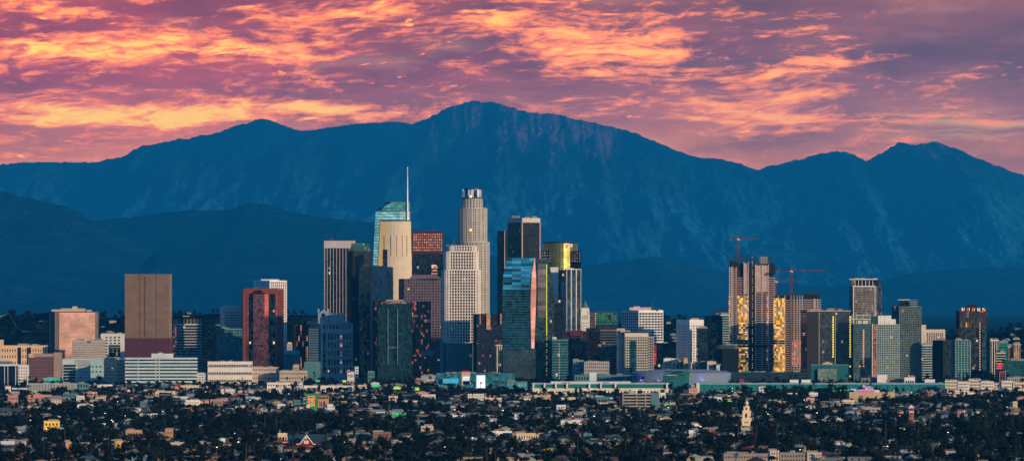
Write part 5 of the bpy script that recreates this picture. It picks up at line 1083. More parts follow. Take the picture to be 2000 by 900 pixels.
for k in range(30): m = MB(); x_ = wx(1375 + k * 15.6, d); m.box(x_, x_ + 1.0, d - .5, d, 0, wz(750, d)); b.part('panel_rib', m, wall('teal_rib', (.012, .12, .12)))
b.z1 = wz(749, d) ; b.clutter(30, 1.4, 3); KEEP.append((1358, 1850, d, 130)); FL.append(('the teal exhibition hall', 1600, 769))
for x0, x1, c_, nm_ in ((1542.5, 1559.5, w_white, 'left'), (1565.5, 1585, w_white, 'right')):
    dd = d + 150; b = Bld('roof_cabin', 'white site cabin behind the teal exhibition hall, %s one of two' % nm_, 'cabin', rect(x0, x1, dd, 8), dd); b.w.prism(b.poly, 0, wz(741, dd)); b.done(c_); m = MB(); m.prism(offs(b.poly, .3), wz(741, dd), wz(740.4, dd)); b.part('roof', m, roofgrey)
    b.panes(0, 20, 24, 3, 1, g_dark, .3, .5)
b = Bld('hotel_block', 'dark teal block with a lighter marbled front bay, below the dark yellow finned tower', 'hotel', rect(1584, 1657, 10300, 30), 10300); d = b.d
b.w.prism(b.poly, 0, wz(713, d)); b.z1 = wz(713, d); b.done(wall('deep_teal_panel', (.012, .10, .11), .6)); m = MB(); m.prism(offs(b.poly, .5), wz(713, d), wz(711, d)); b.part('roof_edge', m, w_teal)
m = MB(); m.box(wx(1597, d), wx(1634, d), d - 6, d, 0, wz(720, d)); b.part('marbled_bay', m, glass('marbled_panel', (.12, .19, .16), .5, var=.25, cw=4, ch=3, warm=(.24, .24, .17), warmf=.06)); b.roof([(1607, 1626, 708, 10, 6), (1612, 1620, 706, 6, 8)], w_beige); KEEP.append((1580, 1660, d, 20))
low('long beige podium behind the teal exhibition hall', 1680, 1785, 738, 752, wall('dun_podium', (.17, .16, .13)), 30, 1, ww=.5, hh=.2, d=10150, clear=0)
low('white cube on the beige podium below the balconied towers', 1713, 1733, 732, 748, w_offw, 0, 0, d=10140, clear=0, clut=0)
low('white open frame pavilion right of the beige podium', 1766, 1787, 737, 748, w_white, 4, 1, ww=.7, hh=.5, d=10130, clear=0, clut=1)
low('white open frame pavilion left of the white apartment terrace', 1806, 1826, 741, 750, w_white, 5, 1, ww=.6, hh=.5, d=10050, clear=0, clut=1)
low('dark podium with lit floors under the tallest unfinished tower', 1425, 1585, 727, 747, wall('night_podium', (.012, .035, .045)), 40, 4, gl=g_navy, ww=.7, hh=.4, d=10280, clear=0, clut=8)
low('low maroon stall behind the teal exhibition hall', 1443, 1453, 740, 748, wall('maroon_stall', (.22, .02, .05)), 0, 0, d=10060, clear=0, clut=0)
# white apartments at the right edge
for k, (x0, x1, yt, yb) in enumerate(((1846, 1872, 743, 768), (1870, 1893, 746, 770), (1892, 1916, 741, 767), (1915, 1941, 745, 770), (1940, 1950, 749, 768), (1956, 1979, 744, 772), (1978, 2020, 747, 773))):
    low('white balconied apartment block at the right edge, %s of the row' % ('leftmost', 'second', 'third', 'fourth', 'fifth', 'sixth', 'rightmost')[k], x0, x1, yt, yb, w_offw if k % 2 else w_cream, 8, 4, ww=.55, hh=.5, gl=g_dark, cat=AB, nm='apartment_block', clut=7, clear=110)
FL.append(('the white apartment row', 1920, 770))
low('pale grey long block behind the right hand white apartments', 1966, 2030, 737, 760, w_grey, 14, 3, clut=6, d=10100, clear=0)
# signs: billboards and tall roadside signs
def sign(label, x0, x1, y0, y1, d, face, frame=None, posts=1, yb=None, nm='billboard', cat='billboard', bands_=None, th=.8):
    r = bpy.data.objects.new(nm, None); COL.objects.link(r); xm = (wx(x0, d) + wx(x1, d)) / 2; r.location = (xm, d, 0); tag(r, label, cat); org = (xm, d, 0)
    z0, z1 = wz(y1, d), wz(y0, d); X0, X1 = wx(x0, d), wx(x1, d)
    m = MB(); m.box(X0, X1, d - th / 2, d + th / 2, z0, z1); m.build('frame', frame or dkmetal, r, org)
    m = MB(); m.box(X0 + .4, X1 - .4, d - th / 2 - .12, d - th / 2 - .01, z0 + .4, z1 - .4); m.build('sign_face', face, r, org)
    for (u0, u1, v0, v1, mt, nm2) in (bands_ or ()):
        m = MB(); m.box(X0 + (X1 - X0) * u0, X0 + (X1 - X0) * u1, d - th / 2 - .3, d - th / 2 - .13, z1 - (z1 - z0) * v1, z1 - (z1 - z0) * v0); m.build(nm2, mt, r, org)
    for k in range(posts):
        xx = xm if posts == 1 else X0 + (X1 - X0) * (.15 + .7 * k / (posts - 1)); m = MB(); m.bar((xx, d + .1, 0), (xx, d + .1, z0 + .3), .45, n=8); m.build('post', steel, r, org)
    return r
pr, pb, pw, py_ = wall('sign_red', (.40, .03, .05), .6), wall('sign_navy', (.01, .03, .16), .6), glow('sign_white_lit', (.92, .94, 1), .75), glow('sign_yellow_lit', (1, .85, .3), .6)
d = 9640
r = sign('tall banded pylon sign of red, white, yellow and navy on a cream post', 902, 918, 723.5, 751.5, d, w_cream, w_cream, 0, bands_=((.0, 1, 0, .10, pr, 'red_band'), (.15, .95, .14, .34, wall('sign_photo', (.5, .33, .24)), 'picture_band'), (.12, .95, .40, .70, pw, 'white_band'), (.4, .8, .52, .66, py_, 'yellow_mark'), (.12, .95, .72, .95, pb, 'navy_band')))
m = MB(); m.box(wx(908, d), wx(912.5, d), d - 1, d + 1, 0, wz(751.5, d)); m.build('post', w_cream, r, (wx(910, d), d, 0)); KEEP.append((900, 920, d, 260))
r = sign('bright white glowing screen standing alone on a dark base', 930.5, 948, 732, 757.5, d - 20, glow('white_screen', (.93, .93, 1), 1.0), glow('cyan_screen_edge', (.12, .62, .9), .8), 2, nm='video_screen', cat='screen'); KEEP.append((928, 950, d - 20, 300)); FL.append(('the glowing white screen', 940, 760))
sign('wide bright blue screen on the teal glass hall', 864.5, 896, 738, 748.5, dbase(762) - 6, glow('blue_screen', (.04, .42, .60), .7), dkmetal, 2, nm='video_screen', cat='screen')
sign('red lit logo sign on the grey block at the far right', 1948.5, 1956.5, 710, 718, 10950, glow('red_logo_light', (1, .03, .10), 1.0), dkmetal, 1, nm='logo_sign', cat='sign')
sign('dark red topped sign tower with a small pale mark, in front of the white apartments', 1952, 1964, 724, 757, 9900, wall('sign_black', (.02, .02, .03)), w_cream, 1, nm='sign_tower', cat='sign', bands_=((0, .82, 0, .14, wall('sign_maroon', (.25, .04, .04)), 'red_cap'), (.1, .8, .18, .36, wall('sign_dark_red', (.12, .02, .03)), 'upper_panel'), (.38, .56, .5, .66, wall('sign_mauve', (.35, .25, .35)), 'mark'))); KEEP.append((1950, 1966, 9900, 200))
gsg, gsy = glow('green_sign_light', (.01, .55, .16), .75), glow('lime_sign_light', (.62, .95, .02), .85)
SG = [(616.5, 625, 741.5, 745, 9900, 0, 'below the blue stone tower'), (668, 677, 741.5, 746, 9900, 1, 'right of the blue stone tower'), (728, 742, 750, 755.5, 9500, 0, 'below the dark teal residential tower, left one'), (769, 783, 754, 759.5, 9450, 1, 'below the dark teal residential tower, right one'),
      (810, 819, 756, 761.5, 9400, 1, 'left of the white tilted panel'), (1009, 1018.5, 799.5, 804.5, 8100, 0, 'above the houses below the mirror blue skyscraper'), (1079, 1087, 810, 817, 7750, 1, 'among the trees below the convention hall'), (1297, 1311, 788, 794.5, 8250, 0, 'right of the parking garage'),
      (1404, 1417, 782, 789, 8500, 1, 'left of the white church tower, left panel'), (1418, 1430, 782, 789, 8500, 1, 'left of the white church tower, right panel'), (1632, 1646, 760, 766, 9300, 1, 'left of the tan hall, lime one'), (1648, 1659, 760, 766, 9300, 0, 'left of the tan hall, green one'), (1366, 1382, 767, 770, 9400, 0, 'below the teal exhibition hall')]
for x0, x1, y0, y1, d, k, w_ in SG:
    sign('green lit road sign ' + w_ if not k else 'yellow green lit road sign ' + w_, x0, x1, y0, y1, d, gsy if k else gsg, gsg, 2, nm='road_sign', cat='road sign', bands_=((.12, .88, .22, .48, gsg if k else wall('sign_pale_text', (.3, .8, .5)), 'legend_line'),) if k else ((.15, .6, .3, .5, wall('sign_pale_text', (.3, .8, .5)), 'legend_line'),)); KEEP.append((x0 - 2, x1 + 2, d, 260))
# long green lit shop canopy
b = low('long shop with a glowing green canopy in front of the cream gabled shops', 756, 793, 806, 815, w_grey, 10, 1, lm='the glowing green canopy'); d = b.d
m = MB(); m.box(wx(756, d), wx(792.5, d), d - 3, d - 1.0, wz(812, d), wz(806, d)); b.part('green_canopy', m, gsg); KEEP.append((752, 796, d, 200))
# tan hall with pink sign
b = low('tan curved hall with a pink sign on its roof, below the balconied towers', 1657, 1748, 766, 786, wall('tan_hall', (.42, .31, .17)), 0, 0, a=2, dep=40, lm='the tan hall', clear=230, clut=3); d = b.d
for xx in (1680, 1684, 1712): m = MB(); m.box(wx(xx, d), wx(xx + 1.5, d), d - .5, d - .02 + 2, 1, wz(772, d)); b.part('dark_door', m, w_brown)
m = MB(); m.box(wx(1676, d), wx(1708, d), d + 1, d + 3, wz(766, d), wz(760.8, d)); b.part('pink_sign', m, glow('pink_sign_light', (.9, .12, .36), .5))
m = MB(); m.box(wx(1676, d), wx(1708, d), d + .6, d + .95, wz(761.4, d), wz(760, d)); b.part('lilac_sign_edge', m, glow('lilac_light', (.75, .5, .85), .5))
for k, (a0, a1, y0, y1) in enumerate(((1686, 1689, 751, 756), (1689, 1702, 754, 755.6), (1690, 1695, 756.5, 760), (1696, 1698, 755, 760), (1699, 1701, 756, 760), (1702.5, 1704.5, 756, 760))): m = MB(); m.box(wx(a0, d), wx(a1, d), d + 1, d + 2, wz(y1, d), wz(y0, d)); b.part('pink_letter_shape', m, glow('lilac_light', (.75, .5, .85), .5))
m = MB(); m.box(wx(1708, d) + .05, wx(1718, d), d + 1, d + 6, wz(766, d), wz(761, d)); b.part('white_roof_box', m, w_white); m = MB(); m.box(wx(1668, d), wx(1675.5, d), d + 1, d + 3, wz(766, d), wz(761.5, d)); b.part('blue_sign_end', m, glow('sky_blue_light', (.1, .45, .9), .6))
# parking garage
d = dbase(800); b = Bld('parking_garage', 'four storey concrete parking garage with open dark decks and a teal right end', 'parking garage', foot(1215, 1216, 1287, d, 3), d)
z = wz(768, d); b.bands(0, z, wall('garage_shade', (.015, .02, .022)), z / 5, 1.5, rec=3.5, top=1.2, nm='open_deck'); _, p, u, nn, L = [e for e in edges(b.poly) if e[0] == 0][0]
for t in (.0, .38, .62, .985): slab(b.w, p, u, nn, L * t, L * t + 1.0, 0, z, 3.6, .3)
b.done(wall('garage_concrete', (.30, .28, .25))); m = MB(); slab(m, p, u, nn, L * .78, L, 0, z + 1, 3, .5); b.part('teal_end_wall', m, w_teal); b.keep(230); FL.append(('the parking garage', 1250, 800))
m = MB(); m.box(wx(1228, d), wx(1238, d), d + 4, d + 10, z, wz(763.5, d)); b.part('stair_head', m, w_grey)
# white domed chapel right of the garage
b = low('small white arched chapel right of the parking garage', 1287, 1300, 767, 782, w_white, 3, 1, ww=.4, hh=.6, clear=150, clut=0)
# green billboard building
b = low('green walled block with an orange poster beside a mural wall', 597, 620, 769, 802, wall('green_paint', (.035, .22, .08)), 0, 0, lm='the green poster block', clear=280, clut=0); d = b.d
def plate(b, nm, x0, x1, y0, y1, mt, o=.3, th=.2): m = MB(); m.box(wx(x0, b.d), wx(x1, b.d), b.d - o - th, b.d - o, wz(y1, b.d), wz(y0, b.d)); return b.part(nm, m, mt)
plate(b, 'orange_poster', 600.5, 615, 772.5, 793, wall('poster_orange', (.75, .36, .12)))
for k in range(3):
    for xx in (601, 612.5): plate(b, 'poster_dot', xx, xx + 1.6, 774.5 + k * 5.5, 776.8 + k * 5.5, w_brown, .52)
plate(b, 'poster_heading', 604, 610.5, 774.2, 776.6, w_brick, .52); plate(b, 'poster_figure', 605, 608.5, 780, 788.5, w_grey, .52); plate(b, 'white_door', 598.5, 605, 790, 801, w_offw, .52)
b = low('orange mural wall block with a dark fascia of small pale marks', 620.5, 642, 771, 800, wall('mural_orange', (.45, .24, .11)), 0, 0, clear=280, clut=0)
plate(b, 'dark_fascia', 620.5, 641, 771, 778, w_dgreen)
for k in range(6): plate(b, 'fascia_mark', 622 + k * 3, 623.6 + k * 3, 773, 774.8, w_cool, .52)
for k in range(5): plate(b, 'mural_stripe', 624.5 + k * 2.6, 626 + k * 2.6, 782 + (k * 7 % 4), 794, (w_grey, w_brown, w_beige, w_plum, w_rose)[k], .35)
# tilted white panel
d = dbase(757); b = Bld('panel_sculpture', 'white tilted triangular panel beside the grey stone building', 'sculpture', rect(833, 851, d, 1), d)
m = MB(); A_ = [(wx(833, d), wz(741, d)), (wx(851, d), wz(741, d)), (wx(851, d), 0), (wx(846, d), 0)]; n_ = len(A_)
m.v = [(x_, d, z_) for x_, z_ in A_] + [(x_, d + 1, z_) for x_, z_ in A_]; m.f = [(3, 2, 1, 0), (4, 5, 6, 7)] + [(k, (k + 1) % 4, 4 + (k + 1) % 4, 4 + k) for k in range(4)]; m.mi = [0] * 6; b.part('panel', m, w_offw); b.keep(200)
# church tower
d = dbase(833); X = lambda p_: wx(p_, d); Zc = lambda y_: wz(y_, d)
b = Bld('church_tower', 'ornate cream stepped church tower with arched openings, standing above the trees', 'church tower', rect(1449.5, 1468.5, d, 10), d)
ct = wall('cream_church_stucco', (.66, .53, .34), .7); cx_ = X(1458.5)
def sq(w_): return [(cx_ - X(1000 + w_ / 2) , d + 5 - X(1000 + w_ / 2)), (cx_ + X(1000 + w_ / 2), d + 5 - X(1000 + w_ / 2)), (cx_ + X(1000 + w_ / 2), d + 5 + X(1000 + w_ / 2)), (cx_ - X(1000 + w_ / 2), d + 5 + X(1000 + w_ / 2))]
w = b.w
for wd, y0, y1 in ((19, 833, 817), (20, 817, 815.6), (16, 815.6, 804.5), (17.5, 804.5, 802.6), (11.5, 802.6, 794.5), (12.5, 794.5, 793)): w.prism(sq(wd), Zc(y0), Zc(y1))
w.prism(ellipse(cx_, d + 5, X(1003.3), X(1003.3), 8), Zc(793), Zc(787)); w.prism(ellipse(cx_, d + 5, X(1004), X(1004), 12), Zc(787), Zc(786)); w.prism(ellipse(cx_, d + 5, X(1003.6), X(1003.6), 12), Zc(786), Zc(783), poly2=ellipse(cx_, d + 5, X(1001.4), X(1001.4), 12)); w.prism(ellipse(cx_, d + 5, X(1001), X(1001), 8), Zc(783), Zc(779.5), poly2=ellipse(cx_, d + 5, .1, .1, 8))
for sx in (-1, 1):
    for sy in (-1, 1): w.prism(ellipse(cx_ + sx * X(1007.5), d + 5 + sy * X(1007.5), .6, .6, 6), Zc(802.6), Zc(799.8), poly2=ellipse(cx_ + sx * X(1007.5), d + 5 + sy * X(1007.5), .1, .1, 6))
b.done(ct)
def arch(b, nm, xc, y0, y1, w_, mt, yd):
    m = MB(); pts = [(xc - w_, y0), (xc + w_, y0)] + [(xc + w_ * cos(t), y1 - w_ * 1.0 + w_ * sin(t)) for t in [k * pi / 8 for k in range(9)]]; n_ = len(pts)
    m.v = [(x_, yd - .15, z_) for x_, z_ in pts] + [(x_, yd + .5, z_) for x_, z_ in pts]; m.f = [tuple(range(n_))] + [(k, (k + 1) % n_, n_ + (k + 1) % n_, n_ + k)[::-1] for k in range(n_)]; m.mi = [0] * len(m.f); return b.part(nm, m, mt)
bell = wall('belfry_shadow', (.03, .02, .015))
arch(b, 'arched_opening', cx_ - .6, Zc(815), Zc(806.5), 1.05, bell, d + 5 - X(1008)); arch(b, 'arched_opening', cx_ - .4, Zc(800), Zc(795), .75, bell, d + 5 - X(1005.75))
for sx in (-1.1, .5): arch(b, 'arched_opening', cx_ + sx, Zc(791.5), Zc(788), .42, bell, d + 5 - X(1003.1) + .05)
for sx in (-1.6, .8): arch(b, 'arched_opening', cx_ + sx, Zc(826), Zc(822), .5, bell, d + 5 - X(1009.5))
m = MB(); m.prism(rect(1464, 1476, d + 2, 9), 0, Zc(818), poly2=rect(1466, 1474, d + 3, 7)); m.prism(ellipse(X(1470.5), d + 6, 1.2, 1.2, 8), Zc(818), Zc(809), poly2=ellipse(X(1470.5), d + 6, .15, .15, 8)); b.part('side_turret', m, wall('pale_turret_stucco', (.5, .5, .40)))
m = MB(); m.prism(rect(1440, 1452, d + 6, 14), 0, Zc(826)); b.part('nave_wall', m, w_plum); b.keep(520); FL.append(('the cream church tower', 1459, 830))
# brick tower
d = dbase(833); b = Bld('brick_tower', 'slim red brick bell tower with a pale cap and pyramid top', 'church tower', rect(1775.3, 1785, d, 5), d); cx_ = X(1780.1)
b.w.prism(b.poly, 0, Zc(796)); b.done(wall('red_brick_tower', (.30, .12, .085))); m = MB(); m.prism(offs(b.poly, .3), Zc(796), Zc(794.6)); m.prism(offs(b.poly, -.2), Zc(794.6), Zc(789.5), poly2=[(cx_, d + 2.5)] * 1 + [(cx_ + .05, d + 2.5), (cx_ + .05, d + 2.55), (cx_, d + 2.55)]); b.part('cap_roof', m, w_offw)
plate(b, 'belfry_opening', 1777, 1783, 797, 800.5, wall('belfry_brown', (.10, .04, .03)), .05); plate(b, 'pale_balcony', 1776, 1784.3, 802.5, 805, w_offw, .1, .5); plate(b, 'arched_opening', 1778.8, 1781.6, 805.3, 808, bell, .05); b.keep(480); FL.append(('the brick bell tower', 1780, 830))
# red gabled church and belfry
d = dbase(872); X = lambda p_: wx(p_, d); Zc = lambda y_: wz(y_, d)
b = Bld('gabled_church', 'dark red church with a steep white edged gable and a long blue grey roof', 'church', rect(562, 625, d, 12), d); cx_ = X(598)
b.w.prism(rect(577, 618, d + 1, 11), 0, Zc(867)); b.done(wall('red_clapboard', (.20, .012, .02)))
m = MB(); g_ = [(X(586.5), Zc(866.5)), (X(611.5), Zc(866.5)), (X(598.3), Zc(850))]
m.v = [(x_, d, z_) for x_, z_ in g_] + [(x_, d + 10, z_) for x_, z_ in g_]; m.f = [(0, 1, 2), (5, 4, 3), (0, 3, 4, 1), (1, 4, 5, 2), (2, 5, 3, 0)]; m.mi = [0] * 5; b.part('gable', m, MC['red_clapboard'])
m = MB()
for s_ in (-1, 1): m.bar((X(598.3), d - .3, Zc(849)), (X(598.3 + s_ * 13.4), d - .3, Zc(866.8)), .55)
m.bar((X(576), d - .2, Zc(866.5)), (X(587), d - .2, Zc(866.5)), .5); m.bar((X(611), d - .2, Zc(866.8)), (X(617), d - .2, Zc(867)), .5); b.part('white_bargeboard', m, w_white)
plate(b, 'cream_window_panel', 593.5, 603, 859.5, 866, w_cream, .1); plate(b, 'cream_gable_vent', 596.5, 600, 852.5, 857, w_cream, .1); plate(b, 'porch_wall', 604, 617, 870.5, 874, w_cream, .4)
m = MB(); q = rect(555, 640, d + 10.5, 26); A_, B_, C_, D_ = [Vector((*t, Zc(866))) for t in q]; r0 = Vector((X(564), d + 24, Zc(848))); r1 = Vector((X(632), d + 24, Zc(848))); m.face([A_, B_, r1, r0]); m.face([B_, C_, r1]); m.face([C_, D_, r0, r1]); m.face([D_, A_, r0]); m.face([D_, C_, B_, A_]); b.part('roof', m, wall('slate_blue_roof', (.025, .06, .075), .9))
m = MB(); m.prism(rect(557, 638, d + 12, 22), 0, Zc(866)); b.part('nave_wall', m, MC['red_clapboard']); b.poly = rect(555, 640, d, 12); b.keep(420); FL.append(('the red gabled church', 598, 872))
b = Bld('belfry', 'cream belfry with tall openings on a dark red base, left of the red gabled church', 'church tower', rect(542.5, 560.5, d + 5, 8), d + 5)
b.w.prism(b.poly, Zc(853), Zc(845)); 
for xx in (543, 549, 555, 559): b.w.box(X(xx), X(xx + 1.6), d + 4.8, d + 12, Zc(859), Zc(853))
b.done(w_cream); m = MB(); m.prism(offs(b.poly, -.5), 0, Zc(858.5)); m.prism(offs(b.poly, .1), 0, Zc(862)); b.part('red_base', m, MC['red_clapboard']); m = MB(); m.prism(offs(b.poly, -2), Zc(859), Zc(853)); b.part('bell_chamber', m, bell); m = MB(); m.prism(offs(b.poly, .3), Zc(863.5), Zc(862.3)); b.part('white_ledge', m, w_offw)
m = MB(); m.bar((X(546), d + 7, Zc(845)), (X(546), d + 7, Zc(839)), .2); m.bar((X(545), d + 7, Zc(840.5)), (X(547.2), d + 7, Zc(840.5)), .2); b.part('cross', m, w_white); b.keep(420); FL.append(('the cream belfry', 551, 872))
# mid-distance named blocks among the trees
MIDS = [(15, 35, 772, 793, w_rose, 5, 2, 'rosy stepped block at the left edge above the dark trees', 'p'), (55, 100, 771, 782, wall('rust_roof_wall', (.42, .20, .14)), 12, 1, 'long low block with a rust red roof line', 'p'), (100.5, 119.5, 772, 793, w_cream, 3, 3, 'cream three storey block with a pitched dark roof', 'g'),
 (38, 80, 794, 801, w_yellow, 8, 1, 'long low yellow ochre building', 'p'), (85, 116, 822, 843, wall('bright_yellow_wall', (.75, .50, .10)), 4, 2, 'bright yellow house block among black trees', 'p'), (272, 308, 807, 819, w_offw, 8, 1, 'white ribbed shed among the trees, right of centre left', 's'),
 (228, 240, 800, 807, w_cream, 2, 1, 'small cream shed left of the white ribbed shed', 'p'), (262, 282, 798, 806, w_offw, 4, 1, 'white flat shed above the white ribbed shed', 'p'), (303, 342, 764, 776, w_cream, 7, 1, 'cream long shop below the cream arcade', 'p'), (245, 277, 840, 858, w_umber, 5, 2, 'umber orange hall half hidden by dark trees', 'p'),
 (306, 326, 847, 862, wall('clay_wall', (.50, .22, .12)), 3, 1, 'clay orange low wing left of the clay tower block', 'p'), (322, 338, 839, 866, w_umber, 3, 3, 'clay orange tower block among dark trees', 'p'), (128, 139, 863, 891, w_umber, 0, 0, 'tall umber wall block at the lower left', 'p'), (158, 170, 868, 891, w_umber, 2, 3, 'narrow umber block right of the tall umber wall block', 'p'),
 (224, 246, 861, 888, wall('ochre_wall', (.55, .34, .12)), 2, 2, 'ochre block with one large dark window', 'p'), (92, 110, 882, 895, wall('light_ochre', (.55, .38, .22)), 3, 1, 'pale ochre dormered house at the lower left', 'g'), (728, 764, 844, 864, wall('brown_brick', (.20, .11, .08)), 8, 3, 'brown brick apartment block below the glowing green canopy', 'p'),
 (722, 752, 799, 811, w_cream, 5, 1, 'cream gabled shop left of the glowing green canopy', 'g'), (760, 788, 798, 806, w_sand, 5, 1, 'sand coloured gabled shop behind the glowing green canopy', 'g'), (527, 580, 800, 808, w_offw, 12, 1, 'long white low roofed shop left of the green poster block', 'p'), (500, 522, 799, 808, w_grey, 5, 1, 'grey low shop left of the long white shop', 'p'),
 (625, 634, 765, 771, w_offw, 2, 1, 'white gable end above the orange mural', 'g'), (1263, 1312, 816, 827, w_sand, 12, 1, 'sand coloured parapet building below the parking garage', 'p'), (1175, 1215, 821, 829, w_offw, 7, 1, 'white long low building below the parking garage', 'p'), (1115, 1147, 820, 829, w_offw, 6, 1, 'white long shed left of the white long low building', 'p'),
 (1000, 1062, 846, 860, w_sand, 12, 1, 'sand long apartment row at the lower centre', 'p'), (1000, 1060, 890, 906, wall('terracotta_roof_wall', (.42, .18, .12)), 9, 1, 'terracotta flat block at the bottom centre', 'p'), (1412, 1500, 886, 906, w_stone, 16, 2, 'tan flat apartment block at the bottom, below the cream church tower', 'p'),
 (1503, 1522, 880, 903, w_beige, 3, 3, 'sand block at the bottom left of the jade topped block', 'p'), (1522, 1578, 884, 903, w_stone, 9, 2, 'beige block with a jade roof corner at the bottom edge', 'p'), (1576, 1605, 884, 903, w_beige, 5, 3, 'sand block with dark windows at the bottom edge', 'p'),
 (1720, 1746, 826, 836, w_umber, 2, 1, 'clay orange house wall left of the brick bell tower', 'g'), (1746, 1765, 800, 812, wall('peach_gable', (.62, .40, .25)), 3, 1, 'peach gabled house above the brick bell tower', 'g'), (1782, 1835, 836, 845, w_brick, 8, 1, 'long dark red building right of the brick bell tower', 'p'), (1680, 1707, 840, 848, wall('lemon_wall', (.72, .60, .18)), 4, 1, 'lemon yellow low building left of the brick bell tower', 'p'),
 (1842, 1856, 797, 808, w_umber, 3, 2, 'clay block right of the brick bell tower', 'p'), (1870, 1890, 799, 809, w_salmon, 4, 1, 'salmon house right of the clay block', 'g'), (1985, 2015, 776, 788, w_rose, 6, 2, 'rosy block at the right edge below the white apartments', 'p'), (1800, 1850, 762, 768, w_cool, 8, 1, 'pale long canopy below the teal exhibition hall', 'p'),
 (1165, 1184, 868, 878, w_offw, 3, 1, 'white gabled house at the lower centre right', 'g'), (1292, 1312, 887, 902, w_brick, 3, 1, 'red brick chimney block at the bottom edge', 'p'), (1560, 1620, 862, 868, w_grey, 0, 0, 'long grey roof at the lower right', 'p'), (1845, 1884, 855, 864, w_cool, 6, 1, 'pale long roofed house at the lower right', 'g'), (1665, 1720, 796, 803, w_grey, 6, 1, 'grey low block under the tan hall', 'p'),
 (960, 1000, 842, 852, w_offw, 6, 1, 'off white flats at the lower centre', 'p'), (1030, 1066, 866, 876, w_cool, 5, 1, 'cool white gabled row house at the lower centre', 'g'), (480, 510, 776, 784, w_cool, 6, 1, 'cool white flats below the classical beige building', 'p'), (410, 450, 780, 788, w_rose, 7, 1, 'rosy low row below the cream stepped office', 'p'),
 (340, 372, 786, 795, w_cool, 5, 1, 'white colonnaded house left of the rosy row', 'g'), (372, 408, 783, 792, w_salmon, 6, 1, 'dull pink brick hall left of the rosy low row', 'p'), (150, 205, 790, 798, w_cool, 9, 1, 'white flats row above the black trees at left', 'p'), (365, 380, 768, 781, w_beige, 1, 1, 'small chapel gable left of the dark pitched roof', 'g')]
for x0, x1, yt, yb, wm, c, r_, lb, st_ in MIDS:
    low(lb, x0, x1, yt, yb, wm, c, r_, style=st_, a=random.choice((2, 4, 8, 12)), ww=.42, hh=.42, clut=2 if st_ == 'p' else 0, roofc=random.choice((roofgrey, w_brown, w_blue)), lm=None, clear=270 if yb < 876 else 70, gl=g_dark)
for lb, x, y in (('the bright yellow block', 100, 840), ('the white ribbed shed', 290, 818), ('the clay tower block', 330, 862), ('the umber orange hall', 262, 857), ('the ochre block', 235, 887), ('the brown brick flats', 746, 864), ('the bottom tan flats', 1456, 900), ('the jade roofed block', 1550, 900), ('the clay gable', 1733, 835), ('the dark red building', 1808, 844), ('the sand apartment row', 1031, 859), ('the sand parapet building', 1288, 826), ('the lower right pale roof', 1865, 863), ('the bottom terracotta block', 1030, 902), ('the salmon house', 1880, 808), ('the rosy low row', 430, 787)): FL.append((lb, x, y))
def near_lm(px, py, used=None):
    best = min(FL, key=lambda t: (t[1] - px) ** 2 + ((t[2] - py) * 2.2) ** 2); dx, dy = px - best[1], py - best[2]
    if abs(dx) < 28: return ('just below ' if dy > 0 else 'just above ') + best[0]
    return ('right of ' if dx > 0 else 'left of ') + best[0]
ORD = 'first second third fourth fifth sixth seventh eighth ninth tenth eleventh twelfth thirteenth fourteenth fifteenth sixteenth seventeenth eighteenth nineteenth twentieth'.split()
def relabel(objs, most=16):
    g = {}
    for o, px in objs: g.setdefault(o['label'], []).append((px, o))
    for lb, l in g.items():
        if len(l) > 1:
            l.sort(key=lambda t: t[0])
            for k, (px, o) in enumerate(l):
                if k < 20: o['label'] = lb + ', ' + ORD[k] + ' from left'
                else: o['label'] = lb + ', near the right end'
R = random.Random(23); KL = []; KO = []
GW = {'white': w_offw, 'cream': w_cream, 'grey': w_grey, 'teal': w_teal, 'sand': w_sand, 'cool white': w_cool, 'rosy': w_rose, 'salmon': w_salmon, 'brown': w_brown}
tries = 0
while len(KL) < 150 and tries < 4000:
    tries += 1; d_ = R.uniform(7000, 10100) if R.random() < .75 else R.uniform(5900, 7000); px = R.uniform(-5, 2000); wd = R.uniform(10, 34) * (1.0 if d_ > 8000 else .9); yb_ = YH + F * H / d_
    if any(a - 4 < px + wd and px - 4 < b2 and dl - cl * .7 < d_ < dl + 60 for a, b2, dl, cl in KEEP) or any(abs(px - q[0]) < 26 and abs(d_ - q[1]) < 190 for q in KL): continue
    KL.append((px, d_)); h_ = R.uniform(5.5, 13) if d_ > 7600 else R.uniform(4.5, 8); cn = R.choices(list(GW), (6, 4, 3, 2.5, 3, 4, 1.5, 1, 1.5))[0]; rows = 1 if h_ < 7 else 2 if h_ < 10 else 3
    KO.append(low('%s %s %s' % (cn, ('low shop', 'two storey block', 'three storey block')[rows - 1] if wd < 22 else ('long shed', 'long two storey block', 'long three storey block')[rows - 1], near_lm(px, yb_)), px, px + wd, yb_ - h_ * F / d_, yb_, GW[cn], max(2, int(wd / 3.2)), rows, a=R.choice((2, 5, 9, 80 - 68)), ww=R.uniform(.35, .6), hh=R.uniform(.3, .5), clut=R.randrange(4), clear=R.choice((60, 120, 200)), cat='building').root)
relabel([(o_, 1000 + o_.location.x / o_.location.y * F) for o_ in KO])
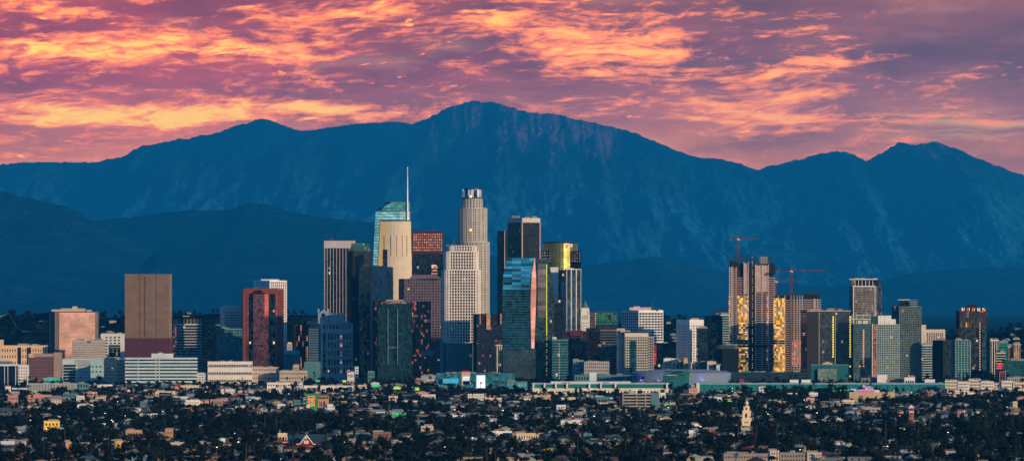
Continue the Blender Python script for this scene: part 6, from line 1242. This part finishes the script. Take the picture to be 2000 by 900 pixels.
# tents of the market
for k in range(16):
    px_ = 505 + k * 12.5; d = 9500 - (k % 3) * 14; o_ = (wx(px_, d), d, 0)
    r = bpy.data.objects.new('market_tent', None); COL.objects.link(r); r.location = o_; tag(r, 'white peaked market tent before the white market hall, %s from left' % ('first second third fourth fifth sixth seventh eighth ninth tenth eleventh twelfth thirteenth fourteenth fifteenth sixteenth'.split()[k]), 'tent', 'market tents in a row')
    m = MB(); q = rect(px_ - 5, px_ + 5, d - 5, 9); zt_ = wz(764, d); m.prism(q, zt_ - 1, zt_ + 3.6, poly2=[(o_[0] - .1, d - .6), (o_[0] + .1, d - .6), (o_[0] + .1, d - .4), (o_[0] - .1, d - .4)]); m.build('canopy', w_offw, r, o_)
    for a_ in q: m = MB(); m.bar((a_[0], a_[1], 0), (a_[0], a_[1], zt_ - 1), .15); m.build('pole', steel, r, o_)
# ================================================================ HOUSES
import numpy as np
R = random.Random(11)
HC = {'white': (.55, .53, .48), 'cream': (.52, .43, .29), 'pale blue': (.26, .36, .40), 'salmon': (.42, .22, .16), 'grey': (.22, .23, .23), 'tan': (.34, .25, .16), 'mint': (.24, .36, .30), 'brown': (.14, .09, .06), 'yellow': (.55, .42, .16)}
HM = {k: wall('house_' + k.replace(' ', '_'), tuple(q * .62 for q in v)) for k, v in HC.items()}
RC = {'grey': (.055, .095, .10), 'dark': (.02, .035, .04), 'red': (.12, .04, .03), 'pale': (.20, .28, .28), 'brown': (.085, .06, .045)}
RM = {k: wall('roof_' + k, v, .9) for k, v in RC.items()}
def house_meshes(kind, w_, dp, h, rh):
    W_, D_ = w_ / 2, dp / 2; wl = MB(); wl.box(-W_, W_, -D_, D_, 0, h); rf = MB(); e = .6; a = [(-W_ - e, -D_ - e, h), (W_ + e, -D_ - e, h), (W_ + e, D_ + e, h), (-W_ - e, D_ + e, h)]
    if kind == 'gabled': r0, r1 = (0, -D_ - e, h + rh), (0, D_ + e, h + rh); rf.face([a[0], a[1], r0]); rf.face([a[2], a[3], r1]); rf.face([a[1], a[2], r1, r0]); rf.face([a[3], a[0], r0, r1])
    elif kind == 'hip roofed': r0, r1 = (-W_ * .4, 0, h + rh), (W_ * .4, 0, h + rh); rf.face([a[0], a[1], r1, r0]); rf.face([a[2], a[3], r0, r1]); rf.face([a[1], a[2], r1]); rf.face([a[3], a[0], r0])
    elif kind == 'side gabled': r0, r1 = (-W_ - e, 0, h + rh), (W_ + e, 0, h + rh); rf.face([a[0], a[1], r1, r0]); rf.face([a[2], a[3], r0, r1]); rf.face([a[1], a[2], r1]); rf.face([a[3], a[0], r0])
    else: rf.box(-W_ - .2, W_ + .2, -D_ - .2, D_ + .2, h, h + .5)
    rf.face(a[::-1]) if kind != 'flat roofed' else None
    return wl, rf
TYPES = [('gabled', 10, 13, 3.6, 2.8), ('hip roofed', 13, 12, 3.6, 2.6), ('side gabled', 14, 10, 3.8, 2.6), ('two storey gabled', 11, 12, 6.4, 2.6), ('flat roofed', 18, 12, 6.5, .5), ('hip roofed', 17, 13, 3.8, 3.2)]
MESHC = {}
def hmesh(ti, part, mat):
    k = (ti, part, mat.name)
    if k not in MESHC:
        t = TYPES[ti]; kd = 'gabled' if 'storey' in t[0] else t[0]; wl, rf = house_meshes(kd, *t[1:]); m = MB()
        W_, D_, h = t[1] / 2, t[2] / 2, t[3]
        if part == 'window': m.box(-.75, .75, -.08, .3, 0, 1.4)
        elif part == 'door': m.box(-.55, .55, -.1, .3, 0, 2.1)
        elif part == 'chimney': m.box(-.5, .5, -.5, .5, 0, 3.4)
        else: m = wl if part == 'wall' else rf
        o = m.build(part, mat); MESHC[k] = o.data; bpy.data.objects.remove(o)
    return MESHC[k]
def link(nm, data, parent, loc=(0, 0, 0), rz=0):
    o = bpy.data.objects.new(nm, data); COL.objects.link(o); o.parent = parent; o.location = loc; o.rotation_euler = (0, 0, rz); return o
AV = (5640.0, 6080.0, 6620.0, 7330.0, 8120.0)
def blocked(x, d, pad=0, small=1.0):
    if any(abs(d - a) < 13 for a in AV): return True
    px = 1000 + x / d * F
    for a, b_, dl, cl in KEEP:
        if a - pad <= px <= b_ + pad and dl - cl * small <= d <= dl + 24: return True
    return False
houses = []
dd = 5380.0
while dd < 10150:
    step = 34 if dd < 8500 else 44
    half = dd / F * 1330; x = -half + R.uniform(0, 18)
    while x < half:
        if R.random() < .40:
            yy = dd + R.uniform(-9, 9); px = 1000 + x / yy * F
            if not blocked(x, yy, 6, .5): houses.append((x, yy, R.randrange(6), R.choices(list(HC), (6, 5, 2, 1.2, 4, 3, 1, 2, .8))[0], R.choices(list(RC), (6, 6, 1.2, 2, 3))[0], radians(R.choice((-8, -8, 82, -8, 172)) + R.uniform(-3, 3))))
        x += R.uniform(16, 27)
    dd += step
houses.sort(key=lambda t: t[1])
vis = [h for h in houses if abs(h[0] / h[1] * F) < 1003 and wz(900, h[1]) < 6]
near = vis[:300]; nearset = set(id(h) for h in near); rest = [h for h in houses if id(h) not in nearset]
lab = []
for x, y, ti, wc, rc, rz in near:
    t = TYPES[ti]; r = bpy.data.objects.new('house', None); COL.objects.link(r); r.location = (x, y, 0); r.rotation_euler = (0, 0, rz); px = 1000 + x / y * F; py = YH + F * H / y
    tag(r, '%s %s house, %s roof, %s' % (wc, t[0].replace('two storey gabled', 'two storey'), rc, near_lm(px, py)), 'house', 'houses of the residential plain'); lab.append((r, px))
    link('wall', hmesh(ti, 'wall', HM[wc]), r); rf = link('roof', hmesh(ti, 'roof', RM[rc]), r)
    if ti != 4: link('chimney', hmesh(ti, 'chimney', w_brick), rf, (t[1] * .25, t[2] * .1, t[3]))
    W_, D_, h = t[1] / 2, t[2] / 2, t[3]
    # windows and door on the long front and one side
    for k, u in enumerate((-.6, .6)): 
        link('window', hmesh(ti, 'window', g_dark), r, (u * W_, -D_, 1.2)); link('window', hmesh(ti, 'window', g_dark), r, (-W_, u * D_, 1.2), -pi / 2)
        link('window', hmesh(ti, 'window', g_dark), r, (W_, u * D_, 1.2), pi / 2)
    if h > 5:
        for u in (-.6, 0, .6): link('window', hmesh(ti, 'window', g_dark), r, (u * W_, -D_, 4.2))
    link('door', hmesh(ti, 'door', w_brown), r, (0, -D_, 0))
relabel(lab)
def bake(items, name, mats):      # many small shapes as one mesh, fast
    vs, fs, ls, mi = [], [], [], []; base = 0; tot = []
    for (v, f, m_idx, loc, rz, s) in items:
        c, s_ = cos(rz), sin(rz); q = v * np.array(s); q = np.stack([q[:, 0] * c - q[:, 1] * s_, q[:, 0] * s_ + q[:, 1] * c, q[:, 2]], 1) + np.array(loc); vs.append(q)
        for k, fc in enumerate(f): tot.append(len(fc)); fs.extend([i + base for i in fc]); mi.append(m_idx if isinstance(m_idx, int) else m_idx[k])
        base += len(v)
    V_ = np.concatenate(vs); me = bpy.data.meshes.new(name); me.vertices.add(len(V_)); me.vertices.foreach_set('co', V_.astype(np.float32).ravel()); me.loops.add(len(fs)); me.loops.foreach_set('vertex_index', np.array(fs, np.int32)); me.polygons.add(len(tot))
    st_ = np.concatenate([[0], np.cumsum(tot)[:-1]]).astype(np.int32); me.polygons.foreach_set('loop_start', st_); me.polygons.foreach_set('loop_total', np.array(tot, np.int32)); me.polygons.foreach_set('material_index', np.array(mi, np.int32))
    for m in mats: me.materials.append(m)
    me.update(calc_edges=True); o = bpy.data.objects.new(name, me); COL.objects.link(o); return o
mats = list(HM.values()) + list(RM.values()); hk, rk = list(HM), list(RM); HMB = []
for t in TYPES:
    wl, rf = house_meshes('gabled' if 'storey' in t[0] else t[0], *t[1:]); v = np.array(wl.v + rf.v, float); n = len(wl.v); HMB.append((v, wl.f + [tuple(i + n for i in f) for f in rf.f], len(wl.f)))
items = []
for x, y, ti, wc, rc, rz in rest:
    v, f, nw = HMB[ti]; items.append((v, f, [hk.index(wc)] * nw + [len(hk) + rk.index(rc)] * (len(f) - nw), (x, y, 0), rz, (1, 1, 1)))
o = bake(items, 'distant_houses', mats); tag(o, 'countless small distant houses filling the plain between the trees', 'houses', kind='stuff')
# ================================================================ TREES
def leafmat(name, c1, c2):
    m, p = new_mat(name); x, y, z = pos(); n = nz(comb(x * .35, y * .35, z * .5), 1, 4, .6); g = V.nt.nodes.new('ShaderNodeObjectInfo'); rr = V(g.outputs['Random'])
    big = nz(comb(x * .02, y * .004, 0.0), 1, 2, .5)
    c = mixc(sstep(n + (rr - .5) * .2, .35, .68), c1, c2); lk(mulc(c, sstep(big, .3, .7, .6, 1.4)), p.inputs['Base Color']); p.inputs['Roughness'].default_value = .9; p.inputs['Specular IOR Level'].default_value = .1; return m
lf = {'dark': leafmat('dark_foliage', (.001, .003, .003), (.006, .012, .010)), 'mid': leafmat('mid_foliage', (.002, .005, .0045), (.012, .022, .017)), 'olive': leafmat('olive_foliage', (.003, .006, .004), (.016, .024, .016))}
bark = wall('bark', (.05, .038, .03), .9); HT = {}
KIND = {'broad round': (9, 6.2, 4.6, .9), 'spreading': (14, 5.4, 8.5, .9), 'cypress shaped': (13, 2.0, 11.5, .9), 'low bushy': (6, 4.4, 3.8, 1.0), 'eucalyptus': (17, 5.0, 11, .7), 'flat crowned': (10, 8.5, 4.0, .9)}
def crown(kind, seed, nq, qs):
    R_ = random.Random(seed); h, r, ch, dens_ = KIND[kind]; v, f = [], []; lob = []
    nl = 7 if kind != 'cypress shaped' else 6
    for k in range(nl):
        if kind == 'cypress shaped': lob.append((0, 0, h - ch * (.92 - k * .15), r * (.55 + .45 * sin(pi * (k + 1) / 7)), ch * .14))
        else:
            a = R_.uniform(0, 2 * pi); q = r * R_.uniform(.15, .62); zz = h - ch * R_.uniform(.25, .80); lob.append((cos(a) * q, sin(a) * q, zz, r * R_.uniform(.34, .58), ch * R_.uniform(.2, .34)))
    for _ in range(nq):
        lx, ly, lz, lr, lh = R_.choice(lob)
        d_ = Vector((R_.gauss(0, 1), R_.gauss(0, 1), R_.gauss(0, 1))).normalized() * R_.uniform(.72, 1.08)
        c = Vector((lx + d_.x * lr, ly + d_.y * lr, lz + d_.z * lh)); n = Vector((d_.x + R_.uniform(-.7, .7), d_.y + R_.uniform(-.7, .7), d_.z + R_.uniform(-.5, .9))).normalized(); u = n.orthogonal().normalized(); w_ = n.cross(u); s = qs * R_.uniform(.6, 1.3); i = len(v)
        v += [tuple(c + u * s), tuple(c + w_ * s * .8), tuple(c - u * s * .9), tuple(c - w_ * s)]; f.append((i, i + 1, i + 2, i + 3))
    return v, f
def trunk(kind, seed):
    R_ = random.Random(seed); h, r, ch, _ = KIND[kind]; m = MB(); top = h - ch * .5
    m.prism(ellipse(0, 0, .34, .34, 6), 0, top, poly2=ellipse(R_.uniform(-.4, .4), 0, .14, .14, 6))
    if kind != 'cypress shaped':
        for k in range(4): a = R_.uniform(0, 6.28); m.bar((0, 0, top * .6), (cos(a) * r * .5, sin(a) * r * .5, h - ch * .5), .11)
    return m
def palm(seed):
    R_ = random.Random(seed); m = MB(); h = 17 + R_.uniform(-3, 3); m.prism(ellipse(0, 0, .35, .35, 6), 0, h, poly2=ellipse(.6, 0, .2, .2, 6)); c = MB()
    for k in range(26):
        a = R_.uniform(0, 6.28); e = R_.uniform(-.9, 1.1); L_ = R_.uniform(2.0, 3.0); p0 = Vector((.6, 0, h)); p1 = p0 + Vector((cos(a) * cos(e), sin(a) * cos(e), sin(e))) * L_ * .55; p2 = p1 + Vector((cos(a) * .8, sin(a) * .8, sin(e) - .9)) * L_ * .5; s = Vector((-sin(a), cos(a), 0)) * .34
        c.face([p0 - s * .4, p0 + s * .4, p1 + s, p1 - s]); c.face([p1 - s, p1 + s, p2 + s * .2, p2 - s * .2])
    return m, c
TM = {}
for kd in KIND:
    for s in range(4):
        v, f = crown(kd, s * 7 + len(kd), 420, .62); m = MB(); m.v, m.f, m.mi = v, f, [0] * len(f); o = m.build('crown', lf[('dark', 'mid', 'dark', 'olive')[s]]); t_ = trunk(kd, s).build('trunk', bark); TM[kd, s] = (o.data, t_.data, ('dark', 'green', 'dark', 'olive green')[s]); bpy.data.objects.remove(o); bpy.data.objects.remove(t_)
for s in range(4):
    m, c = palm(s); o = c.build('crown', lf['mid']); t_ = m.build('trunk', bark); TM['palm', s] = (o.data, t_.data, ''); bpy.data.objects.remove(o); bpy.data.objects.remove(t_)
hx = {}
for h in houses: hx.setdefault((int(h[0] // 14), int(h[1] // 14)), 1)
trees = []
kinds = list(KIND); kw = (5, 3, 1.0, 3, 1.4, 3)
R = random.Random(5)
dd = 5330.0
while dd < 10700:
    half = dd / F * 1330; x = -half
    while x < half:
        yy = dd + R.uniform(-12, 12); grove = noise.noise(Vector((x * .006, yy * .0022, 3)))
        lim = .72 + grove * 1.0 + (.14 if dd < 7000 else -.14 if dd > 8800 else -.04)
        if x / dd * F < -550 and dd < 7500: lim += .25
        if R.random() < lim and not blocked(x, yy, 3, .7 if dd > 9000 else 1.0) and not ((int(x // 14), int(yy // 14)) in hx and R.random() < .75):
            kd = R.choices(kinds, kw)[0]; sc = R.uniform(.5, 1.3) * (1.2 if grove > .2 else .9) * (.95 if dd < 7200 else .78)
            if R.random() < .07: kd = 'palm'
            trees.append((x, yy, kd, R.randrange(4), sc, R.uniform(0, 6.28)))
        x += R.uniform(7, 15)
    dd += 21
trees.sort(key=lambda t: -KIND.get(t[2], (14,))[0] * t[4] / t[1] ** 1.3)
def inview(t): return abs(t[0] / t[1] * F) < 1000 and wz(898, t[1]) < 6
nt_ = []; restt = []
for t in trees:
    if len(nt_) < 300 and inview(t) and t[1] < 9000: nt_.append(t)
    else: restt.append(t)
lab = []
for x, y, kd, s, sc, rz in nt_:
    cr_, tr_, tone = TM[kd, s]; r = bpy.data.objects.new('palm_tree' if kd == 'palm' else 'tree', None); COL.objects.link(r); r.location = (x, y, 0); r.rotation_euler = (0, 0, rz); r.scale = (sc,) * 3; px = 1000 + x / y * F; py = YH + F * H / y
    nm_ = 'slender palm tree' if kd == 'palm' else '%s %s %s tree' % ('large' if sc > 1.0 else 'small' if sc < .75 else 'mid sized', tone, kd)
    tag(r, nm_ + ' ' + near_lm(px, py), 'tree', 'trees of the residential plain'); lab.append((r, px)); link('trunk', tr_, r); link('crown', cr_, r)
relabel(lab)
# the rest of the trees as one mass of foliage
LO = {}
for kd in kinds:
    for s in range(4):
        v, f = crown(kd, s * 13 + 5, 85, 1.15); LO[kd, s] = (np.array(v, float), f)
m, c = palm(9); LO['palm', 0] = (np.array(m.v + c.v, float), m.f + [tuple(i + len(m.v) for i in f) for f in c.f])
items = []
for x, y, kd, s, sc, rz in restt:
    v, f = LO[kd, s if kd != 'palm' else 0]; items.append((v, f, s % 3, (x, y, 0), rz, (sc, sc, sc)))
o = bake(items, 'distant_trees', [lf['dark'], lf['mid'], lf['olive']]); tag(o, 'dark mass of distant trees and palms covering the plain', 'trees', kind='stuff')
# scrub and tree tops on the near hill crest
items = []
for k in range(1500):
    px = R.uniform(-40, 2040); t = R.uniform(.25, 1.0) if R.random() < .6 else R.uniform(.93, 1.0)
    dens_ = noise.noise(Vector((px * .012, t * 3, 9)))
    if px > 1935: dens_ += .5
    if dens_ < -.05: continue
    d = 14500 - 2300 * (1 - t); kd = R.choice(('broad round', 'low bushy', 'spreading')); v, f = LO[kd, R.randrange(4)]; sc = R.uniform(.6, 1.5)
    items.append((v, f, 0, (wx(px, d), d, near_hill_z(1000 + wx(px, d) / 14500 * F, t) - 2.5), R.uniform(0, 6), (sc, sc, sc)))
o = bake(items, 'hillside_scrub', [lf['dark']]); tag(o, 'dark scrub and tree tops along the near hills behind downtown', 'scrub', kind='stuff')
# hillside houses and dirt tracks on the near hills
lab = []
for k in range(36):
    px = R.choice((R.uniform(0, 90), R.uniform(196, 242), R.uniform(336, 430), R.uniform(560, 625), R.uniform(1940, 2000), R.uniform(1296, 1322))); t = R.uniform(.55, .99); d = 14500 - 2300 * (1 - t)
    x_ = wx(px, d); z_ = near_hill_z(1000 + x_ / 14500 * F, t) + 1; wc = R.choice(('white', 'white', 'cream', 'grey')); ti = R.choice((1, 4, 5))
    r = bpy.data.objects.new('hill_house', None); COL.objects.link(r); r.location = (x_, d, z_); r.scale = (.8,) * 3; side = 'far left' if px < 100 else 'left of the brown slab' if px < 243 else 'right of the brown slab' if px < 450 else 'near the blue stone tower' if px < 700 else 'near the lone grey tower' if px < 1400 else 'at the far right'
    tag(r, 'tiny %s %s house on the hill %s' % (wc, TYPES[ti][0], side), 'house', 'houses on the near hills'); lab.append((r, px)); link('wall', hmesh(ti, 'wall', HM[wc]), r); link('roof', hmesh(ti, 'roof', RM['pale']), r)
relabel(lab)
def track(pts, name):
    m = MB(); q = []
    for px, t in pts:
        d = 14500 - 2300 * (1 - t); x_ = wx(px, d); q.append((x_, d, near_hill_z(1000 + x_ / 14500 * F, t) + 6))
    for a, b_ in zip(q, q[1:]):
        for k in range(6):
            s0, s1 = k / 6, (k + 1) / 6; A_ = Vector(a).lerp(Vector(b_), s0); B_ = Vector(a).lerp(Vector(b_), s1); m.face([A_ + Vector((0, -4, -3)), B_ + Vector((0, -4, -3)), B_ + Vector((0, 4, 3)), A_ + Vector((0, 4, 3))])
    o = m.build(name, wall('pale_dirt', (.16, .13, .11))); o['kind'] = 'structure'
track([(-10, .93), (18, .96), (26, .86), (36, .74), (44, .70), (60, .69)], 'dirt_track')
# ================================================================ street lamps, cars, poles
lab = []
hd = glow('lamp_head_light', (1, .93, .8), 3.0); lm_ = MB(); lm_.bar((0, 0, 0), (0, 0, 9), .14, n=6); lm_.bar((0, 0, 9), (1.8, 0, 9.3), .09); hm_ = MB(); hm_.box(1.4, 2.6, -.35, .35, 9.1, 9.5)
lo_ = lm_.build('pole', steel); ho_ = hm_.build('lamp_head', hd); ld, hdm = lo_.data, ho_.data; bpy.data.objects.remove(lo_); bpy.data.objects.remove(ho_)
for k in range(90):
    y = 5500 + 4300 * R.random() ** 1.2; x = R.uniform(-1, 1) * y / F * 990; px = 1000 + x / y * F; py = YH + F * H / y
    r = bpy.data.objects.new('street_lamp', None); COL.objects.link(r); r.location = (x, y, 0); r.rotation_euler = (0, 0, R.uniform(0, 6.28)); tag(r, 'lit street lamp ' + near_lm(px, py), 'street lamp', 'street lamps of the residential plain'); lab.append((r, px)); link('pole', ld, r); link('lamp_head', hdm, r)
relabel(lab)
CC = {'white': (.7, .7, .7), 'silver': (.4, .4, .42), 'black': (.02, .02, .022), 'red': (.40, .02, .02), 'blue': (.03, .07, .25), 'grey': (.15, .15, .16)}
def prof(pts, w_):
    m = MB(); n = len(pts); m.v = [(x, -w_, z) for x, z in pts] + [(x, w_, z) for x, z in pts]; m.f = [tuple(range(n)), tuple(range(2 * n - 1, n - 1, -1))] + [(k, n + k, n + (k + 1) % n, (k + 1) % n) for k in range(n)]; m.mi = [0] * len(m.f); return m
cb = [(-2.2, .35), (2.2, .35), (2.25, .75), (1.1, .95), (-1.9, 1.0), (-2.25, .8)]; cc_ = [(1.0, .93), (.45, 1.42), (-1.1, 1.45), (-1.8, .98)]
wmesh = MB(); wmesh.bar((0, -.12, 0), (0, .12, 0), .33, n=10); o = wmesh.build('wheel', w_black); wd = o.data; bpy.data.objects.remove(o); o = prof(cc_, .75).build('cabin', g_dark); cd_ = o.data; bpy.data.objects.remove(o)
hl = MB(); hl.box(-.05, .05, -.25, .25, -.12, .12); o = hl.build('headlight', glow('headlight_beam', (1, .95, .85), 6)); hld = o.data; bpy.data.objects.remove(o); tl = MB(); tl.box(-.05, .05, -.25, .25, -.12, .12); o = tl.build('tail_light', glow('tail_light_red', (1, .06, .10), 4)); tld = o.data; bpy.data.objects.remove(o)
CB = {}
for k_, c in CC.items(): o = prof(cb, .88).build('body', wall('car_paint_' + k_, c, .3, var=.05, spec=.5)); CB[k_] = o.data; bpy.data.objects.remove(o)
# cross streets with kerbs, lane lines and evening traffic
asp = wall('asphalt', (.045, .046, .05), .95, spec=0); pvm = wall('pavement_concrete', (.12, .12, .115), .95, spec=0); lnm = wall('lane_paint', (.7, .68, .6), .7)
lab = []
for i_, a_ in enumerate(AV):
    hw = a_ / F * 1030
    for nm_, u0, u1, z1, mt in (('road', -6, 6, .004, asp), ('pavement', -8.5, -6.02, .13, pvm), ('pavement', 6.02, 8.5, .13, pvm)):
        m = MB(); m.box(-hw, hw, a_ + u0, a_ + u1, -.02, z1); o = m.build(nm_, mt); o['kind'] = 'structure'
    m = MB(); k = -hw
    while k < hw: m.face([(k, a_ - .08, .008), (k + 4, a_ - .08, .008), (k + 4, a_ + .08, .008), (k, a_ + .08, .008)]); k += 12
    o = m.build('lane_marking', lnm); o['kind'] = 'structure'
    for k in range(11):
        x_ = hw * .94 * (-1 + 2 * (k + R.uniform(.1, .9)) / 11); fr = k % 2 == 0; ck = R.choice(list(CC)); y_ = a_ + (-2.6 if fr else 2.6); px = 1000 + x_ / y_ * F
        r = bpy.data.objects.new('moving_car', None); COL.objects.link(r); r.location = (x_, y_, .004); r.rotation_euler = (0, 0, 0 if fr else pi)
        tag(r, '%s car on the street %s' % (ck, near_lm(px, YH + F * H / y_)), 'car', 'cars on the cross streets'); lab.append((r, px)); link('body', CB[ck], r); link('cabin', cd_, r)
        for sx in (-1.35, 1.35):
            for sy in (-.85, .85): link('wheel', wd, r, (sx, sy, .33))
        for sy in (-.55, .55): link('headlight', hld, r, (2.24, sy, .68)); link('tail_light', tld, r, (-2.24, sy, .78))
relabel(lab)
lab = []
for row, (y0, xa, xb, n) in enumerate(((8650, 1300, 1395, 17), (8500, 1318, 1400, 14), (8560, 1398, 1440, 9), (9250, 1560, 1650, 16))):
    for k in range(n):
        px = xa + (xb - xa) * (k + R.uniform(.2, .8)) / n; x = wx(px, y0); ck = R.choice(list(CC)); r = bpy.data.objects.new('parked_car', None); COL.objects.link(r); r.location = (x, y0 + R.uniform(-3, 3), 0); fr = R.random() < .5; r.rotation_euler = (0, 0, (-pi / 2 if fr else pi / 2) + R.uniform(-.25, .25))
        tag(r, '%s car %s, %s' % (ck, 'with headlights on' if fr else 'showing tail lights', ('back lot by the parking garage', 'front lot by the parking garage', 'left of the church tower', 'left of the tan hall')[row]), 'car', 'cars in the parking lots'); lab.append((r, px)); link('body', CB[ck], r); link('cabin', cd_, r)
        for sx in (-1.35, 1.35):
            for sy in (-.85, .85): link('wheel', wd, r, (sx, sy, .33))
        for sy in (-.55, .55): link('headlight', hld, r, (2.24, sy, .68)); link('tail_light', tld, r, (-2.24, sy, .78))
    KEEP.append((xa, xb, y0, 200))
relabel(lab)
